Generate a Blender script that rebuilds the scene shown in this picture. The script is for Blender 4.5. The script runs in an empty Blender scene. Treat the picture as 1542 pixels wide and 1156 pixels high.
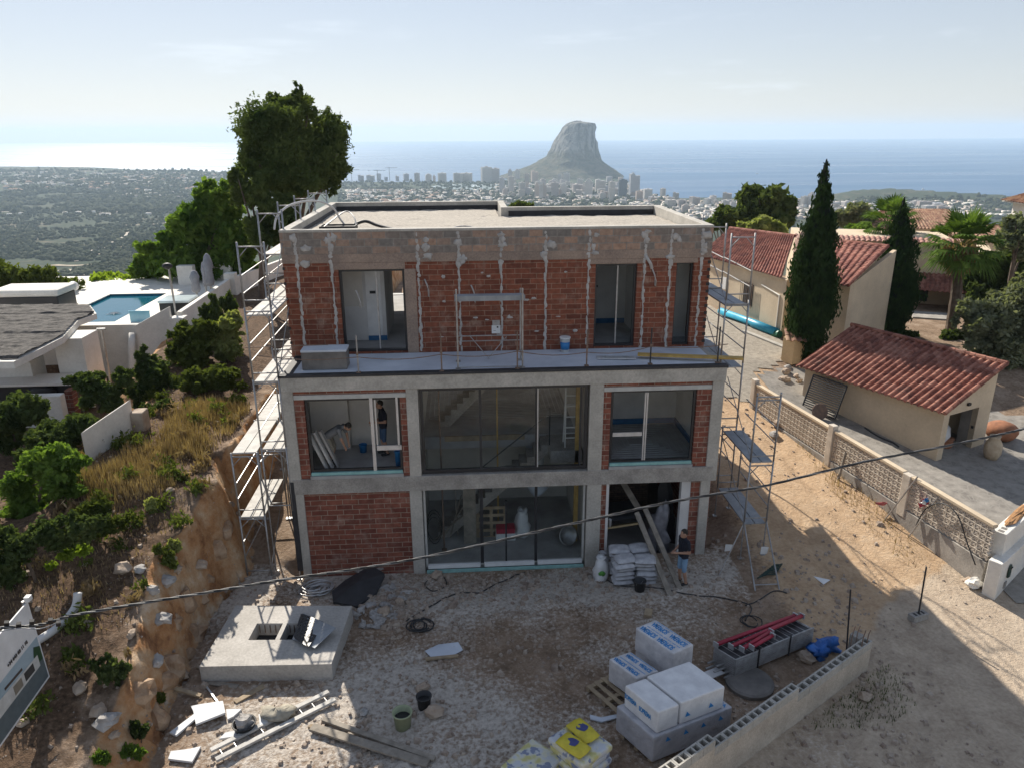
EXPO=0.68; SKYSTR=.1; SUNSTR=4.8; HAZE=9e-5; AIR=1.; DUST=.1; OZ=1.5; SAT=.92; SGAM=.5; HCOL=(.66,.83,1,1)
import bpy, math, random
import numpy as np
from mathutils import Vector, Matrix, noise as mnoise
rnd = random.Random(7)
C = bpy.context.scene.collection
sc = bpy.context.scene
R_ = math.radians
PI = math.pi
# ------------------------------------------------------------------ camera
CF, CPI, CYA, CRO = 1122.5, .3247, .0655, -.0046
CAM = np.array([5.028, -19.689, 12.33])
def _axes():
    f = np.array([math.sin(CYA)*math.cos(CPI), math.cos(CYA)*math.cos(CPI), -math.sin(CPI)])
    r = np.array([math.cos(CYA), -math.sin(CYA), 0.]); u = np.cross(r, f)
    return r*math.cos(CRO)+u*math.sin(CRO), -r*math.sin(CRO)+u*math.cos(CRO), f
AR, AU, AF = _axes()
def ray(x, y): return AF*CF+AR*(x-771)-AU*(y-578)
def az(x, y, z):
    d = ray(x, y); p = CAM+d*((z-CAM[2])/d[2]); return Vector((p[0], p[1], z))
def ay(x, y, Y):
    d = ray(x, y); p = CAM+d*((Y-CAM[1])/d[1]); return Vector((p[0], Y, p[2]))
cam = bpy.data.cameras.new('camera'); camo = bpy.data.objects.new('camera', cam); C.objects.link(camo)
cam.sensor_width = 36; cam.sensor_fit = 'HORIZONTAL'; cam.lens = CF/1542*36
cam.clip_start = .1; cam.clip_end = 120000
camo.matrix_world = Matrix(((AR[0], AU[0], -AF[0], CAM[0]), (AR[1], AU[1], -AF[1], CAM[1]), (AR[2], AU[2], -AF[2], CAM[2]), (0, 0, 0, 1)))
sc.camera = camo
# ------------------------------------------------------------------ numpy noise
_rs = np.random.RandomState(5); _tab = _rs.rand(256, 256)
def vnoise(x, y):
    x = np.asarray(x, float); y = np.asarray(y, float)
    xi = np.floor(x).astype(int); yi = np.floor(y).astype(int); fx = x-xi; fy = y-yi
    fx = fx*fx*(3-2*fx); fy = fy*fy*(3-2*fy)
    t = lambda a, b: _tab[a % 256, b % 256]
    return (t(xi, yi)*(1-fx)+t(xi+1, yi)*fx)*(1-fy)+(t(xi, yi+1)*(1-fx)+t(xi+1, yi+1)*fx)*fy
def fbm(x, y, o=5):
    s = 0; a = .5
    for k in range(o):
        s = s+a*(vnoise(x*2**k+17*k, y*2**k+31*k)-.5); a *= .5
    return s
# ------------------------------------------------------------------ mesh builder
class MB:
    def __init__(s): s.v = []; s.f = []; s.m = []; s.ch = []
    def add(s, vs, fs, m=0):
        n = len(s.v); s.ch.append((n, len(s.f))); s.v += [tuple(p) for p in vs]
        for f in fs: s.f.append(tuple(i+n for i in f)); s.m.append(m)
        return s
    def box(s, x0, x1, y0, y1, z0, z1, m=0):
        return s.add([(x0,y0,z0),(x1,y0,z0),(x1,y1,z0),(x0,y1,z0),(x0,y0,z1),(x1,y0,z1),(x1,y1,z1),(x0,y1,z1)],
            [(0,3,2,1),(4,5,6,7),(0,1,5,4),(1,2,6,5),(2,3,7,6),(3,0,4,7)], m)
    def obox(s, c, ax, ay_, az_, m=0):
        c = Vector(c); a = Vector(ax); b = Vector(ay_); d = Vector(az_)
        return s.add([c-a-b-d,c+a-b-d,c+a+b-d,c-a+b-d,c-a-b+d,c+a-b+d,c+a+b+d,c-a+b+d],
            [(0,3,2,1),(4,5,6,7),(0,1,5,4),(1,2,6,5),(2,3,7,6),(3,0,4,7)], m)
    def rbox(s, c, hx, hy, hz, rz=0, m=0, tilt=(0, 0)):
        M_ = Matrix.Rotation(rz, 3, 'Z') @ Matrix.Rotation(tilt[0], 3, 'X') @ Matrix.Rotation(tilt[1], 3, 'Y')
        return s.obox(c, M_@Vector((hx,0,0)), M_@Vector((0,hy,0)), M_@Vector((0,0,hz)), m)
    def tube(s, pts, r, n=6, m=0, caps=True):
        pts = [Vector(p) for p in pts]; k = len(pts); rs = r if isinstance(r, (list, tuple)) else [r]*k
        vs = []; prev = None
        for i, p in enumerate(pts):
            t = (pts[min(i+1, k-1)]-pts[max(i-1, 0)])
            t = t.normalized() if t.length > 1e-9 else Vector((0, 0, 1))
            a = prev if prev is not None else (Vector((0,0,1)) if abs(t.z) < .9 else Vector((1,0,0)))
            u = t.cross(a).normalized() if t.cross(a).length > 1e-6 else t.orthogonal().normalized()
            w = u.cross(t).normalized(); prev = w
            for j in range(n):
                an = 2*PI*j/n; vs.append(p+(u*math.cos(an)+w*math.sin(an))*rs[i])
        fs = [(i*n+j, i*n+(j+1) % n, (i+1)*n+(j+1) % n, (i+1)*n+j) for i in range(k-1) for j in range(n)]
        if caps: fs += [tuple(range(n))[::-1], tuple(range((k-1)*n, k*n))]
        return s.add(vs, fs, m)
    def bar(s, a, b, r, n=6, m=0): return s.tube([a, b], r, n, m)
    def lathe(s, prof, c=(0, 0, 0), n=20, m=0):
        vs = [(c[0]+r*math.cos(2*PI*j/n), c[1]+r*math.sin(2*PI*j/n), c[2]+z) for r, z in prof for j in range(n)]
        fs = [(i*n+j, i*n+(j+1) % n, (i+1)*n+(j+1) % n, (i+1)*n+j) for i in range(len(prof)-1) for j in range(n)]
        if prof[0][0] > 1e-4: fs.append(tuple(range(n))[::-1])
        if prof[-1][0] > 1e-4: fs.append(tuple(range((len(prof)-1)*n, len(prof)*n)))
        return s.add(vs, fs, m)
    def prism(s, poly, z0, z1, m=0):
        n = len(poly); a = sum(poly[i][0]*poly[(i+1) % n][1]-poly[(i+1) % n][0]*poly[i][1] for i in range(n))
        if a < 0: poly = poly[::-1]
        g = lambda z, p: z(p) if callable(z) else z
        vs = [(p[0], p[1], g(z0, p)) for p in poly]+[(p[0], p[1], g(z1, p)) for p in poly]
        return s.add(vs, [tuple(range(n))[::-1], tuple(range(n, 2*n))]+[(i, (i+1) % n, n+(i+1) % n, n+i) for i in range(n)], m)
    def wallp(s, pts3, thick, m=0):
        """thick polygon: planar 3D outline extruded by vector thick"""
        n = len(pts3); t = Vector(thick); P = [Vector(p) for p in pts3]
        return s.add(P+[p+t for p in P], [tuple(range(n)), tuple(range(n, 2*n))[::-1]]+[(i, n+i, n+(i+1) % n, (i+1) % n) for i in range(n)], m)
    def blob(s, c, rx, ry, rz, seed=0, amp=.25, nu=9, nv=6, m=0, rot=0):
        vs = []; sd = seed*3.17
        for i in range(nv+1):
            th = PI*i/nv
            for j in range(nu):
                ph = 2*PI*j/nu
                d = Vector((math.sin(th)*math.cos(ph), math.sin(th)*math.sin(ph), math.cos(th)))
                k = 1+amp*mnoise.noise(d*1.6+Vector((sd, sd*.7, 0)))*1.6
                if amp > .25: k += amp*.55*mnoise.noise(d*4.1+Vector((sd*.3, 5, sd)))
                x, y = d.x*rx*k, d.y*ry*k
                vs.append((c[0]+x*math.cos(rot)-y*math.sin(rot), c[1]+x*math.sin(rot)+y*math.cos(rot), c[2]+d.z*rz*k))
        fs = [(i*nu+j, (i+1)*nu+j, (i+1)*nu+(j+1) % nu, i*nu+(j+1) % nu) for i in range(nv) for j in range(nu)]
        return s.add(vs, fs, m)
    def mesh(s, name, mats, smooth=False):
        me = bpy.data.meshes.new(name); me.from_pydata(s.v, [], s.f)
        for m in (mats if isinstance(mats, (list, tuple)) else [mats]): me.materials.append(m)
        if any(s.m): me.polygons.foreach_set('material_index', s.m)
        if smooth: me.polygons.foreach_set('use_smooth', [True]*len(s.f))
        me.update(); return me
    def build(s, name, mats, parent=None, smooth=False, loc=None, rz=0, bev=0, weld=False):
        me = s.mesh(name, mats, smooth)
        if weld or bev:
            import bmesh
            bm = bmesh.new(); bm.from_mesh(me); bmesh.ops.recalc_face_normals(bm, faces=bm.faces); bm.to_mesh(me); bm.free()
        o = bpy.data.objects.new(name, me); C.objects.link(o)
        if parent: o.parent = parent
        if loc is not None: o.location = loc
        if rz: o.rotation_euler = (0, 0, rz)
        if bev:
            md = o.modifiers.new('bevel', 'BEVEL'); md.width = bev; md.segments = 2; md.limit_method = 'ANGLE'
        return o
def each(mb, name, mats, parent=None, **k):
    """every added piece of the builder becomes an object of its own"""
    out = []; ch = mb.ch+[(len(mb.v), len(mb.f))]
    for (v0, f0), (v1, f1) in zip(ch[:-1], ch[1:]):
        q = MB(); q.v = mb.v[v0:v1]; q.f = [tuple(i-v0 for i in f) for f in mb.f[f0:f1]]; q.m = mb.m[f0:f1]; out.append(q.build(name, mats, parent, **k))
    return out
def tag(o, label=None, cat=None, group=None, kind=None):
    if label: o['label'] = label
    if cat: o['category'] = cat
    if group: o['group'] = group
    if kind: o['kind'] = kind
    return o
def thing(name, label, cat, loc=(0, 0, 0), rz=0, group=None):
    o = bpy.data.objects.new(name, None); C.objects.link(o); o.empty_display_size = .2
    o.location = loc; o.rotation_euler = (0, 0, rz)
    return tag(o, label, cat, group)
def copy_tree(o, parent=None):
    c = o.copy(); C.objects.link(c)
    if parent: c.parent = parent
    for ch in list(o.children): copy_tree(ch, c)
    return c
def dup(o, loc, rz=None, label=None, scale=None, group=None):
    c = copy_tree(o); c.location = loc
    if rz is not None: c.rotation_euler = (0, 0, rz)
    if label: c['label'] = label
    if group: c['group'] = group
    if scale: c.scale = scale if isinstance(scale, (tuple, list)) else (scale,)*3
    return c
# ------------------------------------------------------------------ materials
def _n(nt, t, **k):
    n = nt.nodes.new(t)
    for a, b in k.items(): setattr(n, a, b)
    return n
def rgba(c): return (c[0], c[1], c[2], 1)
def newmat(name):
    m = bpy.data.materials.new(name); m.use_nodes = True
    nt = m.node_tree; b = nt.nodes['Principled BSDF']; return m, nt, b
def noise_node(nt, co, scale, detail=6, rough=.6):
    n = _n(nt, 'ShaderNodeTexNoise'); n.inputs['Scale'].default_value = scale; n.inputs['Detail'].default_value = detail
    n.inputs['Roughness'].default_value = rough; nt.links.new(co, n.inputs['Vector']); return n.outputs['Fac']
def ramp(nt, fac, stops):
    r = _n(nt, 'ShaderNodeValToRGB'); e = r.color_ramp.elements
    while len(e) < len(stops): e.new(.5)
    for i, (p, c) in enumerate(stops): e[i].position = p; e[i].color = rgba(c)
    nt.links.new(fac, r.inputs['Fac']); return r.outputs['Color']
def mixc(nt, fac, a, b, mode='MIX'):
    m = _n(nt, 'ShaderNodeMix', data_type='RGBA', blend_type=mode)
    for s, v in ((m.inputs[0], fac), (m.inputs[6], a), (m.inputs[7], b)):
        if isinstance(v, bpy.types.NodeSocket): nt.links.new(v, s)
        else: s.default_value = v if not isinstance(v, tuple) else rgba(v)
    return m.outputs[2]
def mth(nt, op, a, b=0., c=0.):
    m = _n(nt, 'ShaderNodeMath', operation=op)
    for s, v in zip(m.inputs, (a, b, c)):
        if isinstance(v, bpy.types.NodeSocket): nt.links.new(v, s)
        else: s.default_value = v
    return m.outputs[0]
def mrange(nt, v, a, b, c=0., d=1.):
    m = _n(nt, 'ShaderNodeMapRange', interpolation_type='SMOOTHSTEP'); nt.links.new(v, m.inputs[0])
    for i, x in enumerate((a, b, c, d)): m.inputs[i+1].default_value = x
    return m.outputs[0]
def bump(nt, b, h, strength, dist=.02):
    n = _n(nt, 'ShaderNodeBump'); n.inputs['Strength'].default_value = strength; n.inputs['Distance'].default_value = dist
    nt.links.new(h, n.inputs['Height']); nt.links.new(n.outputs[0], b.inputs['Normal'])
def objco(nt): return _n(nt, 'ShaderNodeTexCoord').outputs['Object']
def poss(nt): return _n(nt, 'ShaderNodeNewGeometry').outputs['Position']
def M(name, c1, c2=None, scale=3., rough=.85, bmp=0., bscale=25., metal=0., detail=6, lo=.35, hi=.65, bdist=.02, fine=.0, spec=.5):
    m, nt, b = newmat(name); b.inputs['Roughness'].default_value = rough; b.inputs['Metallic'].default_value = metal
    b.inputs['Specular IOR Level'].default_value = spec
    co = objco(nt)
    if c2 is None: c2 = tuple(x*.78 for x in c1)
    col = ramp(nt, noise_node(nt, co, scale, detail), [(lo, c2), (hi, c1)])
    if fine:
        f2 = noise_node(nt, co, scale*14, 3); col = mixc(nt, 1., col, ramp(nt, f2, [(.3, (1-fine,)*3), (.7, (1+fine*.4,)*3)]), 'MULTIPLY')
    nt.links.new(col, b.inputs['Base Color'])
    if bmp: bump(nt, b, noise_node(nt, co, bscale, 5), bmp, bdist)
    return m
def brick_mat(name, c1, c2, mortar, w=.3, h=.2, ms=.012, swz='xz', rough=.9, offs=.5, dirt=None, dirt_lo=.5, dirt_hi=.75, bmp=.6, zoff=0.):
    m, nt, b = newmat(name); b.inputs['Roughness'].default_value = rough; b.inputs['Specular IOR Level'].default_value = .2
    s = _n(nt, 'ShaderNodeSeparateXYZ'); nt.links.new(poss(nt), s.inputs[0])
    cmb = _n(nt, 'ShaderNodeCombineXYZ'); ix = {'x': 0, 'y': 1, 'z': 2}
    wob = noise_node(nt, poss(nt), 2.5, 2)
    u = mth(nt, 'ADD', s.outputs[ix[swz[0]]], mth(nt, 'MULTIPLY', wob, .02)); v = mth(nt, 'ADD', s.outputs[ix[swz[1]]], mth(nt, 'MULTIPLY_ADD', wob, .03, zoff))
    nt.links.new(u, cmb.inputs[0]); nt.links.new(v, cmb.inputs[1])
    br = _n(nt, 'ShaderNodeTexBrick', offset=offs); br.inputs['Scale'].default_value = 1
    nt.links.new(cmb.outputs[0], br.inputs['Vector'])
    for k, x in (('Color1', rgba(c1)), ('Color2', rgba(c2)), ('Mortar', rgba(mortar)), ('Mortar Size', ms), ('Mortar Smooth', .2), ('Bias', 0), ('Brick Width', w), ('Row Height', h)):
        br.inputs[k].default_value = x
    col = br.outputs['Color']
    n1 = noise_node(nt, poss(nt), 7, 5); col = mixc(nt, 1., col, ramp(nt, n1, [(.25, (.62,)*3), (.75, (1.15,)*3)]), 'MULTIPLY')
    if dirt:
        n2 = noise_node(nt, poss(nt), 1.7, 7, .68)
        col = mixc(nt, mth(nt, 'MULTIPLY', mrange(nt, n2, dirt_lo, dirt_hi), .75), col, dirt)
    nt.links.new(col, b.inputs['Base Color'])
    hh = mth(nt, 'ADD', mth(nt, 'MULTIPLY', br.outputs['Fac'], -1.), mth(nt, 'MULTIPLY', noise_node(nt, poss(nt), 30, 4), .5))
    bump(nt, b, hh, bmp, .012)
    return m
def leafmat(name, c1, c2, sc_=.9, trans=.35, fine=3.):
    m = bpy.data.materials.new(name); m.use_nodes = True; nt = m.node_tree; nt.nodes.clear()
    out = _n(nt, 'ShaderNodeOutputMaterial'); p = poss(nt)
    f = mth(nt, 'ADD', mth(nt, 'MULTIPLY', noise_node(nt, p, sc_, 3), .6), mth(nt, 'MULTIPLY', noise_node(nt, p, fine, 2), .4))
    col = ramp(nt, f, [(.32, c1), (.68, c2)])
    d = _n(nt, 'ShaderNodeBsdfDiffuse'); t = _n(nt, 'ShaderNodeBsdfTranslucent'); mx = _n(nt, 'ShaderNodeMixShader')
    tc = mixc(nt, 1., col, (1.25, 1.3, .55), 'MULTIPLY')
    nt.links.new(col, d.inputs[0]); nt.links.new(tc, t.inputs[0]); mx.inputs[0].default_value = trans
    nt.links.new(d.outputs[0], mx.inputs[1]); nt.links.new(t.outputs[0], mx.inputs[2]); nt.links.new(mx.outputs[0], out.inputs[0])
    return m
def glassmat(name, tint=(.75, .8, .8), refl=.12):
    m = bpy.data.materials.new(name); m.use_nodes = True; nt = m.node_tree; nt.nodes.clear()
    out = _n(nt, 'ShaderNodeOutputMaterial'); t = _n(nt, 'ShaderNodeBsdfTransparent'); g = _n(nt, 'ShaderNodeBsdfGlossy')
    t.inputs[0].default_value = rgba(tint); g.inputs['Roughness'].default_value = .03
    fr = _n(nt, 'ShaderNodeLayerWeight'); fr.inputs[0].default_value = refl
    mx = _n(nt, 'ShaderNodeMixShader'); nt.links.new(mth(nt, 'MULTIPLY_ADD', fr.outputs['Fresnel'], .35, .015), mx.inputs[0])
    nt.links.new(t.outputs[0], mx.inputs[1]); nt.links.new(g.outputs[0], mx.inputs[2]); nt.links.new(mx.outputs[0], out.inputs[0])
    return m
MAT = dict(
    concrete=M('concrete', (.42, .39, .35), (.27, .25, .225), 1.6, .9, .35, 30, fine=.25),
    concrete_pale=M('pale_concrete', (.5, .47, .42), (.36, .34, .3), 1.2, .9, .3, 25, fine=.2),
    concrete_dark=M('dark_concrete', (.22, .2, .18), (.13, .12, .11), 2, .95, .4, 20),
    plaster=M('plaster', (.62, .61, .59), (.5, .49, .48), 1.2, .9, .1, 8),
    plaster_dark=M('bare_plaster', (.4, .38, .35), (.3, .28, .26), 1.4, .92, .2, 9),
    screed=M('screed', (.42, .41, .4), (.29, .28, .27), 1.5, .85, .2, 15),
    foil=M('insulation_sheet', (.62, .66, .72), (.48, .52, .58), 1.1, .6, .25, 6),
    white=M('white_plastic', (.75, .75, .74), (.62, .62, .61), 2, .5),
    whitewash=M('whitewash', (.8, .77, .71), (.66, .63, .57), .8, .9, .25, 12, fine=.08),
    cream=M('cream_render', (.68, .5, .28), (.6, .43, .24), .7, .9, .25, 30, fine=.08),
    cream_pale=M('pale_cream_render', (.64, .52, .37), (.52, .42, .3), .7, .9, .25, 30, fine=.08),
    dark=M('dark_metal', (.025, .026, .03), (.018, .018, .02), 3, .4),
    black=M('black_plastic', (.02, .02, .022), (.012, .012, .013), 3, .6),
    membrane=M('black_membrane', (.035, .035, .04), (.02, .02, .022), 4, .7, .3, 20),
    steel=M('galvanised_steel', (.42, .42, .42), (.28, .27, .26), 6, .45, 0, metal=.6),
    rust=M('rusty_steel', (.26, .17, .12), (.15, .11, .09), 8, .75, metal=.2),
    alu=M('aluminium', (.6, .6, .6), (.48, .48, .48), 4, .4, metal=.5),
    frame_white=M('frame_profile', (.5, .5, .47), (.4, .4, .38), 4, .55),
    plank=M('scaffold_plank', (.6, .58, .54), (.42, .4, .37), 3.5, .8, .3, 20, fine=.2),
    deck=M('steel_deck', (.34, .36, .38), (.24, .26, .28), 3, .6, .2, 20, metal=.3),
    wood=M('wood', (.4, .31, .2), (.24, .18, .12), 4, .85, .3, 30),
    wood_grey=M('weathered_wood', (.32, .28, .23), (.19, .165, .135), 5, .9, .3, 30),
    timber_yellow=M('formwork_timber', (.55, .36, .1), (.38, .24, .07), 4, .7),
    blue=M('blue_plastic', (.03, .22, .5), (.02, .15, .38), 4, .45),
    blue_edge=M('blue_edge_strip', (.03, .14, .3), (.02, .1, .22), 5, .6),
    red=M('red_paint', (.42, .03, .06), (.3, .025, .045), 5, .5),
    mint=M('mint_profile', (.28, .5, .47), (.2, .38, .36), 5, .6),
    poly=M('polystyrene', (.72, .73, .74), (.6, .61, .62), 2, .8, .2, 40),
    rubber=M('black_rubber', (.03, .032, .035), (.02, .02, .022), 5, .55),
    bark=M('bark', (.16, .12, .09), (.08, .06, .045), 5, .95, .8, 14),
    thatch=M('heather_thatch', (.15, .135, .12), (.06, .054, .05), 5, .95, 1., 22, bdist=.06, fine=.4),
    stone=M('limestone', (.46, .38, .3), (.3, .22, .16), 2.2, .95, .6, 9, bdist=.05),
    stone_grey=M('grey_rubble', (.42, .4, .38), (.25, .235, .22), 3, .95, .5, 14),
    sackw=M('paper_sack', (.52, .52, .53), (.36, .36, .38), 6, .8, .4, 14),
    terracotta=M('terracotta_pot', (.36, .15, .075), (.22, .095, .05), 4, .85),
    tarp=M('dark_sheet', (.045, .05, .055), (.03, .032, .036), 3, .6, .4, 6),
    hair=M('dark_hair', (.03, .022, .016), (.02, .015, .01), 8, .8),
    skin=M('skin', (.42, .24, .16), (.36, .2, .13), 6, .6),
    plaster_in=M('inner_plaster', (.66, .62, .56), (.54, .51, .46), 1.4, .92, .2, 9),
    glass=glassmat('window_glass', (.93, .95, .95)),
)
# ------------------------------------------------------------------ light, sky, air
SUN_EL = R_(36.); SUN_AZ = R_(-22.4)
sc.view_settings.view_transform = 'Standard'; sc.view_settings.look = 'None'; sc.view_settings.exposure = EXPO
w = bpy.data.worlds.new('World'); sc.world = w; w.use_nodes = True; nt = w.node_tree
sky = _n(nt, 'ShaderNodeTexSky', sky_type='NISHITA'); sky.sun_disc = False; sky.sun_elevation = SUN_EL; sky.sun_rotation = SUN_AZ
sky.air_density = AIR; sky.dust_density = DUST; sky.ozone_density = OZ; sky.altitude = 200
bg = nt.nodes['Background']; gm = _n(nt, 'ShaderNodeGamma'); gm.inputs[1].default_value = SGAM; nt.links.new(sky.outputs[0], gm.inputs[0])
hs = _n(nt, 'ShaderNodeHueSaturation'); hs.inputs['Saturation'].default_value = SAT; hs.inputs['Value'].default_value = 1.72; nt.links.new(gm.outputs[0], hs.inputs['Color'])
tcw = _n(nt, 'ShaderNodeTexCoord'); mpw = _n(nt, 'ShaderNodeMapping'); mpw.inputs['Scale'].default_value = (2.2, 5, 16); mpw.inputs['Rotation'].default_value = (0, R_(18), 0); nt.links.new(tcw.outputs['Generated'], mpw.inputs[0])
cw = mth(nt, 'MULTIPLY', mrange(nt, noise_node(nt, mpw.outputs[0], 1.6, 7, .62), .54, .78), .45)
tint = mixc(nt, 1., hs.outputs[0], (1.0, .975, 1.02), 'MULTIPLY'); nt.links.new(mixc(nt, cw, tint, (6.6, 7.1, 7.7)), bg.inputs[0]); bg.inputs[1].default_value = SKYSTR
sun = bpy.data.lights.new('sun', 'SUN'); sun.energy = SUNSTR; sun.angle = R_(.53); sun.color = (1, .93, .82)
suno = bpy.data.objects.new('sun', sun); C.objects.link(suno)
sd = Vector((math.sin(SUN_AZ)*math.cos(SUN_EL), math.cos(SUN_AZ)*math.cos(SUN_EL), math.sin(SUN_EL)))
suno.rotation_euler = sd.to_track_quat('Z', 'Y').to_euler(); suno.location = (0, 0, 60)
sc.cycles.use_denoising = True; sc.cycles.max_bounces = 7; sc.cycles.diffuse_bounces = 4; sc.cycles.transparent_max_bounces = 16
sc.cycles.volume_bounces = 1; sc.cycles.caustics_reflective = False; sc.cycles.caustics_refractive = False
# ------------------------------------------------------------------ near ground
def sst(a, b, x):
    t = np.clip((x-a)/(b-a), 0, 1); return t*t*(3-2*t)
def bank_xf(Y): return np.interp(Y, [-16, -8, -5, -2, 0, 11], [-1.5, -1.6, -1.8, -2.0, -1.75, -1.75])
def hgt0(X, Y):
    X = np.asarray(X, float); Y = np.asarray(Y, float)
    xf = bank_xf(Y)+fbm(X*.6+3, Y*.6, 3)*.9*(Y < 2)
    top = np.interp(Y, [-16, -9, -7, -5, -3, 0, 4, 8, 12, 20, 30], [.3, .7, 1.1, 1.7, 2.2, 2.8, 3.1, 3.1, 3.3, 3.5, 3.0])
    wdt = .6+fbm(X*.9, Y*.9+9, 3)*.7
    s = np.clip((xf-X)/np.maximum(wdt, .3), 0, 1); s = s**.75
    hl = top*s+.12*np.clip(xf-1-X, 0, 2.5)
    lx = np.interp(Y, [7, 10], [-6., -8.3]); low = sst(0, 1.2, lx-X)*sst(-2, 0, Y)*(1-sst(14.7, 15.2, Y)); lz = np.interp(Y, [6, 10], [2.3, 1.7]); hl = hl*(1-low)+lz*low
    tr = np.interp(Y, [0, 2, 6, 11], [0, .45, 1.4, 2.4])*(X > xf-.2)*(1-sst(-.3, .3, X))
    h = np.maximum(hl, tr)
    yr = np.interp(Y, [-5, -2, 2, 6, 10, 14, 20, 40], [0, .05, .6, .95, 1.35, 1.9, 2.05, 2.0])
    yc = np.interp(Y, [-8, -3, 0, 5, 10, 14, 20], [-.3, -.1, .2, .55, 1.05, 1.8, 2.05])
    kc = sst(18.2, 20, X)
    h = h+sst(12.3, 14.2, X)*(yr*(1-kc)+yc*kc)
    h = h+2.2*sst(10.5, 12.5, Y)*(X > -.5)*(1-sst(12.3, 13.5, X))*1.
    inside = sst(.0, .15, X)*(1-sst(12.2, 12.35, X))*sst(.2, .5, Y)*(1-sst(10.3, 10.5, Y))
    h = h*(1-inside)-.5*inside
    h = h-.27*sst(-2.4, -.15, Y)*(1-sst(.3, .5, Y))*sst(-.8, .2, X)*(1-sst(8.8, 10.5, X))
    h = h-.02*np.clip(Y-30, 0, None)**1.7-.03*np.clip(-16-X, 0, None)**1.7*(Y > 8)
    return h
def hgt(X, Y): return float(hgt0(np.array([X]), np.array([Y]))[0])
def gz(px, py, n=14):
    """photo point to the ground"""
    z = 0.
    for _ in range(n):
        p = az(px, py, z); z = .5*z+.5*hgt(p.x, p.y)
    p = az(px, py, z); return p
xs = np.concatenate([np.arange(-60, -20, 2.), np.arange(-20, -8, .5), np.arange(-8, 21, .12), np.arange(21, 36, .4), np.arange(36, 80, 2.)])
ys = np.concatenate([np.arange(-22, -10.5, .5), np.arange(-10.5, 3, .12), np.arange(3, 12, .2), np.arange(12, 24, .5), np.arange(24, 64, 2.)])
GX, GY = np.meshgrid(xs, ys)
H0 = hgt0(GX, GY)
gxx = np.gradient(H0, axis=1)/np.gradient(GX, axis=1)
steep = np.clip(np.abs(gxx)/1.5, 0, 1)*(GX < 2)
yard = (GX > -3)*(GX < 13)*(GY < .3)
drive = sst(12.5, 14.5, GX)*(1-sst(19.0, 20, GX))
road = sst(0, 1.5, (GX-9.5)-(GY+8)*1.35+fbm(GX*.3, GY*.3)*3)*(GY < -1.2)
rough = .10+.1*yard+.35*(GX < -2)-.05*road
cl = sst(.3, 0.05, np.abs(GX-6.1)-6.15)*sst(.2, -.1, np.abs(GY-5.2)-5.4)
rough = rough*(1-.8*sst(-.6, 0.2, GY)*(GX > -.3)*(GX < 12.6))
ridg = np.abs(fbm(GX*1.1+.4*GY, GY*1.3, 4))
H = H0+fbm(GX*.7, GY*.7, 4)*.3*rough*2+fbm(GX*3.3, GY*3.3, 4)*.28*rough+steep*(fbm(GX*1.2, GY*1.6+H0, 5)*.75-ridg*.8)
qn = fbm(GX*1.4+H0*.8, GY*1.1-H0, 4)*7; H = H+steep*.3*(np.floor(qn)+sst(.62, 1., qn-np.floor(qn))-qn*.6)*.5+steep*.16*np.abs(fbm(GX*4, GY*5+H0*3, 3))
clods = np.clip(fbm(GX*5, GY*5, 3)-.12, 0, 1)*.5*(rough > .12)*(GY < .2)
H = H+clods*(1-road)
xc = np.interp(GY, [-11, -5, 0, 5, 10, 16], [11.5, 15.6, 16.3, 16.1, 15.8, 15.8])+.25*fbm(GY*.4, GY*0+3, 3)
rut = sum(np.exp(-((GX-xc-o)/.15)**2) for o in (-.78, .72))+.7*sum(np.exp(-((GX-xc+.35*np.sin(GY*.5)-o)/.13)**2) for o in (-.5, 1.05))
rut = rut*(.6+1.2*np.clip(fbm(GX*1.5, GY*.7, 3)+.3, 0, 1)); H = H-.05*rut+.018*np.sin(GY*28)*np.clip(rut, 0, 1)
ny, nx = H.shape
me = bpy.data.meshes.new('ground'); V = np.stack([GX, GY, H], -1).reshape(-1, 3)
idx = np.arange(nx*ny).reshape(ny, nx)
F = np.stack([idx[:-1, :-1], idx[:-1, 1:], idx[1:, 1:], idx[1:, :-1]], -1).reshape(-1, 4)
def npmesh(name, V, F, mats, smooth=False):
    me = bpy.data.meshes.new(name); V = np.asarray(V, np.float32); F = np.asarray(F, np.int32); k = F.shape[1]
    me.vertices.add(len(V)); me.vertices.foreach_set('co', V.ravel())
    me.loops.add(F.size); me.loops.foreach_set('vertex_index', F.ravel())
    me.polygons.add(len(F)); me.polygons.foreach_set('loop_start', np.arange(0, F.size, k)); me.polygons.foreach_set('loop_total', np.full(len(F), k))
    if smooth: me.polygons.foreach_set('use_smooth', np.ones(len(F), bool))
    for m in (mats if isinstance(mats, (list, tuple)) else [mats]): me.materials.append(m)
    me.update(calc_edges=True); return me
def npobj(name, V, F, mats, parent=None, smooth=False):
    o = bpy.data.objects.new(name, npmesh(name, V, F, mats, smooth)); C.objects.link(o)
    if parent: o.parent = parent
    return o
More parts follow.
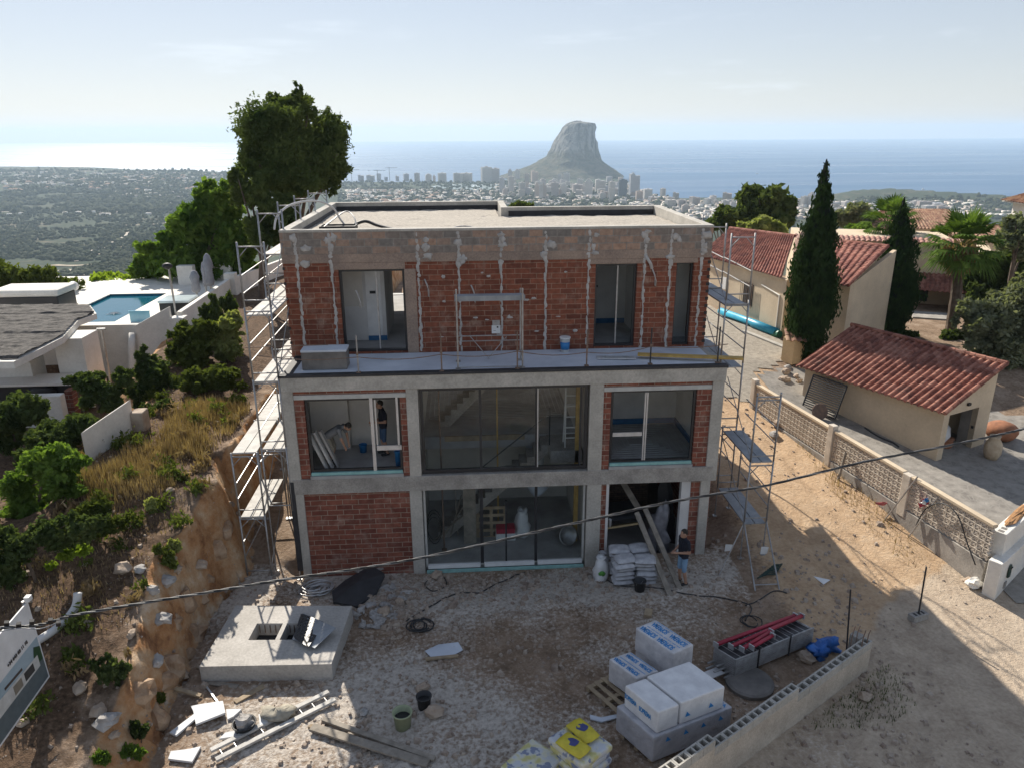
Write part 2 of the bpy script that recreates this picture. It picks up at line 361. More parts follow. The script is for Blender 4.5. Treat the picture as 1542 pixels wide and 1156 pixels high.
# ground colour zones: R pale cement dust, G orange cut soil, B road grey, A drive
dust = np.clip(yard*(1-np.clip(steep*2, 0, 1))*(GX > -2.2)*(.17+.6*np.exp(-((GY+1.2)/1.3)**2)+1.4*fbm(GX*.45+5, GY*.45+2, 4)+.5*np.exp(-((GX-2.5)**2+(GY+6)**2)/6.)), 0, 1)
zone = np.stack([dust, np.clip(steep*1.2, 0, 1), np.clip(road, 0, 1), np.clip(drive*(.85+.3*rut)+.15*rut, 0, 1)], -1).reshape(-1, 4)
m, nt, b = newmat('site_soil'); b.inputs['Roughness'].default_value = .95; b.inputs['Specular IOR Level'].default_value = .15
at = _n(nt, 'ShaderNodeAttribute', attribute_name='zone'); sp = _n(nt, 'ShaderNodeSeparateColor'); nt.links.new(at.outputs['Color'], sp.inputs[0])
P_ = poss(nt); n1 = noise_node(nt, P_, 1.3, 8, .65); n2 = noise_node(nt, P_, 9, 6, .7); n3 = noise_node(nt, P_, 45, 3, .6)
base = ramp(nt, mth(nt, 'ADD', mth(nt, 'MULTIPLY', n1, .6), mth(nt, 'MULTIPLY', n2, .4)), [(.32, (.13, .09, .062)), (.48, (.27, .19, .13)), (.64, (.42, .32, .24))])
drv = ramp(nt, mth(nt, 'ADD', mth(nt, 'MULTIPLY', n1, .5), mth(nt, 'MULTIPLY', n2, .5)), [(.3, (.34, .22, .13)), (.52, (.54, .38, .24)), (.72, (.64, .49, .34))])
org = ramp(nt, n1, [(.32, (.22, .1, .05)), (.44, (.46, .24, .11)), (.56, (.55, .36, .21)), (.68, (.66, .53, .39))])
dst = ramp(nt, n2, [(.3, (.34, .3, .255)), (.65, (.66, .6, .53))])
rdc = ramp(nt, mth(nt, 'ADD', mth(nt, 'MULTIPLY', n1, .5), mth(nt, 'MULTIPLY', n2, .5)), [(.35, (.34, .26, .19)), (.62, (.6, .49, .37))])
humus_shade = ramp(nt, n2, [(.35, (.06, .04, .026)), (.55, (.15, .095, .06)), (.72, (.25, .17, .11))])  # dark brown bank soil, with the dimness of shade mixed into its colour
xx = _n(nt, 'ShaderNodeSeparateXYZ'); nt.links.new(P_, xx.inputs[0]); base = mixc(nt, mrange(nt, mth(nt, 'MULTIPLY_ADD', n1, 2., xx.outputs[0]), -1.4, -2.2), base, humus_shade)
col = mixc(nt, mrange(nt, mth(nt, 'MULTIPLY_ADD', n2, .5, mth(nt, 'ADD', at.outputs['Alpha'], -.25)), .3, .7), base, drv)
col = mixc(nt, mrange(nt, mth(nt, 'MULTIPLY_ADD', n1, .6, mth(nt, 'ADD', sp.outputs[1], -.3)), .25, .6), col, org)
col = mixc(nt, mrange(nt, mth(nt, 'MULTIPLY_ADD', n1, .7, mth(nt, 'ADD', sp.outputs[2], -.35)), .3, .7), col, rdc)
dm = mth(nt, 'ADD', sp.outputs[0], mth(nt, 'MULTIPLY_ADD', n2, 1.6, -.8))
col = mixc(nt, mth(nt, 'MULTIPLY', mrange(nt, dm, .2, .75), .9), col, dst)
pb = _n(nt, 'ShaderNodeTexVoronoi'); pb.inputs['Scale'].default_value = 14; nt.links.new(P_, pb.inputs['Vector'])
peb = mth(nt, 'MULTIPLY', mrange(nt, pb.outputs['Distance'], .28, .16), mrange(nt, noise_node(nt, P_, 3.1, 3), .5, .66))
col = mixc(nt, mth(nt, 'MULTIPLY', peb, .6), col, (.46, .42, .38))
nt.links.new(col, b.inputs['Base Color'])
bump(nt, b, mth(nt, 'ADD', mth(nt, 'MULTIPLY', n2, 1.), mth(nt, 'ADD', mth(nt, 'MULTIPLY', n3, .35), mth(nt, 'MULTIPLY', peb, .3))), .9, .07)
MAT['soil'] = m
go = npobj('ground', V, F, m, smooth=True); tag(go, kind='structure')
ca = go.data.color_attributes.new('zone', 'FLOAT_COLOR', 'POINT'); ca.data.foreach_set('color', zone.astype(np.float32).ravel())
from mathutils.bvhtree import BVHTree
GB = BVHTree.FromPolygons([tuple(v) for v in V.tolist()], F.tolist())
def gnd(x, y):
    r = GB.ray_cast(Vector((x, y, 60)), Vector((0, 0, -1))); return r[0].z if r[0] else hgt(x, y)
def gp(px, py):
    """photo point to the built ground"""
    d = Vector(ray(px, py)).normalized(); r = GB.ray_cast(Vector(CAM), d); return r[0] if r[0] else az(px, py, 0)
def patch(name, poly, mat, dz=.012, step=.4):
    """ground sheet following the terrain, inside a plan polygon"""
    xs_ = [p[0] for p in poly]; ys_ = [p[1] for p in poly]
    nxp = max(2, int((max(xs_)-min(xs_))/step)); nyp = max(2, int((max(ys_)-min(ys_))/step))
    def ins(x, y):
        c = False; n = len(poly)
        for i in range(n):
            a, b_ = poly[i], poly[i-1]
            if (a[1] > y) != (b_[1] > y) and x < (b_[0]-a[0])*(y-a[1])/(b_[1]-a[1])+a[0]: c = not c
        return c
    mb = MB(); ids = {}
    def vid(i, j):
        if (i, j) not in ids:
            x = min(xs_)+(max(xs_)-min(xs_))*i/nxp; y = min(ys_)+(max(ys_)-min(ys_))*j/nyp
            ids[(i, j)] = len(mb.v); mb.v.append((x, y, gnd(x, y)+dz))
        return ids[(i, j)]
    for i in range(nxp):
        for j in range(nyp):
            x = min(xs_)+(max(xs_)-min(xs_))*(i+.5)/nxp; y = min(ys_)+(max(ys_)-min(ys_))*(j+.5)/nyp
            if ins(x, y): mb.f.append((vid(i, j), vid(i+1, j), vid(i+1, j+1), vid(i, j+1))); mb.m.append(0)
    return tag(mb.build(name, mat, smooth=True), kind='structure')
# ------------------------------------------------------------------ far land, sea, rock
SEA = -190.
coast_px = [(-60, 254), (0, 258), (120, 261), (200, 264), (340, 268), (520, 277), (740, 276), (800, 268), (860, 268), (935, 269), (950, 281), (975, 297), (1000, 303), (1120, 303), (1260, 304), (1340, 299), (1420, 305), (1510, 312), (1600, 318)]
cpz = [az(x, y, SEA) for x, y in coast_px]
ca_ = np.array([math.atan2(p.x-CAM[0], p.y-CAM[1]) for p in cpz]); cd_ = np.array([math.hypot(p.x-CAM[0], p.y-CAM[1]) for p in cpz])
o_ = np.argsort(ca_); ca_, cd_ = ca_[o_], cd_[o_]
def vh(x, y):
    x = np.asarray(x, float); y = np.asarray(y, float)
    d = np.hypot(x-CAM[0], y-CAM[1]); a = np.arctan2(x-CAM[0], y-CAM[1]); cd = np.interp(a, ca_, cd_)
    h = np.interp(d, [40, 60, 120, 250, 500, 900, 1500, 2300, 3000, 4000], [-9, -15, -30, -66, -108, -138, -162, -178, -183, -184])
    left = sst(-.16, -.34, a); amp = np.interp(d, [60, 300, 1000, 2500, 3500], [2, 9, 14, 6, 2])*(.35+.65*left)
    h = h+amp*2*fbm(x*.0035, y*.0035, 4)+left*(22+40*fbm(x*.0012+3, y*.0012, 3))*sst(2200, 3600, d)
    right = sst(.42, .5, a)*(1-sst(.66, .72, a)); h = h+right*24*sst(1500, 2000, d)*np.clip(1-(cd-d)/400, 0, 1)
    k = sst(-60, 25, d-cd); k2 = np.clip((d-cd+10)/40, 0, 1)
    return h*(1-k2)+(SEA-4)*k2
A_ = np.linspace(-.78, .9, 300); D_ = np.concatenate([np.geomspace(40, 1200, 110), np.linspace(1230, 7500, 190)])
AA, DD = np.meshgrid(A_, D_); VX = CAM[0]+np.sin(AA)*DD; VY = CAM[1]+np.cos(AA)*DD; VZ = vh(VX, VY)
idx = np.arange(VX.size).reshape(VX.shape)
VF = np.stack([idx[:-1, :-1], idx[:-1, 1:], idx[1:, 1:], idx[1:, :-1]], -1).reshape(-1, 4)
m, nt, b = newmat('valley_land'); b.inputs['Roughness'].default_value = 1; b.inputs['Specular IOR Level'].default_value = .1
P_ = poss(nt); n1 = noise_node(nt, P_, .004, 8, .68); n2 = noise_node(nt, P_, .05, 6, .7); n3 = noise_node(nt, P_, .0013, 3)
f = mth(nt, 'ADD', mth(nt, 'MULTIPLY', n1, .55), mth(nt, 'MULTIPLY', n2, .45))
col = ramp(nt, f, [(.38, (.02, .035, .02)), (.53, (.045, .058, .032)), (.6, (.13, .105, .07)), (.7, (.3, .24, .17))])
nt.links.new(col, b.inputs['Base Color']); MAT['valley'] = m
tag(npobj('valley_terrain', np.stack([VX, VY, VZ], -1).reshape(-1, 3), VF, m, smooth=True), kind='structure')
m, nt, b = newmat('sea_water'); b.inputs['Base Color'].default_value = (.012, .08, .19, 1); b.inputs['Roughness'].default_value = .32; b.inputs['IOR'].default_value = 1.33
P_ = poss(nt); mp = _n(nt, 'ShaderNodeMapping'); mp.inputs['Scale'].default_value = (.0006, .003, 1); nt.links.new(P_, mp.inputs[0])
nz = noise_node(nt, mp.outputs[0], 1., 6); nt.links.new(ramp(nt, nz, [(.3, (.008, .06, .16)), (.7, (.02, .1, .21))]), b.inputs['Base Color'])
nt.links.new(mrange(nt, nz, .35, .65, .26, .4), b.inputs['Roughness'])
bump(nt, b, noise_node(nt, P_, .15, 4), .35, 1.)
mb = MB(); mb.box(-23500, 23500, -180, 20000, SEA-.5, SEA); tag(mb.build('sea', m), kind='structure')
hz = MB(); hz.box(-24500, 24500, -400, 20600, SEA-7, 150)
m = bpy.data.materials.new('haze_air'); m.use_nodes = True; nt = m.node_tree; nt.nodes.clear(); out = _n(nt, 'ShaderNodeOutputMaterial')
pv = _n(nt, 'ShaderNodeVolumePrincipled'); pv.inputs['Color'].default_value = HCOL; pv.inputs['Density'].default_value = HAZE; pv.inputs['Anisotropy'].default_value = .16
nt.links.new(pv.outputs[0], out.inputs['Volume'])
ho = hz.build('haze', m); tag(ho, kind='stuff')
# the great rock by the sea
RD = (az(850, 268, SEA)-Vector(CAM)).length*.985
lev = [(181.5, 873, 880), (183, 868, 884), (186, 860, 901), (192, 853, 903.5), (200, 848, 902), (208, 842, 903), (216, 838, 906), (224, 835.5, 906), (232, 831, 907), (238, 828, 908), (242, 821, 910), (247, 811, 915), (252, 801, 921), (258, 786, 931), (264, 768, 940), (270, 750, 946)]
mb = MB(); nseg = 40; rows = []; RY = az(850, 268, SEA).y
lv2 = []
for i in range(len(lev)-1):
    for k in range(3):
        t = k/3; lv2.append(tuple(lev[i][j]*(1-t)+lev[i+1][j]*t for j in range(3)))
lv2.append(lev[-1])
for yy, xl, xr in lv2:
    a = ay(xl, yy, RY); c = ay(xr, yy, RY); cx, hw = (a.x+c.x)/2, (c.x-a.x)/2
    for j in range(nseg):
        an = 2*PI*j/nseg; dep = hw*1.25+25
        kx, ky = math.cos(an), math.sin(an)
        p = Vector((cx+kx*hw, RY+130+ky*dep, a.z)); q = p*.014
        nn = mnoise.fractal(Vector((q.x, q.y, q.z*.35)), .9, 2.2, 4)*min(34, hw*.3)*(.05+abs(ky)**.7)
        mb.v.append((p.x+kx*nn, p.y+ky*nn, p.z+abs(ky)*mnoise.noise(q*1.3)*5))
L = len(lv2)
for i in range(L-1):
    for j in range(nseg): mb.f.append((i*nseg+j, (i+1)*nseg+j, (i+1)*nseg+(j+1) % nseg, i*nseg+(j+1) % nseg)); mb.m.append(0)
mb.f.append(tuple(range(nseg))); mb.m.append(0)
m, nt, b = newmat('rock_limestone'); b.inputs['Roughness'].default_value = 1; b.inputs['Specular IOR Level'].default_value = .1
P_ = poss(nt); s = _n(nt, 'ShaderNodeSeparateXYZ'); nt.links.new(P_, s.inputs[0]); mp = _n(nt, 'ShaderNodeMapping'); mp.inputs['Scale'].default_value = (.04, .04, .011); nt.links.new(P_, mp.inputs[0])
nz = noise_node(nt, mp.outputs[0], 1., 7, .65); rk = ramp(nt, nz, [(.4, (.035, .037, .038)), (.5, (.15, .145, .135)), (.6, (.32, .3, .27))])
gr = ramp(nt, noise_node(nt, P_, .03, 6), [(.35, (.035, .045, .025)), (.7, (.16, .14, .1))])
hh = mth(nt, 'ADD', s.outputs[2], mth(nt, 'MULTIPLY_ADD', nz, 90, -45)); nt.links.new(mixc(nt, mrange(nt, hh, -95, -55), gr, rk), b.inputs['Base Color'])
bump(nt, b, nz, 1., 25)
tag(mb.build('coastal_rock', m, smooth=True), 'huge grey limestone rock rising sheer from the sea beside the far town', 'rock')
# salt lake
_cx, _cy = np.meshgrid(np.linspace(-40, 1600, 165), np.linspace(250, 450, 101))
_D = np.stack([AF*CF+AR*(x-771)-AU*(y-578) for x, y in zip(_cx.ravel(), _cy.ravel())]); _D /= np.linalg.norm(_D, axis=1)[:, None]; _hit = np.full(len(_D), np.nan); tt = 45.
while tt < 9000:
    q = CAM+_D*tt; z = vh(q[:, 0], q[:, 1]); nw = np.isnan(_hit) & (q[:, 2] < z); _hit[nw] = tt; tt *= 1.012
_hit = np.where(np.isnan(_hit), 9000., _hit).reshape(_cx.shape)
def fpt(px, py, off=0.):
    """photo point to the far land"""
    d = ray(px, py); d = d/np.linalg.norm(d); i = min(max(int((py-250)/2), 0), 100); j = min(max(int((px+40)/10), 0), 164)
    ts = _hit[i, j]*np.linspace(.72, 1.12, 220); Q = CAM+ts[:, None]*d; below = Q[:, 2] < vh(Q[:, 0], Q[:, 1]); k = int(np.argmax(below)) if below.any() else 219
    return Vector((Q[k, 0], Q[k, 1], Q[k, 2]+off))
lk = [(648, 281.5), (665, 278.5), (700, 277), (745, 278), (775, 281), (770, 285), (730, 286), (700, 285.5), (670, 284.5)]
mb = MB(); pts = [az(x, y, -181) for x, y in lk]; mb.prism([(p.x, p.y) for p in pts], -182.5, -181)
tag(mb.build('salt_lake', M('lake_water', (.5, .56, .55), (.42, .5, .5), .01, .15)), kind='structure')
# ------------------------------------------------------------------ the house under construction
MAT['brick_up'] = brick_mat('upper_brick', (.275, .095, .056), (.16, .055, .036), (.32, .22, .16), .45, .156, .009, dirt=(.42, .32, .25), dirt_lo=.52, dirt_hi=.82, offs=.42)
MAT['brick_low'] = brick_mat('lower_brick', (.28, .1, .066), (.165, .055, .04), (.34, .26, .2), .46, .163, .011, dirt=(.4, .31, .25), dirt_lo=.5, dirt_hi=.82, offs=.4)
MAT['block'] = brick_mat('grey_block', (.43, .28, .2), (.22, .2, .18), (.3, .27, .24), .41, .21, .016, dirt=(.4, .37, .34), dirt_lo=.56, dirt_hi=.8, zoff=-.04)
MAT['lintel'] = M('pink_lintel_concrete', (.36, .27, .21), (.25, .19, .155), 1.7, .9, .3, 25, fine=.25)
MAT['gravel'] = M('roof_gravel', (.52, .47, .4), (.36, .32, .27), 9, .95, .9, 34, fine=.3, bdist=.03)
MAT['mortar'] = M('mortar_smear', (.5, .475, .45), (.34, .32, .3), 5, .95, .6, 16)
MAT['tank'] = M('cast_concrete', (.5, .47, .43), (.38, .355, .32), 1.1, .9, .3, 25, fine=.2)
house = thing('unfinished_house', 'three storey house under construction with raw red brick upper floor and bare concrete frame', 'building')
W = 12.38
SEP = {'brick_jamb', 'door_reveal', 'partition', 'side_wall', 'edge_strip', 'middle_floor_slab', 'roof_upstand', 'socket'}
def part(mb, name, mat, par=None, **k):
    if name in SEP: return each(mb, name, mat, par or house, **k)
    return mb.build(name, mat, par or house, **k)
bv = .012
# floors and slabs
mb = MB(); mb.box(.25, W-.25, .26, 10.5, -.5, -.2); part(mb, 'ground_floor_slab', MAT['screed'])
mb = MB(); mb.box(.25, 3.5, .35, 10.5, 2.6, 3.02); mb.box(3.5, 8.75, 2.75, 10.5, 2.6, 3.02); mb.box(8.75, W-.25, .35, 10.5, 2.6, 3.02); part(mb, 'middle_floor_slab', MAT['screed'])
mb = MB(); mb.box(.0, W+.02, .0, 2.3, 5.62, 6.02); mb.box(.0, W, 2.3, 10.6, 5.65, 6.0); part(mb, 'upper_floor_slab', MAT['concrete'], bev=bv)
def wall_with_openings(mb, x0, x1, y0, y1, z0, z1, ops):
    x = x0
    for a, b_, c, d in ops:
        mb.box(x, a, y0, y1, z0, z1)
        if d < z1: mb.box(a, b_, y0, y1, d, z1)
        if c > z0+.01: mb.box(a, b_, y0, y1, z0, c)
        x = b_
    mb.box(x, x1, y0, y1, z0, z1)
# frame: columns (front)
for x0, x1, z0, z1 in ((-.05, .27, 2.5, 5.62), (3.36, 3.69, 2.5, 5.62), (8.53, 8.93, 2.5, 5.62), (12.06, 12.4, 2.5, 5.62), (.05, .29, -.35, 2.5), (3.32, 3.67, -.35, 2.5), (8.53, 8.96, -.35, 2.5), (11.95, 12.24, -.35, 2.5)):
    mb = MB(); mb.box(x0, x1, 0, .34, z0, z1); part(mb, 'column', MAT['concrete_pale'], bev=bv)
# beams
mb = MB(); mb.box(.02, 12.28, -.015, .34, 2.5, 2.965); part(mb, 'floor_beam', MAT['concrete'], bev=bv)
mb = MB(); mb.box(-.03, W+.04, -.03, 0.02, 5.62, 6.03); part(mb, 'edge_beam', MAT['concrete_pale'], bev=bv)
mb = MB(); mb.box(-.06, W+.06, -.06, .16, 6.03, 6.1); part(mb, 'membrane_strip', MAT['membrane'])
mb = MB(); mb.box(.3, W-.2, .2, 1.98, 6.03, 6.085); part(mb, 'insulation_layer', MAT['foil'], bev=.01)
mb = MB(); mb.box(-.02, .3, .16, 2.0, 6.025, 6.06); part(mb, 'membrane_strip', MAT['membrane'])
# middle storey: bays left and right
for xa, xb, j1, j2 in ((.27, 3.36, .27, .18), (8.93, 12.06, .22, .42)):
    mb = MB(); mb.box(xa, xb, .06, .3, 5.5, 5.62); mb.box(xa, xa+j1, .05, .3, 2.97, 5.4); mb.box(xb-j2, xb, .05, .3, 2.97, 5.4); part(mb, 'brick_jamb', MAT['brick_low'])
    mb = MB(); mb.box(xa, xb, .03, .3, 5.37, 5.5); part(mb, 'lintel', MAT['frame_white'], bev=bv)
    mb = MB(); mb.box(xa+j1, xb-j2, -.02, .26, 2.968, 3.06); part(mb, 'sill', MAT['screed'])
    mb = MB(); mb.box(xa+j1+.02, xb-j2-.02, .03, .14, 3.06, 3.15); part(mb, 'sill_profile', MAT['mint'], bev=bv)
def frame(x0, x1, z0, z1, y, t, mat, d=.09, bot=True):
    mb = MB(); mb.box(x0, x0+t, y, y+d, z0, z1); mb.box(x1-t, x1, y, y+d, z0, z1); mb.box(x0+t, x1-t, y, y+d, z1-t, z1)
    if bot: mb.box(x0+t, x1-t, y, y+d, z0, z0+t)
    return mb
def pane(x0, x1, z0, z1, y, par):
    mb = MB(); mb.box(x0, x1, y, y+.012, z0, z1); return mb.build('pane', MAT['glass'], par)
f = part(frame(.56, 3.17, 3.15, 5.37, .1, .07, MAT['dark']), 'window', MAT['dark'])
mb = MB(); mb.box(2.33, 2.42, .06, .15, 3.15, 5.37); mb.box(2.46, 2.5, .1, .15, 3.9, 5.37); mb.box(3.06, 3.12, .06, .12, 3.9, 5.37); mb.box(2.46, 3.16, .06, .13, 3.78, 3.92); each(mb, 'mullion', MAT['alu'], f)
f = part(frame(9.17, 11.62, 3.15, 5.37, .1, .06, MAT['dark']), 'window', MAT['dark'])
mb = MB(); mb.box(10.13, 10.17, .07, .12, 3.21, 5.31); mb.box(10.19, 10.23, .07, .12, 3.21, 5.31); mb.box(9.24, 10.1, .07, .12, 3.98, 4.1); each(mb, 'mullion', MAT['alu'], f)
pane(10.24, 11.55, 3.22, 5.3, .15, f)
# middle storey: glass front of the double height hall
f = part(frame(3.72, 8.5, 3.0, 5.6, .1, .09, MAT['dark'], .12), 'glass_front', MAT['dark'])
for x, t in ((5.42, .07), (7.02, .05), (8.3, .05)):
    mb = MB(); mb.box(x-t/2, x+t/2, .11, .2, 3.09, 5.51); each(mb, 'mullion', MAT['dark'], f)
mb = MB(); mb.box(7.045, 7.075, .09, .11, 3.09, 5.51); each(mb, 'mullion', MAT['alu'], f)
for a, b_ in ((3.81, 5.385), (5.455, 6.99), (7.05, 8.27)): pane(a, b_, 3.09, 5.51, .16, f)
# ground floor
mb = MB(); mb.box(.29, 3.32, .05, .3, -.35, 2.5); part(mb, 'brick_wall', MAT['brick_low'])
f = part(frame(3.7, 8.5, -.12, 2.5, .12, .06, MAT['frame_white'], .1), 'glass_door_front', MAT['frame_white'])
for x, t, z1 in ((5.4, .1, 2.44), (6.13, .05, 2.0), (7.03, .08, 2.44)):
    mb = MB(); mb.box(x-t/2, x+t/2, .11, .2, -.06, z1); each(mb, 'mullion', MAT['dark'], f)
mb = MB(); mb.box(3.76, 5.34, .02, .1, -.14, -.02); mb.box(5.46, 6.98, .02, .1, -.14, -.02); mb.box(7.08, 8.44, .02, .1, -.14, -.02); each(mb, 'threshold', MAT['white'], f)
mb = MB(); mb.box(3.72, 8.48, -.04, .02, -.26, -.17); mb.build('threshold_trim', MAT['mint'], f)
for a, b_ in ((3.78, 5.34), (5.46, 6.98), (7.08, 8.43)): pane(a, b_, -.02, 2.44, .15, f)
mb = MB(); mb.box(8.96, 9.12, .08, .3, -.3, 2.5); mb.box(11.68, 11.95, .08, .3, -.3, 2.5); part(mb, 'brick_jamb', MAT['brick_low'])
mb = MB(); mb.box(9.12, 9.2, .06, .3, -.3, 2.5); mb.box(11.4, 11.68, .1, .3, -.3, 2.5); part(mb, 'door_reveal', MAT['plaster'])
# outer and inner walls
mb = MB(); mb.box(0, .25, .34, 10.5, -.5, 5.65); part(mb, 'side_wall', MAT['concrete'])
mb = MB(); mb.box(W-.25, W, .34, 10.5, -.5, 5.65); part(mb, 'side_wall', MAT['brick_low'])
mb = MB(); wall_with_openings(mb, .25, W-.25, 10.25, 10.5, -.5, 5.65, [(3.8, 8.4, 3.05, 5.5)]); part(mb, 'back_wall', MAT['plaster_in'])  # wide rear opening, out of view, added to let light into the hall
mb = MB(); mb.box(-.1, .05, -.02, 2.2, 0, 2.9); part(mb, 'foundation_membrane', MAT['membrane'])
mb = MB(); mb.box(.26, 3.45, 2.3, 2.45, 3.02, 5.62); mb.box(.26, 1.4, 2.0, 2.299, 3.02, 5.6); part(mb, 'partition', MAT['plaster_in'])
mb = MB(); mb.box(3.45, 3.6, .35, 10.2, -.2, 2.6); mb.box(3.45, 3.6, .35, 10.2, 3.02, 5.62); mb.box(8.6, 8.78, .35, 10.2, -.2, 2.6); mb.box(8.6, 8.78, .35, 10.2, 3.02, 5.62); part(mb, 'partition', MAT['plaster_in'])
mb = MB(); mb.box(8.79, W-.26, 3.45, 3.6, 3.02, 5.62); mb.box(W-.3, W-.26, .35, 3.45, 3.02, 5.62); mb.box(8.785, 8.82, .35, 3.45, 3.02, 5.62); part(mb, 'partition', MAT['plaster'])
mb = MB(); mb.box(8.83, W-.31, 3.38, 3.45, 3.03, 3.2); mb.box(W-.36, W-.3, .4, 3.4, 3.03, 3.2); part(mb, 'edge_strip', MAT['blue_edge'])
mb = MB(); mb.box(3.61, 8.6, 4.6, 4.75, -.2, 2.6); part(mb, 'partition', MAT['plaster_in'])
MAT['pipe'] = M('heating_pipe', (.42, .42, .42), (.34, .34, .34), 3, .5)
# underfloor heating loops
def loops(x0, x1, y0, y1, z, step=.16):
    mb = MB(); k = 0
    while min(x1-x0, y1-y0)-2*k*step > .3:
        a = k*step; mb.tube([(x0+a, y0+a, z), (x1-a, y0+a, z), (x1-a, y1-a, z), (x0+a, y1-a, z), (x0+a, y0+a+step*.8, z)], .012, 5); k += 1
    return mb
part(loops(9.0, W-.4, .5, 3.3, 3.04), 'heating_pipes', MAT['pipe']); part(loops(3.75, 8.5, 4.3, 8.2, 3.04), 'heating_pipes', MAT['pipe'])
# stairs
def stair(x0, x1, y0, y1, z0, z1, n):
    mb = MB(); dx = (x1-x0)/n; dz = (z1-z0)/n
    pts = [(x0, y0, z0)]
    for i in range(n): pts += [(x0+i*dx, y0, z0+(i+1)*dz), (x0+(i+1)*dx, y0, z0+(i+1)*dz)]
    pts += [(x1, y0, z1-.28), (x0+.35, y0, z0-.0)]
    return mb.wallp(pts, (0, y1-y0, 0))
part(stair(4.1, 7.0, 3.6, 4.6, 3.02, 5.9, 14), 'stair_flight', MAT['concrete'])
part(stair(4.0, 7.6, 1.95, 2.68, -.2, 2.97, 16), 'stair_flight', MAT['concrete'])
mb = MB(); mb.box(7.6, 8.58, 1.4, 2.74, 2.6, 3.0); part(mb, 'stair_landing', MAT['concrete'])
mb = MB(); mb.box(4.3, 6.9, 2.68, 2.75, 2.88, 3.05); part(mb, 'formwork_edge', MAT['wood'])
# upper storey
U0, U1, FY = -.11, 12.38, 2.02
ops = [(1.44, 3.33, 6.12, 8.6), (8.94, 10.19, 6.12, 8.65), (11.37, 11.89, 6.12, 8.65)]
mb = MB(); wall_with_openings(mb, U0, U1, FY, FY+.25, 6.02, 8.8, ops); part(mb, 'brick_wall', MAT['brick_up'])
mb = MB(); mb.box(U0-.01, U1+.01, FY-.02, FY+.25, 8.8, 9.06); part(mb, 'lintel_band', MAT['lintel'], bev=bv)
for a, b_, z in ((1.2, 3.36, 8.6), (8.75, 10.4, 8.65), (11.2, 12.0, 8.65)):
    mb = MB(); mb.box(a, b_, FY-.012, FY+.24, z, 8.8); part(mb, 'lintel', MAT['lintel'], bev=bv)
mb = MB(); mb.box(3.33, 3.66, FY-.012, FY+.2, 6.06, 8.6); part(mb, 'pier', MAT['lintel'])
mb = MB(); mb.box(U0-.01, U1+.01, FY-.02, FY+.22, 9.06, 9.68); part(mb, 'block_parapet', MAT['block'])
outl = [(U0, FY), (U1, FY), (U1, 8.1), (6.72, 8.1), (6.72, 10.75), (U0, 10.75)]
MAT['brick_side'] = brick_mat('side_brick', (.3, .085, .042), (.22, .06, .032), (.3, .19, .13), .45, .19, .011, swz='yz')
mb = MB(); mb.box(U0, U0+.25, FY+.25, 10.75, 6.0, 9.06); mb.box(U1-.25, U1, FY+.25, 8.1, 6.0, 9.06); part(mb, 'side_wall', MAT['brick_side'])
mb = MB()
for k in range(12):
    z = 6.2+k*.22
    mb.box(U0-.02, U0+.05, FY-.008, FY+.12, z, z+.08) if k % 2 else None
    mb.box(U1-.08, U1+.015, FY-.01, FY+.15, z, z+.09)
part(mb, 'brick_ends', MAT['black'])
# parapet kerb all round with pale cap
mb = MB(); t = .24
mb.box(U0-.02, U1+.02, FY-.03, FY+t, 9.68, 9.75); mb.box(U0-.02, U0+t, FY+t, 10.75, 9.06, 9.75); mb.box(U1-t, U1+.02, FY+t, 8.1, 9.06, 9.75)
mb.box(6.72-t, U1+.02, 8.1, 8.1+t, 9.06, 9.751); mb.box(6.72-t, 6.72, 8.1+t, 10.75+t, 9.06, 9.749); mb.box(U0-.02, 6.72-t, 10.75, 10.75+t, 9.06, 9.75)
part(mb, 'parapet', MAT['concrete_pale'], bev=bv)
mb = MB(); mb.box(6.75, U1-t-.02, 8.06, 8.095, 9.3, 9.62); mb.box(U0+t, 6.72-t, 10.71, 10.745, 9.3, 9.6); mb.box(U0+t+.005, U0+t+.03, 2.4, 10.7, 9.3, 9.56); part(mb, 'roof_upstand', MAT['membrane'])
mb = MB(); mb.prism([(U0+.1, FY+.1), (U1-.1, FY+.1), (U1-.1, 8.12), (6.6, 8.12), (6.6, 10.8), (U0+.1, 10.8)], 9.06, 9.4)
part(mb, 'roof_slab', MAT['concrete_dark'])
gx, gy = np.meshgrid(np.arange(U0+t+.01, U1-t, .13), np.arange(FY+t+.01, 10.75, .13)); gz_ = 9.44+.1*fbm(gx*.6, gy*.6, 4)+.07*fbm(gx*5, gy*5, 3)
ii = np.arange(gx.size).reshape(gx.shape); ff = np.stack([ii[:-1, :-1], ii[:-1, 1:], ii[1:, 1:], ii[1:, :-1]], -1)
keep = ~((gx[:-1, :-1] > 6.35) & (gy[:-1, :-1] > 7.95)); npobj('roof_gravel', np.stack([gx, gy, gz_], -1).reshape(-1, 3), ff[keep].reshape(-1, 4), MAT['gravel'], house, True)
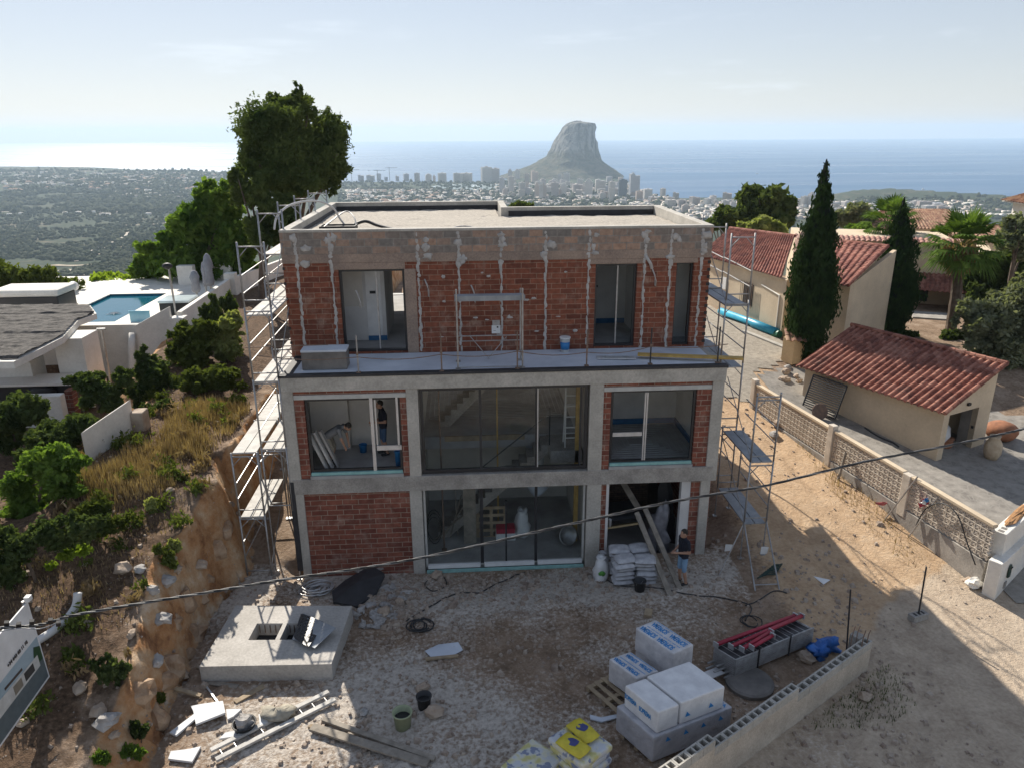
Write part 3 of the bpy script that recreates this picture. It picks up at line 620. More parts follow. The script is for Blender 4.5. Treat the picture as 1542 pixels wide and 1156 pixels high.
# upper interior
mb = MB(); mb.box(U0+.25, U1-.25, FY+.25, 10.7, 5.99, 6.1); part(mb, 'upper_floor_screed', MAT['screed'])
mb = MB(); mb.box(.3, 2.58, 3.5, 3.62, 6.1, 9.0); mb.box(2.46, 2.58, 3.62, 6.2, 6.1, 9.0); mb.box(3.35, 3.47, 2.3, 7.2, 6.1, 9.06); mb.box(8.4, 10.9, 5.1, 5.25, 6.1, 9.0); mb.box(10.55, 10.67, 2.3, 5.1, 6.1, 9.0); mb.box(8.35, 8.47, 3.0, 5.2, 6.1, 9.0); mb.box(11.0, 12.1, 3.1, 3.2, 6.1, 9.0); part(mb, 'partition', MAT['plaster'])
mb = MB(); mb.box(2.0, 2.46, 3.47, 3.5, 6.1, 8.6); part(mb, 'door_panel', MAT['white'])
mb = MB(); mb.box(1.02, 1.9, 3.475, 3.5, 7.2, 8.7); part(mb, 'bare_panel', MAT['plaster_in'])
mb = MB(); mb.box(2.0, 2.58, 3.44, 3.47, 6.1, 6.25); mb.box(8.48, 10.54, 5.06, 5.1, 6.1, 6.26); part(mb, 'edge_strip', MAT['blue_edge'])
mb = MB(); mb.box(9.52, 9.58, 5.04, 5.09, 7.35, 7.42); mb.box(2.12, 2.3, 3.44, 3.469, 7.6, 7.68); part(mb, 'socket', MAT['black'])
mb = MB(); wall_with_openings(mb, U0+.25, 6.5, 10.4, 10.7, 6.1, 9.06, [(.8, 4.8, 6.12, 8.6)]); mb.box(6.5, U1-.25, 8.0, 8.1, 6.1, 9.06); part(mb, 'back_wall', MAT['plaster'])
for (a, b_, c, d), mid in zip(ops, (1.95+.55, 9.63, None)):
    f = part(frame(a, b_, c, d, FY+.1, .07 if mid else .05, MAT['dark'], .1), 'window', MAT['dark'])
    if mid:
        mb = MB(); mb.box(mid-.02, mid+.02, FY+.12, FY+.18, c+.07, d-.07); each(mb, 'mullion', MAT['steel'], f)
    else: pane(a+.05, b_-.05, c+.05, d-.05, FY+.15, f)
pane(9.65, 10.12, 6.2, 8.58, FY+.15, f)
# mortar chases running down the upper front
def chase(x, z0, z1, seed, y=FY, wide=.047):
    r = random.Random(seed); mb = MB(); z = z1; n = 0
    top = z1
    while z > z0:
        hh = r.uniform(.09, .2); wd = wide*(r.uniform(.9, 1.9) if z > 8.75 else r.uniform(.35, 1.15)); xx = x+r.uniform(-.02, .02)
        pts = []
        for k in range(9):
            an = 2*PI*k/9; rr = r.uniform(.75, 1.15); pts.append((xx+math.cos(an)*wd*rr, y-.012, z-hh*.5+math.sin(an)*hh*.72*rr))
        cpt = (xx, y-.03-r.random()*.025, z-hh*.5); nn = len(mb.v); mb.add(pts+[cpt], [(k, 9, (k+1) % 9)[::-1] for k in range(9)]); z -= hh*.8
        z -= .05*(r.random() < .2)
    return mb
for i, x in enumerate((.3, 1.26, 3.74, 4.92, 6.15, 7.46, 8.73, 10.4, 11.17, 12.1)):
    part(chase(x, 6.12, 9.66, 40+i), 'mortar_chase', MAT['mortar'], smooth=True)
    r = random.Random(i)
    mb = MB()
    for _ in range(3):
        xx = x+r.uniform(-.1, .28); zz = r.choice((9.5, 9.35, 9.2, 8.9))+r.uniform(-.1, .1); mb.blob((xx, FY-.02, zz), r.uniform(.07, .16), .022, r.uniform(.06, .13), r.randint(0, 99), .5)
    part(mb, 'mortar_smear', MAT['mortar'], smooth=True)
for i, (x, zt) in enumerate(((1.9, 8.0), (5.25, 8.1), (10.62, 8.5), (3.9, 8.3))):
    mb = MB(); mb.tube([(x, FY-.02, zt), (x+.06, FY-.06, zt-.15), (x+.13, FY-.09, zt-.35), (x+.12, FY-.06, zt-.52)], .014, 6); mb.tube([(x+.02, FY-.02, zt), (x+.1, FY-.05, zt-.2), (x+.1, FY-.07, zt-.5)], .012, 6)
    if x > 10: mb.tube([(x-.22, FY-.015, zt+.4), (x-.05, FY-.02, zt+.15), (x, FY-.02, zt)], .05, 6)
    part(mb, 'cable_conduit', MAT['mortar'], smooth=True)
mb = MB()
for k in range(26):
    r = rnd; mb.blob((r.uniform(3.9, 8.6), FY-.004, r.choice((7.66, 7.7, 7.1, 8.4, 6.6))+r.uniform(-.06, .06)), r.uniform(.03, .1), .012, r.uniform(.015, .05), k, .4)
part(mb, 'mortar_smear', MAT['mortar'], smooth=True)
# ------------------------------------------------------------------ scaffolds
def scaffold(name, label, x0, x1, stacks, plats, rails, mats=('steel', 'plank')):
    """stacks: (Y, z0, z1) rows of 2 m frames; plats: (Ya, Yb, z); rails: (Ya, Yb, z) with guard rails"""
    t = thing(name, label, 'scaffold'); fm = {}
    def frame_mesh(h):
        k = round(h, 2)
        if k not in fm:
            mb = MB(); w_ = x1-x0
            mb.bar((0, 0, 0), (0, 0, h), .026); mb.bar((w_, 0, 0), (w_, 0, h), .026); zt = h-.12
            mb.bar((0, 0, zt), (w_, 0, zt), .022)
            if h > 1.2:
                mb.bar((0, 0, zt-.28), (.26, 0, zt), .014); mb.bar((w_, 0, zt-.28), (w_-.26, 0, zt), .014); mb.bar((0, 0, .18), (w_, 0, .18), .02)
                mb.bar((-.0, 0, 1.0), (.0, .05, 1.0), .035)
            fm[k] = mb.mesh('frame', MAT[mats[0]], True)
        return fm[k]
    for Y, z0, z1 in stacks:
        z = z0
        while z < z1-.05:
            h = min(2., z1-z); o = bpy.data.objects.new('frame', frame_mesh(h)); C.objects.link(o); o.parent = t; o.location = (x0, Y, z); z += h
        g = min(gnd(x0, Y), gnd(x1, Y))
        if z0 > g+.02 and z0 < g+2.3:
            for xx in (x0, x1):
                mb = MB(); mb.bar((xx, Y, gnd(xx, Y)-.03), (xx, Y, z0+.02), .02); mb.rbox((xx, Y, gnd(xx, Y)+.005), .07, .07, .012); mb.build('base_jack', MAT[mats[0]], t)
    for Ya, Yb, z in plats:
        mb = MB(); w_ = (x1-x0-.06)/2
        for k in range(2):
            xa = x0+.02+k*(w_+.02); mb.box(xa, xa+w_, Ya+.03, Yb-.03, z, z+.045+.003*k)
        mb.build('platform', MAT[mats[1]], t, bev=.006)
    for Ya, Yb, z in rails:
        for xx in ((x0,) if x0 < 0 else (x1,)):
            mb = MB(); mb.bar((xx, Ya, z+.55), (xx, Yb, z+.58), .018); each(mb, 'guard_rail', MAT[mats[0]], t)
            mb = MB(); mb.bar((xx, Ya, z+1.02), (xx, Yb, z+1.05), .018); each(mb, 'guard_rail', MAT[mats[0]], t)
        mb = MB(); xx = x1 if x0 < 0 else x0; mb.bar((xx, Ya, z+.1), (xx, Yb, z+1.8), .015); mb.build('brace', MAT[mats[0]], t)
    return t
scaffold('scaffold', 'low outer steel scaffold with two sunlit plank decks at the foot of the earth bank', -1.52, -.82,
    [(-.2, .0, 3.95), (2.3, .9, 3.95), (4.8, 1.9, 3.95)], [(-.2, 2.3, 1.9), (-.2, 2.3, 3.9), (2.3, 4.8, 3.9)], [(-.2, 2.3, .1), (-.2, 2.3, 1.95), (2.3, 4.8, 1.95)])
scaffold('scaffold', 'tall inner steel scaffold hugging the left wall of the house up past its roof', -.74, -.06,
    [(0., 2., 9.7), (2.3, 2.3, 10.3), (4.8, 2.3, 10.3), (7.3, 2.3, 10.3), (9.8, 2.3, 10.3)],
    [(0., 2.3, 3.9), (0., 2.3, 5.9), (2.3, 4.8, 5.9), (0., 2.3, 7.75), (2.3, 4.8, 7.75), (4.8, 7.3, 7.75), (4.8, 7.3, 5.9), (2.3, 4.8, 9.0)],
    [(0, 2.3, 5.95), (0, 2.3, 3.95), (2.3, 4.8, 5.95), (0, 2.3, 7.8), (2.3, 4.8, 7.8), (4.8, 7.3, 7.8), (7.3, 9.8, 7.8), (4.8, 7.3, 5.9)])
sr = scaffold('scaffold', 'grey steel scaffold with metal decks beside the right wall above the dirt drive', 12.95, 13.66,
    [(2., 1.5, 9.5), (4.5, 1.5, 9.5), (7., 1.5, 9.5)], [(2., 4.5, 5.35), (2., 4.5, 7.3), (4.5, 7, 7.3), (4.5, 7, 5.35)],
    [(2., 4.5, 5.4), (2, 4.5, 7.35), (4.5, 7, 7.35), (2., 4.5, 3.4), (4.5, 7, 5.4), (2., 4.5, 1.5)], ('steel', 'deck'))
s2 = scaffold('scaffold', 'short front scaffold bay on splayed legs in the dirt by the right corner', 13.18, 13.86,
    [(-.5, 1.3, 5.4), (1.9, 1.3, 3.4)], [(-.5, 1.9, 1.25), (-.5, 1.9, 3.25)], [(-.5, 1.9, 3.3), (-.5, 1.9, 1.3)], ('steel', 'deck'))
for xx, dx in ((13.18, -.12), (13.86, -.1)):
    mb = MB(); mb.bar((xx, -.5, 1.35), (xx+dx, -2.05, gnd(13, -2.05)), .024); mb.build('splayed_leg', MAT['steel'], s2)
mb = MB(); mb.bar((13.08, -1.9, .12), (13.78, -1.9, .12), .018); mb.build('foot_rail', MAT['steel'], s2)
mb = MB(); mb.bar((13.2, -.45, 1.3), (12.3, -1.2, .02), .016); mb.build('brace', MAT['steel'], s2)
# ------------------------------------------------------------------ things on the terrace and roof
mb = MB(); mb.box(-.62, .62, -.27, .27, 0, .5, 0); mb.box(-.63, .63, -.28, .28, .5, .57, 1)
tag(mb.build('insulation_stack', [MAT['concrete_dark'], MAT['foil']], loc=(1.12, .72, 6.09), bev=.02), 'stack of grey insulation boards under a pale sheet at the left end of the terrace', 'insulation boards')
t = thing('trestle_scaffold', 'single trestle scaffold with a grey metal deck standing on the terrace', 'scaffold', (5.73, .2, 6.09))
for xx in (-.9, .9):
    mb = MB(); mb.bar((xx, 0, 0), (xx, 0, 2.25), .025); mb.bar((xx, .75, 0), (xx, .75, 2.1), .025); mb.bar((xx, 0, .3), (xx, .75, .3), .018); mb.bar((xx, 0, 1.9), (xx, .75, 1.9), .018); mb.rbox((xx, 0, .01), .07, .07, .012); mb.rbox((xx, .75, .01), .07, .07, .012); mb.build('end_frame', MAT['steel'], t)
mb = MB(); mb.box(-.95, .98, .1, .62, 1.93, 1.99); mb.box(-.95, .98, .08, .1, 1.9, 2.04); mb.build('deck', MAT['deck'], t)
mb = MB(); mb.bar((-.9, .75, .75), (.9, .75, .75), .014); mb.bar((-.9, 0, .05), (.9, 0, .05), .014); mb.bar((-.55, .75, .75), (.0, .75, .05), .012); mb.bar((.5, .75, .7), (-.05, .75, .05), .012); mb.bar((-.9, .75, .6), (.9, .75, .6), .012); mb.build('brace', MAT['steel'], t)
t = thing('site_notice', 'small white notice sheet below a grey box on the upper brick wall', 'notice', (5.98, 2.0, 6.75))
mb = MB(); mb.box(-.13, .13, 0, .012, -.13, .12); mb.build('sheet', MAT['white'], t)
mb = MB(); mb.box(-.11, .11, -.01, .012, .12, .28); mb.build('grey_box', MAT['steel'], t); mb = MB(); mb.box(.02, .07, -.004, 0, .04, .09); mb.box(-.08, -.0, -.004, 0, -.05, -.04); mb.build('print', MAT['dark'], t)
def bucket(name, label, cat, loc, r, h, m1, m2=None, handle=True, lid=None, fill=None, group=None):
    t = thing(name, label, cat, loc, rnd.uniform(0, 6), group)
    mb = MB(); mb.lathe([(r*.82, 0), (r, h), (r*1.06, h), (r*1.06, h-.03), (r*.97, h-.03)] if False else [(r*.82, 0), (r*.98, h*.93), (r*1.07, h*.94), (r*1.07, h), (r*.95, h), (r*.8, .03), (0, .03)], n=20); mb.build('tub', m1, t, smooth=True)
    if m2: mb = MB(); mb.lathe([(r*.853, h*.18), (r*.945, h*.7)], n=20); mb.v = [(x*1.02, y*1.02, z) for x, y, z in mb.v]; mb.build('label', m2, t, smooth=True)
    if lid: mb = MB(); mb.lathe([(r*1.09, h-.02), (r*1.09, h+.015), (0, h+.02)], n=20); mb.build('lid', lid, t)
    if fill: mb = MB(); mb.lathe([(r*.9, h*.6), (0, h*.62)], n=20); mb.build('contents', fill, t)
    if handle:
        mb = MB(); mb.tube([(r*1.05*math.cos(a), r*1.05*math.sin(a)*.35-.02, h*.93-abs(math.sin(a))*h*.5) for a in [PI*k/10 for k in range(11)]], .006, 5); mb.build('handle', MAT['steel'], t)
    return t
bucket('paint_bucket', 'white and blue paint bucket standing on the terrace by the brick wall', 'bucket', (8.03, 1.72, 6.09), .15, .44, MAT['white'], MAT['blue'], lid=MAT['white'])
for i, (x, y) in enumerate(((2.1, .08), (4.38, .05), (6.48, .12), (8.44, .2), (10.26, .22), (12.2, .2))):
    t = thing('guard_post', ['slim grey guard post just right of the insulation stack', 'slim rusty guard post by the left leg of the trestle', 'rusty guard post by the right leg of the trestle', 'orange rusty guard post below the paint bucket', 'dark guard post below the middle balcony door', 'dark guard post at the right end of the terrace'][i], 'post', (x, y, 6.1), 0, 'guard posts along the terrace edge')
    mb = MB(); mb.bar((0, 0, 0), (0, 0, 1.05), .022); mb.build('pole', MAT['rust' if i in (1, 2, 3) else 'steel' if i == 0 else 'dark'], t); mb = MB(); mb.rbox((0, 0, .01), .06, .05, .015); mb.rbox((0, -.02, .55), .03, .02, .04); mb.build('clamp', MAT['rust'], t)
mb = MB(); P = [(-.6, .1, 6.65), (2.1, .06, 6.55), (4.38, .03, 6.58), (6.48, .1, 6.6), (8.44, .18, 6.5), (10.26, .2, 6.62), (12.9, .2, 6.7)]
pts = []
for a, b_ in zip(P[:-1], P[1:]): pts += [Vector(a).lerp(Vector(b_), k/6)-Vector((0, 0, .1*math.sin(PI*k/6))) for k in range(6)]
mb.tube(pts, .013, 5); tag(mb.build('guard_rope', MAT['rust']), 'long sagging rope strung along the terrace guard posts', 'rope')
mb = MB(); mb.bar((-.9, .2, 6.85), (1.3, .3, 6.85), .014); tag(mb.build('scaffold_tie', MAT['rust']), 'thin rusty tie bar reaching from the left scaffold to the terrace corner', 'pole')
mb = MB(); mb.obox((11.5, .55, 6.2), (1.45, -.32, .0), (.03, .1, 0), (0, 0, .03)); tag(mb.build('timber_plank', MAT['timber_yellow']), 'yellow plank lying at the right end of the terrace', 'plank')
mb = MB(); mb.obox((9.4, .75, 6.13), (.55, -.06, 0), (.0, .03, 0), (0, 0, .02)); mb.obox((9.4, .9, 6.13), (.55, -.06, 0), (.0, .03, 0), (0, 0, .02)); mb.obox((9.1, .85, 6.13), (.02, .1, 0), (.02, 0, 0), (0, 0, .02)); mb.obox((9.7, .8, 6.13), (.02, .1, 0), (.02, 0, 0), (0, 0, .02)); tag(mb.build('metal_profile', MAT['alu']), 'short pale metal rung profile lying on the terrace below the middle door', 'profile')
t = thing('mortar_tray', 'black mortar tray with a raised rim on the roof gravel', 'tray', (1.3, 3.6, 9.53))
mb = MB(); mb.box(-.5, .5, -.3, .3, 0, .03); mb.box(-.5, .5, -.33, -.3, 0, .16); mb.box(-.5, .5, .3, .33, 0, .16); mb.box(-.53, -.5, -.33, .33, 0, .161); mb.box(.5, .53, -.33, .33, 0, .161); mb.build('tray', MAT['black'], t)
mb = MB(); mb.box(-.45, .45, -.25, .25, .05, .12); mb.build('contents', MAT['concrete_dark'], t)
mb = MB(); a0 = (ay(413, 346, 2.2), ay(418, 325, 2.4), ay(440, 308, 2.9), ay(475, 303, 3.4), ay(500, 312, 3.7), ay(512, 330, 3.9), ay(520, 340, 4.0))
def smoothpath(P, n=6):
    P = [Vector(p) for p in P]; out = []
    for i in range(len(P)-1):
        p0, p1, p2, p3 = P[max(i-1, 0)], P[i], P[i+1], P[min(i+2, len(P)-1)]
        for k in range(n):
            t = k/n; out.append(.5*((2*p1)+(p2-p0)*t+(2*p0-5*p1+4*p2-p3)*t*t+(3*p1-p0-3*p2+p3)*t**3))
    return out+[P[-1]]
mb.tube(smoothpath(a0), .03, 8); tag(mb.build('conduit_loop', MAT['plaster'], smooth=True), 'pale flexible conduit arching over the left roof parapet', 'conduit')
for nm, lb, PP, r, mt in (('roof_cable', 'dark bundled cable lying on the gravel right of the mortar tray', [(1.6, 4.0, 9.6), (2.0, 4.3, 9.72), (2.4, 4.1, 9.62), (2.9, 3.7, 9.55), (3.4, 3.3, 9.52)], .05, 'black'), ('roof_cable', 'thin grey cable looped high beside the mortar tray', [(.7, 3.2, 9.5), (1.0, 3.9, 9.75), (1.4, 4.6, 10.0), (1.7, 4.2, 9.85), (1.8, 3.8, 9.6)], .02, 'steel'), ('roof_cable', 'thin grey cable loop on the gravel at the middle front of the roof', [(4.4, 2.5, 9.52), (4.8, 2.9, 9.66), (5.3, 3.0, 9.66), (5.8, 2.5, 9.5)], .025, 'steel')):
    mb = MB(); mb.tube(smoothpath(PP), r, 6); tag(mb.build(nm, MAT[mt], smooth=True), lb, 'cable')
# ------------------------------------------------------------------ people
def person(label, loc, rz, J, cols, hair_long=False):
    """J: joints (facing -y). one continuous body, remeshed; clothing colours follow the limbs"""
    V3 = lambda k: Vector(J[k]); mb = MB(); seg = []
    def limb(a, b_, ra, rb, mi, n=10):
        a, b_ = Vector(a), Vector(b_); k = 6; mb.tube([a.lerp(b_, i/k) for i in range(k+1)], [ra+(rb-ra)*i/k for i in range(k+1)], n); mb.blob(a, ra, ra, ra, 0, 0, 8, 6); mb.blob(b_, rb, rb, rb, 0, 0, 8, 6); seg.append((a, b_, mi, (ra+rb)/2))
    up = (V3('neck')-V3('pelvis')).normalized(); side = (V3('sr')-V3('sl')).normalized()
    for s_ in (-1, 0, 1): limb(V3('pelvis')+side*.07*s_, V3('chest')+side*.085*s_, .115, .118, 0)
    limb(V3('sl'), V3('sr'), .072, .072, 0); limb(V3('chest')-up*.02, V3('neck'), .1, .062, 0); limb(V3('neck'), V3('head')-up*.02, .058, .062, 3)
    hd = V3('head'); fw = Vector(J['look']).normalized()
    mb.blob(hd, .082, .098, .118, 0, 0, 14, 10); seg.append((hd-up*.03, hd+up*.05, 3, .1)); mb.blob(hd+fw*.05-up*.05, .055, .05, .06, 0, 0, 10, 8); mb.blob(hd+fw*.1-up*.01, .016, .02, .025, 0, 0, 8, 6); mb.blob(hd+side*.083, .015, .022, .034, 0, 0, 8, 6); mb.blob(hd-side*.083, .015, .022, .034, 0, 0, 8, 6)
    for s_ in 'lr':
        S, E, H_ = V3('s'+s_), V3('e'+s_), V3('h'+s_); mid = S.lerp(E, .62)
        limb(S, mid, .066, .06, 0); limb(mid, E, .05, .043, 3); limb(E, H_, .042, .03, 3)
        d = (H_-E).normalized(); u = d.cross(Vector((1, 0, .2))).normalized(); v = d.cross(u); palm = H_+d*.05; limb(H_, palm+d*.03, .03, .032, 3)
        for q in range(4):
            b0 = palm+d*.04+u*(q-1.5)*.019; b1 = b0+d*(.035+.006*(q in (1, 2)))+v*.008; limb(b0, b1, .0095, .009, 3, 6); limb(b1, b1+d*.02+v*.028, .009, .008, 3, 6)
        limb(palm+u*.03, palm+u*.05+d*.03+v*.015, .011, .0095, 3, 6)
        Hp, K, A = V3('p'+s_), V3('k'+s_), V3('a'+s_); kn = Hp.lerp(K, J.get('short', .9))
        limb(Hp, kn, .092, .072, 1); limb(kn, K, .058, .056, 1 if J.get('short', .9) > 1 else 3); limb(K, K.lerp(A, .35), .055, .056, 3 if J.get('short', .9) < 1.1 else 1); limb(K.lerp(A, .35), A, .054, .04, 3 if J.get('short', .9) < 1.1 else 1)
        ft = Vector(J.get('foot', (0, -1, 0))); limb(A-Vector((0, 0, .03))-ft*.03, A-Vector((0, 0, .045))+ft*.17, .045, .038, 2)
    tmp = mb.build('tmp', [], None); md = tmp.modifiers.new('r', 'REMESH'); md.mode = 'VOXEL'; md.voxel_size = .0125; md.use_smooth_shade = True
    dg = bpy.context.evaluated_depsgraph_get(); me = bpy.data.meshes.new_from_object(tmp.evaluated_get(dg)); bpy.data.objects.remove(tmp)
    me.name = 'person'; me.materials.clear()
    for c in cols: me.materials.append(c)
    cc = np.empty(len(me.polygons)*3); me.polygons.foreach_get('center', cc); cc = cc.reshape(-1, 3); best = np.full(len(cc), 1e9); mi = np.zeros(len(cc), np.int32)
    for a, b_, k, rr in seg:
        a = np.array(a); d = np.array(b_)-a; L2 = max(d@d, 1e-9); tt = np.clip(((cc-a)@d)/L2, 0, 1); dd = np.linalg.norm(cc-a-tt[:, None]*d, axis=1)-rr
        w_ = dd < best; best[w_] = dd[w_]; mi[w_] = k
    me.polygons.foreach_set('material_index', mi); me.polygons.foreach_set('use_smooth', np.ones(len(cc), bool))
    t = bpy.data.objects.new('person', me); C.objects.link(t); t.location = loc; t.rotation_euler = (0, 0, rz); tag(t, label, 'person')
    h = MB(); h.blob(hd-fw*.022+up*.028, .09, .1, .11, 0, .08, 14, 10); h.build('hair', MAT['hair'], t, smooth=True)
    e = MB()
    for s_ in (-1, 1): e.blob(hd+fw*.088+side*.032*s_+up*.012, .011, .008, .008, 0, 0, 8, 6)
    each(e, 'eye', MAT['black'], t); e = MB(); e.blob(hd+fw*.094-up*.05, .025, .01, .007, 0, 0, 8, 6); e.build('mouth', MAT['red'], t)
    return t
STAND = dict(pelvis=(0, 0, .95), chest=(0, .01, 1.3), neck=(0, .0, 1.47), head=(0, -.04, 1.63), look=(0, -1, -.35), sl=(-.19, 0, 1.42), sr=(.19, 0, 1.42), el=(-.25, .02, 1.13), er=(.25, .02, 1.13), hl=(-.1, -.24, 1.08), hr=(.08, -.26, 1.1),
    pl=(-.095, 0, .9), pr=(.095, 0, .9), kl=(-.11, -.03, .5), kr=(.12, -.02, .5), al=(-.12, .02, .09), ar=(.13, .06, .09), short=.95)
navy = M('navy_cloth', (.015, .018, .03), (.01, .012, .02), 6, .9); denim = M('pale_denim', (.22, .35, .5), (.16, .27, .4), 8, .9); greyc = M('grey_cloth', (.2, .2, .2), (.14, .14, .14), 6, .9); jean = M('blue_denim', (.06, .11, .2), (.04, .08, .15), 6, .9); khaki = M('khaki_cloth', (.25, .22, .17), (.18, .155, .12), 6, .9)
g = gp(1030, 880); person('person in dark top and light blue shorts standing outside the open garage', (g.x-.05, g.y+.1, g.z-.01), R_(-75), STAND, [navy, denim, MAT['black'], MAT['skin']])
BEND = dict(pelvis=(0, .08, .9), chest=(0, -.24, 1.1), neck=(0, -.4, 1.18), head=(0, -.56, 1.2), look=(0, -.7, -.7), sl=(-.19, -.34, 1.14), sr=(.19, -.34, 1.14), el=(-.22, -.42, .86), er=(.22, -.42, .86), hl=(-.14, -.46, .64), hr=(.14, -.48, .64),
    pl=(-.095, .08, .86), pr=(.095, .08, .86), kl=(-.11, -.08, .48), kr=(.12, -.04, .48), al=(-.12, .04, .09), ar=(.13, .1, .09), short=.95)
person('person in grey clothes bending forward beside the leaning boards indoors', (1.02, .95, 3.03), R_(78), BEND, [greyc, khaki, MAT['black'], MAT['skin']])
S3 = dict(STAND); S3.update(head=(0, -.07, 1.62), hl=(-.2, -.22, 1.0), hr=(.1, -.3, 1.12), short=.95)
person('person in dark T-shirt and blue shorts standing indoors behind the window bar', (2.5, 1.5, 3.03), R_(-70), S3, [navy, jean, MAT['black'], MAT['skin']])
# ------------------------------------------------------------------ things inside the open storeys
for i, (x, d, lb) in enumerate(((.72, .0, 'front pale plasterboard leaning in the middle left room'), (.86, .16, 'second pale plasterboard leaning behind the first'), (1.0, .34, 'grey board leaning behind the pale plasterboards'))):
    mb = MB(); mb.obox((x, .5+d*.6, 3.62), (.0, .1, 0), (-.22, .0, .57), (.03, 0, .012)); tag(mb.build('leaning_board', MAT['wood' if i < 2 else 'concrete_dark'] if False else MAT['plank' if i < 2 else 'plaster_dark'], bev=.004), lb, 'board')
bucket('bucket', 'small blue bucket on the floor of the middle left room', 'bucket', (1.82, 1.75, 3.02), .12, .25, MAT['blue'])
bucket('bucket', 'blue canister by the right jamb of the middle left room', 'canister', (3.0, .6, 3.02), .11, .5, MAT['blue'], handle=False)
def prop(x, y, z0, z1, mt, lb):
    t = thing('steel_prop', lb, 'prop', (x, y, z0)); h = z1-z0
    mb = MB(); mb.bar((0, 0, 0), (0, 0, h*.6), .03); mb.build('outer_tube', MAT[mt], t); mb = MB(); mb.bar((0, 0, h*.5), (0, 0, h), .022); mb.build('inner_tube', MAT[mt], t); mb = MB(); mb.rbox((0, 0, .006), .08, .08, .006); mb.rbox((0, 0, h-.006), .08, .08, .006); each(mb, 'plate', MAT[mt], t)
prop(4.22, 1.2, -.2, 5.6, 'rust', 'rusty tall prop at the left of the glazed hall')
prop(6.0, 2.5, -.2, 5.6, 'timber_yellow', 'yellow tall prop in the middle of the glazed hall')
mb = MB(); mb.box(8.36, 8.5, 1.4, 1.5, -.2, 5.6); tag(mb.build('timber_post', MAT['timber_yellow']), 'yellow timber post by the right wall of the glazed hall', 'post')
t = thing('stepladder', 'white stepladder standing on the stair landing in the glazed hall', 'ladder', (8.3, 1.75, 3.0))
for yy in (0, .45):
    mb = MB(); s_ = 1 if yy == 0 else -1
    for xx in (-.22, .22): mb.bar((xx, yy-.1, 0), (xx*.8, .2, 1.9), .025)
    for k in range(5 if yy == 0 else 2): z = .3+k*(.33 if yy == 0 else 1.); f_ = z/1.9; yv = (yy-.1)*(1-f_)+.2*f_; mb.bar((-.22+.04*f_, yv, z), (.22-.04*f_, yv, z), .022)
    mb.build('rail_pair', MAT['white'], t)
mb = MB(); mb.bar((5.0, 1.9, 1.9), (7.55, 1.9, 4.0), .02); mb.bar((5.1, 1.9, .9), (5.1, 1.9, 2.0), .02); mb.bar((7.62, 1.9, 2.95), (7.62, 1.9, 4.25), .02); tag(mb.build('stair_handrail', MAT['dark']), 'thin dark temporary handrail beside the lower stair of the hall', 'handrail')
mb = MB(); mb.box(6.6, 7.0, 2.3, 2.34, -.2, 1.9); tag(mb.build('upright_board', MAT['wood_grey'], loc=(-1.75, -.8, 0)), 'tall weathered board standing upright in the ground floor hall', 'board')
def pallet(name, label, loc, rz, w=1.2, d=.8, up=False, group=None, mt='wood'):
    t = thing(name, label, 'pallet', loc, rz, group); mb = MB()
    for k in range(5): y = -d/2+.05+k*(d-.1)/4; mb.box(-w/2, w/2, y-.05, y+.05, .12, .143)
    mb.build('top_boards', MAT[mt], t); mb = MB()
    for x in (-w/2+.05, 0, w/2-.05): mb.box(x-.05, x+.05, -d/2, d/2, .02, .12)
    each(mb, 'runner', MAT[mt], t)
    if up: t.rotation_euler = (R_(80), 0, rz)
    return t
pallet('pallet', 'wooden pallet stood on edge in the ground floor hall', (5.75, 2.1, .25), 0, 1.0, 1.1, True)
def sack(mb, c, hx, hy, hz, rz, seed):
    """filled sack: rounded pillow"""
    n = 10; vs = []; co, si = math.cos(rz), math.sin(rz); r = random.Random(seed)
    for i in range(n+1):
        for j in range(n+1):
            u, v = -1+2*i/n, -1+2*j/n; e = (1-abs(u)**4)*(1-abs(v)**4)
            for sgn in (1, -1):
                x, y = u*hx*(1-.06*v*v), v*hy*(1-.05*u*u); z = sgn*hz*(e**.4)+mnoise.noise(Vector((u*2+seed, v*2, sgn)))*.02
                vs.append((c[0]+x*co-y*si, c[1]+x*si+y*co, c[2]+z))
    q = lambda i, j, s_: (i*(n+1)+j)*2+s_
    fs = []
    for i in range(n):
        for j in range(n):
            fs.append((q(i, j, 0), q(i+1, j, 0), q(i+1, j+1, 0), q(i, j+1, 0))); fs.append((q(i, j, 1), q(i, j+1, 1), q(i+1, j+1, 1), q(i+1, j, 1)))
    mb.add(vs, fs)
def standing_bag(name, label, loc, r, h, mat, seed, logo=None, tie=True):
    t = thing(name, label, 'sack', loc); mb = MB(); n = 16; prof = [(r*.8, 0), (r*1.05, h*.06), (r*1.1, h*.2), (r*1.08, h*.38), (r*1.0, h*.56), (r*.92, h*.7), (r*.7, h*.82), (r*.5, h*.88), (r*.72, h*1.0), (r*.4, h*.94), (0, h*.9)]
    mb.lathe(prof, n=n); mb.v = [(x*(1+.42*mnoise.noise(Vector((x*6, y*6, z*7+seed)))), y*(1+.42*mnoise.noise(Vector((x*6+9, y*6, z*7+seed)))), z*(1+.1*mnoise.noise(Vector((x*9, y*9, seed))))) for x, y, z in mb.v]; mb.build('sack_body', mat, t, smooth=True)
    if logo: mb = MB(); mb.blob((0, -r*1.0, h*.42), r*.55, .02, h*.12, 3, .2); mb.build('print', logo, t, smooth=True)
    return t
standing_bag('rubble_sack', 'crumpled white plastic sack beside a red box in the ground floor hall', (6.75, 1.9, -.2), .24, .95, MAT['white'], 2)
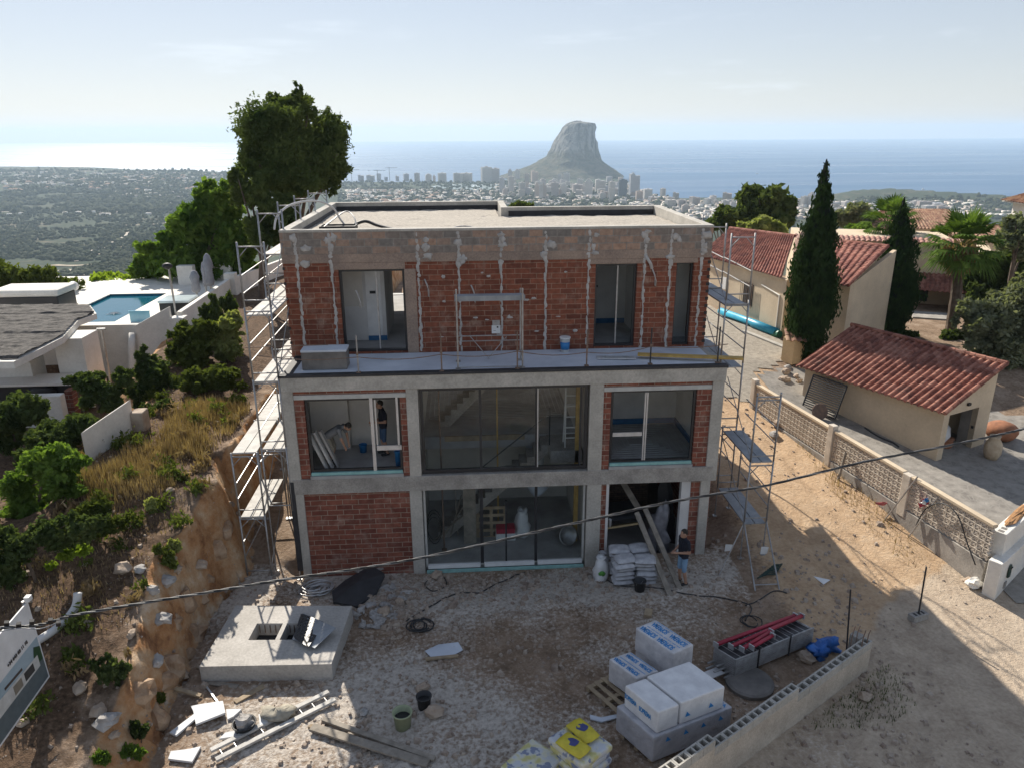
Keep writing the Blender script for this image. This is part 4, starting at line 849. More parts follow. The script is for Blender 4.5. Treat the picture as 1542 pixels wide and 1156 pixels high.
t = thing('carton', 'red and white carton on the floor of the ground floor hall', 'box', (6.2, 1.8, -.2)); mb = MB(); mb.box(-.32, .32, -.2, .2, 0, .25); mb.build('lower_box', MAT['white'], t); mb = MB(); mb.box(-.3, .3, -.19, .19, .25, .42); mb.build('upper_box', MAT['red'], t)
bucket('mortar_tub', 'grey mixing tub turned on its side by the right wall of the ground floor hall', 'tub', (8.0, 1.3, .15), .3, .4, MAT['steel'], handle=False).rotation_euler = (R_(70), 0, .4)
mb = MB(); sg = [(4.0, .9), (4.2, 1.2)]
for k in range(4): mb.bar((3.9+.25*k, 1.7+.1*k, -.15), (5.2-.2*k, 2.0, .9+.2*k), .025)
tag(mb.build('batten_pile', MAT['wood_grey']), 'crossed timber battens leaning at the left of the ground floor hall', 'battens')
mb = MB(); mb.tube([(3.95+.22*math.cos(a), 1.0, .55+.5*math.sin(a)+.02*a) for a in [k*.4 for k in range(40)]], .012, 5); tag(mb.build('cable_coil', MAT['black']), 'dark cable coil hanging at the left edge of the ground floor hall', 'cable')
mb = MB(); mb.tube(smoothpath([(7.25, 3.2, 2.6), (7.3, 3.2, 1.9), (7.25, 3.1, 1.2), (7.5, 3.0, .8)]), [.3]*19, 10); tag(mb.build('hanging_sheet', MAT['foil'], smooth=True), 'pale plastic sheeting hanging in the ground floor hall', 'sheet')
# garage bay
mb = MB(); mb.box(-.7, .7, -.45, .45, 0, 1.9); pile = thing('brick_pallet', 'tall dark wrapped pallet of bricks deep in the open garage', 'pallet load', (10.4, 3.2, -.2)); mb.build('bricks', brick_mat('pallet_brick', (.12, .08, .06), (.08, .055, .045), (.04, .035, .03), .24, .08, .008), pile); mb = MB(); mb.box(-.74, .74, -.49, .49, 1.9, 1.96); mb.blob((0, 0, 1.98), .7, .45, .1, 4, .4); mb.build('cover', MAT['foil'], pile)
mb = MB(); mb.obox((9.75, .85, .62), (.62, .1, .02), (0, .38, -.2), (0, .02, .02)); tag(mb.build('osb_board', MAT['timber_yellow'] if False else M('osb', (.42, .32, .17), (.3, .22, .11), 12, .9)), 'tan fibreboard sheet resting on the sacks in the garage opening', 'board')
mb = MB(); mb.obox((9.9, 1.6, .75), (.7, .1, 0), (0, .5, -.0), (0, .05, .03)); tag(mb.build('dark_cover_sheet', MAT['tarp']), 'black sheet spread behind the tan fibreboard', 'sheet')
mb = MB()
for k, (x0, x1, yo) in enumerate(((10.05, 10.62, -.1), (10.36, 10.98, .1))): mb.obox(((x0+x1)/2, -.95+yo, .75), ((x1-x0)/2, -1.05, -.78), (.075, .04, .0), (0, -.02, .025))
each_p = each(mb, 'leaning_plank', MAT['wood_grey'])
for o, lb in zip(each_p, ('left weathered plank leaning from the garage into the yard', 'right weathered plank leaning from the garage into the yard')): tag(o, lb, 'plank', 'planks leaning in the garage opening')
mb = MB(); mb.obox((10.1, 1.2, 1.55), (.22, -.3, -.35), (.09, .05, .0), (0, .02, .02)); tag(mb.build('leaning_plank', MAT['wood_grey']), 'short upper plank end poking from the dark garage', 'plank')
mb = MB(); mb.wallp([(11.15, 1.2, -.2), (11.62, 1.0, -.2), (11.5, 1.3, 1.6), (11.25, 1.4, 2.2), (11.05, 1.4, 1.6)], (0, .05, 0)); tag(mb.build('pointed_sheet', MAT['black']), 'black pointed sheet leaning against the right reveal of the garage', 'sheet')
mb = MB(); mb.blob((10.95, .5, .55), .28, .2, .75, 8, .6, 14, 12); tag(mb.build('plastic_wrap', MAT['concrete_dark'] if False else M('grey_plastic', (.22, .22, .24), (.13, .13, .15), 5, .5), smooth=True), 'crumpled grey plastic wrap heaped in the garage mouth', 'plastic')
t = thing('sack_pallet', 'stack of grey white paper sacks on the ground before the garage', 'sack stack', (9.78, -.92, gnd(9.75, -.95)))
r = random.Random(3)
for k in range(6):
    for q in range(4):
        mb = MB(); ex = .0 if k % 2 else .05; sack(mb, (-.33+.62*(q % 2)+r.uniform(-.05, .05), (-.3+.55*(q//2)) + r.uniform(-.05, .05), .09+k*.135+r.uniform(-.01, .01)), .31, .24, .082, r.uniform(-.16, .16)+(PI/2 if False else 0), k*9+q); mb.build('sack', MAT['sackw'], t, smooth=True)
bucket('bottle', 'small white bottle standing on the tan fibreboard', 'bottle', (9.35, .45, .83), .05, .25, MAT['white'], handle=False)
standing_bag('logo_sack', 'white sack with a green print standing by the garage pillar', (8.86, -.82, gnd(8.86, -.82)), .2, .78, MAT['white'], 5, M('green_print', (.1, .32, .05), (.07, .25, .04), 4, .6))
standing_bag('paper_sack', 'slumped grey sack tucked behind the green print sack', (9.05, -.2, gnd(9., -.2)), .17, .6, MAT['sackw'], 8)
# ------------------------------------------------------------------ the yard
def on_line(px, py, A, B):
    d = ray(px, py); ax, ay_ = A[0], A[1]; ux, uy = B[0]-A[0], B[1]-A[1]
    # CAM.xy + t d.xy = A + s u
    det = d[0]*(-uy)-d[1]*(-ux); rx, ry = ax-CAM[0], ay_-CAM[1]
    t = (rx*(-uy)-ry*(-ux))/det; p = CAM+d*t
    s = ((p[0]-ax)*ux+(p[1]-ay_)*uy)/(ux*ux+uy*uy); return s, p[2]
# cistern slab with two openings
ST = .46
cs = [az(300, 1003, ST), az(499, 999, ST), az(530, 911.5, ST), az(355, 911, ST)]
def bil(u, v, z): p = (cs[0]*(1-u)+cs[1]*u)*(1-v)+(cs[3]*(1-u)+cs[2]*u)*v; return Vector((p.x, p.y, z))
us = [0, .265, .48, .515, .7, 1]; vs_ = [0, .4, .68, 1]; mb = MB()
for i in range(5):
    for j in range(3):
        if j == 1 and i in (1, 3):
            q = [bil(us[i], vs_[j], 0), bil(us[i+1], vs_[j], 0), bil(us[i+1], vs_[j+1], 0), bil(us[i], vs_[j+1], 0)]
            for k in range(4):
                a, b_ = q[k], q[(k+1) % 4]; mb.add([(a.x, a.y, ST), (b_.x, b_.y, ST), (b_.x, b_.y, .1), (a.x, a.y, .1)], [(0, 3, 2, 1)])
            mb.add([(p.x, p.y, .1) for p in q], [(0, 1, 2, 3)], 1); continue
        mb.add([bil(us[i], vs_[j], ST), bil(us[i+1], vs_[j], ST), bil(us[i+1], vs_[j+1], ST), bil(us[i], vs_[j+1], ST)], [(0, 1, 2, 3)])
for k in range(4):
    a, b_ = cs[k], cs[(k+1) % 4]; mb.add([(a.x, a.y, ST), (b_.x, b_.y, ST), (b_.x, b_.y, -.1), (a.x, a.y, -.1)], [(0, 3, 2, 1)])
t = thing('cistern_slab', 'thick pale concrete slab with two square openings in the yard below the bank', 'slab'); mb.build('slab', [MAT['tank'], MAT['black']], t)
mb = MB()
for i in (1, 3):
    for k in range(5): p = bil(us[i]+.02+(us[i+1]-us[i]-.04)*k/4, .67, .42); mb.bar(p, (p.x, p.y, .2), .012)
mb.build('rebar_ends', MAT['rust'], t)
z = ST+.03; q = [az(457, 923, z+.02), az(506, 945, z+.22), az(474, 975.6, z+.05), az(440, 962, z)]
mb = MB(); mb.wallp(q, (0, 0, .012)); c = (q[0]+q[1]+q[2]+q[3])/4
tag(mb.build('metal_sheet', MAT['deck']), 'bent grey metal sheet lying on the concrete slab', 'sheet')
q2 = [az(455, 925, z+.05), az(488, 938, z+.1), az(463, 973, z+.09), az(444, 960, z+.05)]; mb = MB(); nn = 5
for i in range(nn+1): a, b_ = q2[0].lerp(q2[1], i/nn), q2[3].lerp(q2[2], i/nn); mb.obox((a+b_)/2+Vector((0, 0, .02)), (b_-a)/2, (q2[1]-q2[0])*.055, (0, 0, .006))
for i in range(8): a, b_ = q2[0].lerp(q2[3], i/7), q2[1].lerp(q2[2], i/7); mb.obox((a+b_)/2+Vector((0, 0, .02)), (b_-a)/2, (q2[3]-q2[0])*.03, (0, 0, .0055))
tag(mb.build('perforated_sheet', MAT['dark']), 'dark perforated metal grille sheet lying over the bent sheet on the slab', 'grille')
def flat_piece(name, label, cat, pxs, mat, th=.04, lift=.01, tilt=0., group=None):
    P = [gp(x, y)+Vector((0, 0, lift)) for x, y in pxs]; zc = sum(p.z for p in P)/len(P); P = [Vector((p.x, p.y, zc+tilt*(p.x-P[0].x)+(p.z-zc)*.3)) for p in P]
    mb = MB(); mb.wallp(P, (0, 0, th)); return tag(mb.build(name, mat, weld=True), label, cat, group)
for pxs, lb in (([(288, 1066), (302, 1064), (337, 1063), (341, 1082), (296, 1096), (292, 1075)], 'largest white polystyrene board in the left foreground'), ([(256, 1106), (294, 1078), (298, 1084), (266, 1111)], 'narrow white polystyrene strip left of the largest board'),
    ([(341, 1071), (364, 1069), (352, 1081), (343, 1086)], 'small white polystyrene piece right of the largest board'), ([(331, 1116), (340, 1106), (372, 1098), (368, 1108)], 'white polystyrene piece below the rubber tub'), ([(254, 1146), (258, 1134), (285, 1131), (303, 1126), (290, 1150)], 'white polystyrene piece nearest the bottom left corner'), ([(390, 1079), (402, 1078), (404, 1092), (392, 1096)], 'white polystyrene block upright right of the rubber tub')):
    flat_piece('polystyrene_board', lb, 'board', pxs, MAT['poly'], .05, .03, rnd.uniform(-.12, .12), 'polystyrene offcuts in the left foreground')
def log(name, label, cat, a, b_, w_, h, mat, lift=.0, group=None, la=0, lb_=0):
    A, B = gp(*a), gp(*b_); A.z += lift+h/2+la; B.z += lift+h/2+lb_; d = (B-A)/2; s = Vector((-d.y, d.x, 0)).normalized()*w_/2
    mb = MB(); mb.obox((A+B)/2, d, s, d.cross(s).normalized()*h/2); return tag(mb.build(name, mat, bev=.006), label, cat, group)
log('timber_plank', 'short yellowish plank lying before the concrete slab', 'plank', (354, 1058), (398, 1033), .14, .04, MAT['wood'])
log('timber_plank', 'brown plank end under the left corner of the concrete slab', 'plank', (264, 1039), (303, 1050), .1, .05, MAT['wood'], .03)
log('timber_plank', 'weathered flat plank along the front of the concrete slab', 'plank', (314, 1027), (358, 1034), .14, .03, MAT['wood_grey'])
log('metal_pipe', 'thin pale pipe lying between the slab and the polystyrene', 'pipe', (312, 1036), (331, 1063), .04, .04, MAT['alu'], .02)
log('timber_plank', 'long weathered plank pointing to the bottom edge of the yard', 'plank', (470, 1098), (645, 1153), .2, .05, MAT['wood_grey'], .05)
log('timber_plank', 'long dark plank beside the weathered one at the bottom of the yard', 'plank', (487, 1086), (655, 1146), .12, .06, MAT['wood_grey'], .04)
log('timber_plank', 'short timber offcut under the upper end of the long planks', 'plank', (466, 1094), (500, 1110), .1, .06, MAT['wood'], .0)
A, B = gp(500, 1052), gp(322, 1142); d = (B-A); s = Vector((-d.y, d.x, 0)).normalized()*.16; t = thing('formwork_ladder', 'long pale formwork ladder of two rails lying among the offcuts at lower left', 'formwork', (0, 0, 0)); L_ = d.length
for sg in (-1, 1):
    mb = MB(); mb.obox((A+B)/2+s*sg+Vector((0, 0, .1)), d/2, s.normalized()*.055, (0, 0, .03)); mb.build('rail', MAT['plank'], t)
mb = MB()
for k in range(9): p = A.lerp(B, .06+k*.11)+Vector((0, 0, .09)); mb.bar(p-s, p+s, .012)
mb.build('rung_rods', MAT['steel'], t)
def tubpos(px, py): p = gp(px, py); return p
p = tubpos(607, 1093); bucket('bucket', 'pale green bucket with dark contents in the middle of the yard', 'bucket', p, .21, .4, M('pale_green_plastic', (.36, .4, .24), (.27, .3, .19), 4, .6), fill=MAT['black'])
p = tubpos(639, 1064); bucket('bucket', 'black rubber bucket just behind the pale green bucket', 'bucket', p, .17, .32, MAT['rubber'], fill=MAT['black'])
p = tubpos(369, 1098); t = bucket('rubber_tub', 'black rubber tub heaped with rubble among the polystyrene', 'tub', p, .24, .2, MAT['rubber'], handle=False); mb = MB(); mb.blob((0, 0, .2), .2, .19, .13, 6, .5); mb.blob((.08, .05, .28), .09, .09, .08, 3, .5); mb.build('rubble_fill', MAT['stone_grey'], t)
p = tubpos(963, 888); bucket('bucket', 'black bucket below the paper sack stack', 'bucket', p, .17, .33, MAT['rubber'])
mb = MB(); p = gp(418, 1078); mb.blob((p.x, p.y, p.z+.1), .3, .22, .16, 9, .7, 14, 8); tag(mb.build('empty_sack', M('jute', (.4, .37, .3), (.28, .25, .2), 8, .95, .6, 20), smooth=True), 'crumpled empty sack lying right of the polystyrene', 'sack')
def cable(name, label, pxs, r, mat, lift=.02, cat='cable'):
    P = [gp(x, y)+Vector((0, 0, lift)) for x, y in pxs]; P = smoothpath(P, 5)
    P = [Vector((q.x, q.y, gnd(q.x, q.y)+lift)) for q in P]; mb = MB(); mb.tube(P, r, 6); return tag(mb.build(name, mat, smooth=True), label, cat)
def coil(name, label, px, py, R, r, mat, turns=5, cat='hose', wob=.35):
    p = gp(px, py); rr = random.Random(px); P = []
    for k in range(turns*14):
        a = k*2*PI/14; q = R*(1-.25*math.sin(k*.13+px))+rr.uniform(-1, 1)*R*.04; cx, cy = R*wob*math.sin(k*.11), R*wob*.6*math.cos(k*.07); x, y = p.x+cx+q*math.cos(a), p.y+cy+q*math.sin(a)
        P.append((x, y, gnd(x, y)+.03+.02*(k//14)))
    mb = MB(); mb.tube(P, r, 6); return tag(mb.build(name, mat, smooth=True), label, cat)
coil('hose_coil', 'tangled pale grey hose coil between the slab and the brick wall', 478, 890, .34, .022, MAT['alu'], 7)
coil('hose_coil', 'small dark cable coil on the rubble right of the slab', 632, 942, .24, .02, MAT['rubber'], 4)
coil('hose_coil', 'thin dark hose loop on the dirt behind the metal pack', 1128, 938, .22, .014, MAT['rubber'], 2)
cable('ground_cable', 'long dark cable snaking across the pale dust before the glass doors', [(612, 935), (650, 912), (690, 893), (720, 893), (750, 878), (790, 862)], .018, MAT['rubber'])
cable('ground_cable', 'dark cable on the dirt from the bucket to the scaffold legs', [(905, 868), (935, 882), (985, 885), (1040, 895), (1085, 900), (1130, 912), (1122, 935)], .016, MAT['rubber'])
cable('ground_cable', 'dark looped cable below the glass doors', [(650, 868), (640, 880), (655, 890), (672, 880), (668, 868)], .014, MAT['rubber'])
cable('ground_cable', 'curving dark cable under the right scaffold bay', [(1122, 912), (1140, 905), (1165, 890), (1185, 893)], .016, MAT['rubber'])
mb = MB(); P = [gp(x, y) for x, y in ((500, 893), (520, 876), (560, 862), (580, 875), (565, 897), (538, 915), (502, 909))]
P = [Vector((p.x, p.y, p.z+.08+.2*(i in (2, 3)))) for i, p in enumerate(P)]; c = sum(P, Vector())/len(P)+Vector((0, 0, .14)); mb.add(P+[c]+[q-Vector((0, 0, .12)) for q in P], [(i, (i+1) % 7, 7) for i in range(7)]+[(i, 8+i, 8+(i+1) % 7, (i+1) % 7) for i in range(7)])
tag(mb.build('dark_tarpaulin', MAT['tarp']), 'dark tarpaulin draped over rubble below the red brick wall', 'tarpaulin')
flat_piece('grey_board', 'grey board leaning beside the dark tarpaulin', 'board', [(513, 858), (572, 848), (578, 864), (545, 874)], MAT['concrete'], .05, .25)
mb = MB()
for k in range(26):
    p = gp(rnd.uniform(528, 612), rnd.uniform(880, 945)); mb.blob((p.x, p.y, p.z+.03), rnd.uniform(.06, .2), rnd.uniform(.06, .16), rnd.uniform(.04, .12), k, .7, 7, 5)
tag(mb.build('rubble_heap', MAT['stone_grey']), kind='stuff')
flat_piece('plastic_sheet', 'torn pale plastic sheet lying in the middle of the yard', 'sheet', [(640, 980), (660, 972), (690, 968), (697, 980), (680, 990), (650, 992)], MAT['foil'], .015, .03)
log('timber_plank', 'yellow plank lying on the torn pale sheet in the middle of the yard', 'plank', (641, 994), (690, 989), .09, .05, MAT['wood'], .02)
log('insulation_block', 'small tan block lying behind the blue lettered packs', 'block', (975, 930), (977, 920), .2, .1, MAT['wood'])
flat_piece('paper_sheet', 'white triangular sheet lying on the dirt drive', 'sheet', [(1225, 867), (1250, 874), (1240, 881)], MAT['white'], .01, .02)
mb = MB()
for k in range(9): p = gp(1140+k*3, 872-k*1.6); q = gp(1168+k*1.2, 866-k*2); mb.tube(smoothpath([p+Vector((0, 0, .05+.02*k)), (p+q)/2+Vector((0, 0, .1+.02*(k % 4))), q+Vector((0, 0, .04))], 4), .02, 6)
tag(mb.build('green_netting', M('green_netting', (.03, .06, .05), (.015, .035, .03), 8, .8)), 'heap of dark green netting at the foot of the right scaffold', 'netting')
for lb, px, py, Y in (('white sheet tied to the leg of the short front scaffold', 1151, 828, -1.1), ('pale crumpled sheet hanging between the house corner and the front scaffold', 1097, 824, -.4)):
    p = ay(px, py, Y); mb = MB(); mb.wallp([p+Vector((-.11, 0, -.12)), p+Vector((.1, .02, -.12)), p+Vector((.12, 0, .1)), p+Vector((-.1, 0, .12))], (0, .012, 0)); tag(mb.build('hanging_sheet', MAT['white']), lb, 'sheet')
# insulation packs with blue lettering
def text_mesh(txt, size):
    cu = bpy.data.curves.new('lettering', 'FONT'); cu.body = txt; cu.size = size; cu.extrude = .002; cu.align_x = 'CENTER'; cu.align_y = 'CENTER'; cu.offset = size*.03
    o = bpy.data.objects.new('lettering', cu); C.objects.link(o); dg = bpy.context.evaluated_depsgraph_get(); me = bpy.data.meshes.new_from_object(o.evaluated_get(dg)); bpy.data.objects.remove(o); return me
ink = M('blue_ink', (.03, .25, .56), (.025, .2, .48), 4, .5)
def lettering(txt, size, origin, ex, ey, par, mat=ink, name='lettering', fit=0):
    me = text_mesh(txt, size); xs_t = [v.co.x for v in me.vertices]; wt = max(xs_t)-min(xs_t)
    if fit and wt > fit:
        for v in me.vertices: v.co.x *= fit/wt; v.co.y *= min(1, fit/wt*2.)
    me.materials.clear(); me.materials.append(mat); o = bpy.data.objects.new(name, me); C.objects.link(o); o.parent = par
    ex = Vector(ex).normalized(); n = ex.cross(Vector(ey)).normalized(); ey = n.cross(ex); o.matrix_local = Matrix(((ex.x, ey.x, n.x, origin[0]), (ex.y, ey.y, n.y, origin[1]), (ex.z, ey.z, n.z, origin[2]), (0, 0, 0, 1))); return o
wrapm = M('stretch_wrapped_pack', (.7, .68, .68), (.5, .49, .5), 3.5, .3, .7, 5, bdist=.05)
wrapw = M('white_pack', (.78, .77, .76), (.62, .61, .61), 3., .35, .45, 6, bdist=.04)
wrapd = M('translucent_wrap', (.52, .51, .53), (.36, .36, .39), 3, .28, .8, 6, bdist=.05)
def pack(label, corner, e1, e2, z0, z1, mat, par=None):
    """box from plan corner with plan edge vectors e1, e2"""
    t = thing('insulation_pack', label, 'insulation pack', (corner.x, corner.y, z0), 0, 'wrapped insulation packs in the yard'); mb = MB()
    P = [Vector((0, 0)), e1, e1+e2, e2]; mb.prism([(p.x, p.y) for p in P], 0, z1-z0); mb.build('wrapping', mat, t, bev=.03, weld=True); return t
def topq(pts, z): return [az(x, y, z).xy for x, y in pts]
# heights found so that stacked corners stand above each other
zc = 1.32; k0 = az(991, 1072, zc); zb = .78
e1 = (az(941, 1031, zc)-k0).xy; e2a = (az(1025, 1060, zc)-k0).xy; e2 = (az(1092, 1034, zc)-k0).xy
corner = Vector((k0.x, k0.y)); u1, u2 = e1.normalized(), e2.normalized()
D0 = corner-u1*.06-u2*.12
t = pack('large pale wrapped base pack under the white packs by the block wall', D0, u1*(e1.length+.14), u2*(e2.length+.32), .14, zb, wrapd)
def marks(org, ex, up, par, n_, gap, sz):
    for k in range(n_):
        o = Vector(org)+Vector(ex)*gap*k; mb = MB(); mb.wallp([o, o+Vector(ex)*sz, o+Vector(ex)*sz*.3+Vector(up)*sz*.9], Vector(ex).cross(Vector(up)).normalized()*.003); mb.build('blue_mark', ink, par)
marks((u2*.3).to_3d()+Vector((0, 0, .42))-(u1*.006).to_3d(), u2.to_3d(), (0, 0, 1), t, 4, .45, .13)
lettering('SOPREMA', .13, (u2*(e2.length+.2)+u1*.35).to_3d()+Vector((0, 0, zb-.14+.003)), (-u1).to_3d(), (-u2).to_3d() if False else u2.to_3d(), t)
tc = pack('narrow white topped pack stacked at the left of the top layer', corner, e1, u2*(e2a.length-.02), zb+.004, zc, wrapw)
lettering('SOPREMA', .36, (u1*e1.length*.36).to_3d()+Vector((0, 0, .27))-(u2*.006).to_3d(), (-u1).to_3d(), (0, 0, 1), tc, fit=e1.length*.36); lettering('SOPREMA', .36, (u1*e1.length*.8).to_3d()+Vector((0, 0, .29))-(u2*.006).to_3d(), (-u1).to_3d(), (0, 0, 1), tc, fit=e1.length*.36)
t = pack('wide white topped pack stacked beside the narrow one', corner+u2*(e2a.length+.03), e1*1.03, u2*(e2.length-e2a.length-.03), zb+.004, zc+.02, wrapw)
marks((u2*.12).to_3d()+Vector((0, 0, .16))-(u1*.006).to_3d(), u2.to_3d(), (0, 0, 1), t, 2, .6, .13)
for lb, cpx, apx, bpx, zt, zb_ in (('upper blue lettered pack at the back of the insulation packs', (1014, 983), (957, 944), (1045, 969.5), 1.25, .62), ('lower blue lettered pack at the left of the insulation packs', (959, 1021), (917, 991), (992, 1009), .82, .2)):
    k = az(*cpx, zt); a, b_ = (az(*apx, zt)-k).xy, (az(*bpx, zt)-k).xy; t = pack(lb, Vector((k.x, k.y)), a, b_, zb_, zt, wrapm); ua, ub = a.normalized(), b_.normalized(); h = zt-zb_+.004
    for r_, f_ in ((.2, .3), (.2, .75), (.72, .25), (.72, .72)): lettering('SOPREMA', .42, (a*f_+b_*r_).to_3d()+Vector((0, 0, h)), (ua).to_3d()*(-1 if False else 1), ub.to_3d() if ua.to_3d().cross(ub.to_3d()).z > 0 else (-ub).to_3d(), t, fit=a.length*.4)
    for r_ in (.44, .95):
        mb = MB(); 
        for q in range(8): c_ = a*(.1+q*.11)+b_*r_*.97; mb.obox((c_.x, c_.y, h), (ua*.05).to_3d(), (ub*.012).to_3d(), (0, 0, .002))
        mb.build('small_print', M('pale_blue_ink', (.25, .4, .62), (.2, .34, .55), 4, .6) if 'pale_blue_ink' not in bpy.data.materials else bpy.data.materials['pale_blue_ink'], t)
    if zb_ > .5: tb = pack('plain wrapped pack under the upper blue lettered pack', Vector((k.x, k.y))+ua*.02+ub*.02, a*.97, b_*.97, .2, zb_-.004, wrapm)
g = az(927, 1045, .1); ang = math.atan2(u1.y, u1.x)
pallet('pallet', 'wooden pallet showing left of the insulation packs', (g.x+.1, g.y, .02), ang, 1.2, 1.0)
mb = MB(); P0 = az(985, 1128, .1)
pallet('pallet', 'wooden pallet under the white topped packs', (corner.x+(u1.x*.6+u2.x*.7), corner.y+(u1.y*.6+u2.y*.7), -.0), ang, e1.length*.96, e2.length*.9)
flat_piece('wrap_strip', 'crumpled strip of clear wrap on the dirt before the pallet', 'plastic', [(888, 1079), (905, 1081), (928, 1078), (930, 1083), (906, 1089), (889, 1085)], MAT['foil'], .03, .03)
# cement pallets
yel = M('yellow_sack', (.6, .5, .04), (.5, .4, .03), 8, .6); cem, nt, b = newmat('wrapped_cement_sacks'); b.inputs['Roughness'].default_value = .35
n1 = noise_node(nt, objco(nt), 3.2, 2); n2 = noise_node(nt, objco(nt), 5.5, 2); col = ramp(nt, n1, [(.42, (.5, .52, .55)), (.5, (.6, .58, .46)), (.6, (.52, .48, .2))]); col = mixc(nt, mrange(nt, n2, .56, .62), col, (.2, .23, .32)); nt.links.new(col, b.inputs['Base Color']); bump(nt, b, noise_node(nt, objco(nt), 7, 4), .5, .04)
def cement(label, cpx, apx, bpx, z1, extra):
    k = az(*cpx, z1); a, b_ = (az(*apx, z1)-k).xy, (az(*bpx, z1)-k).xy; t = thing('cement_pallet', label, 'cement sacks', (k.x, k.y, 0), 0, 'wrapped pallets of yellow cement sacks'); ua, ub = a.normalized(), b_.normalized(); n = 5; h = (z1-.14)/n
    for i in range(n):
        mb = MB(); o = .03*(i % 2); mb.prism([(p.x, p.y) for p in (ua*o+ub*o, a-ua*o+ub*o, a+b_-ua*o-ub*o, b_+ua*o-ub*o)], .14+i*h, .14+(i+1)*h-.004); mb.build('sack_layer', cem, t, bev=.05, weld=True)
    for f1, f2 in extra:
        mb = MB(); c_ = a*f1+b_*f2; sack(mb, (c_.x, c_.y, z1+.06), .32, .2, .075, math.atan2(ua.y, ua.x)+rnd.uniform(-.1, .1), int(f1*50)); s_ = mb.build('loose_sack', yel, t, smooth=True)
        mb = MB(); d_ = ua*.02; mb.blob((c_.x+d_.x, c_.y+d_.y, z1+.135), .13, .1, .01, 3, .2); mb.build('printed_patch', M('dark_blue_print', (.05, .06, .2), (.04, .05, .15), 4, .6) if 'dark_blue_print' not in bpy.data.materials else bpy.data.materials['dark_blue_print'], s_)
    pc = (a+b_)/2; mb = MB()
    for q in range(3): c_ = a*.5+b_*(.06+q*.44); mb.obox((c_.x, c_.y, .07), (a/2).to_3d(), (ub*.06).to_3d(), (0, 0, .066))
    mb.build('pallet_base', MAT['wood'], t)
cement('pallet of yellow cement sacks with two loose sacks on top', (877, 1152), (824, 1109), (924, 1120), .95, [(.3, .62), (.45, .2)] if False else [(.62, .72), (.45, .22)])
cement('lower wrapped cement sack pallet cut by the bottom edge of the photo', (800, 1185), (752, 1153), (848, 1138), .62, [])
# pack of scaffold frames with red props
z = .62; q = [az(1108, 990.5, z), az(1225.6, 942, z), az(1193, 930, z), az(1076, 971, z)]; k = q[0]; a = (q[1]-q[0]); b_ = (q[3]-q[0]); a.z = b_.z = 0
t = thing('scaffold_pack', 'strapped pack of galvanised scaffold frames with red props on top', 'scaffold parts', (k.x, k.y, .1)); ua, ub = a.normalized(), b_.normalized()
for i in range(9):
    mb = MB(); z = .03+i*.055
    for f_ in (0, 1): p = b_*f_; mb.bar(p+Vector((0, 0, z)), p+a+Vector((0, 0, z)), .024)
    for f_ in (0, .97): p = a*f_; mb.bar(p+Vector((0, 0, z)), p+b_+Vector((0, 0, z)), .022)
    if i == 8:
        for m_ in range(14): p = a*(.08+.068*m_); mb.bar(p+Vector((0, 0, z-.02)), p+b_+Vector((0, 0, z-.02)), .016)
    mb.build('frame', MAT['steel'], t)
mb = MB(); mb.obox((a+b_)/2+Vector((0, 0, .26)), a/2*.97, b_/2*.92, (0, 0, .2)); mb.build('deck_stack', MAT['dark'], t)
for f_ in (.28, .68):
    mb = MB(); p = a*f_; mb.obox(p-ub*.03+Vector((0, 0, .26)), ua*.02, ub*.006, (0, 0, .3)); mb.obox(p+b_/2+Vector((0, 0, .53)), ua*.02, b_/2, (0, 0, .006)); mb.build('strap', MAT['dark'], t)
for i in range(7):
    mb = MB(); zz = .02+.06*(i % 4); p = b_*(.1+.13*i)-ua*(.25+.07*(i % 3))+Vector((0, 0, zz)); mb.bar(p, p+a*.8, .026); mb.build('loose_tube', MAT['steel'], t)
mb = MB(); p = -ua*.4+b_*.35+Vector((0, 0, .12)); mb.obox(p, ua*.2, ub*.13, (0, 0, .012)); mb.build('base_plate', MAT['alu'], t)
for i, (s0, s1, w0, w1, r_) in enumerate(((.0, .98, .95, .8, .05), (.08, 1.02, .55, .62, .05), (.12, .55, .2, .42, .05), (.2, .5, .05, .18, .045))):
    A = a*s0+b_*w0+Vector((0, 0, .56+.02*i)); B = a*s1+b_*w1+Vector((0, 0, .58+.02*i)); pr = MB(); pr.bar(A, B, r_, 8); o = pr.build('prop', MAT['red'], t, smooth=True)
    e = MB(); d = (B-A).normalized(); e.obox(A, ua*.012, ub*.07, (0, 0, .07)); e.obox(B, ua*.012, ub*.07, (0, 0, .07)); each(e, 'end_plate', MAT['alu'], o)
mb = MB(); p = gp(1128, 1030); mb.lathe([(.55, -.05), (.56, .1), (.5, .13), (0, .14)], (p.x, p.y, p.z), 26); tag(mb.build('manhole_ring', MAT['concrete_dark']), 'round dark concrete cover below the scaffold frame pack', 'manhole cover')
mb = MB(); p = gp(1232, 990); mb.blob((p.x, p.y, p.z+.16), .28, .2, .2, 5, .8, 14, 10); mb.blob((p.x+.35, p.y+.25, p.z+.15), .26, .2, .18, 8, .8, 14, 10); tag(mb.build('blue_bag', M('blue_tarp', (.03, .16, .5), (.02, .1, .34), 6, .5, .5, 12), smooth=True), 'crumpled blue bag tucked behind the hollow block wall', 'bag')
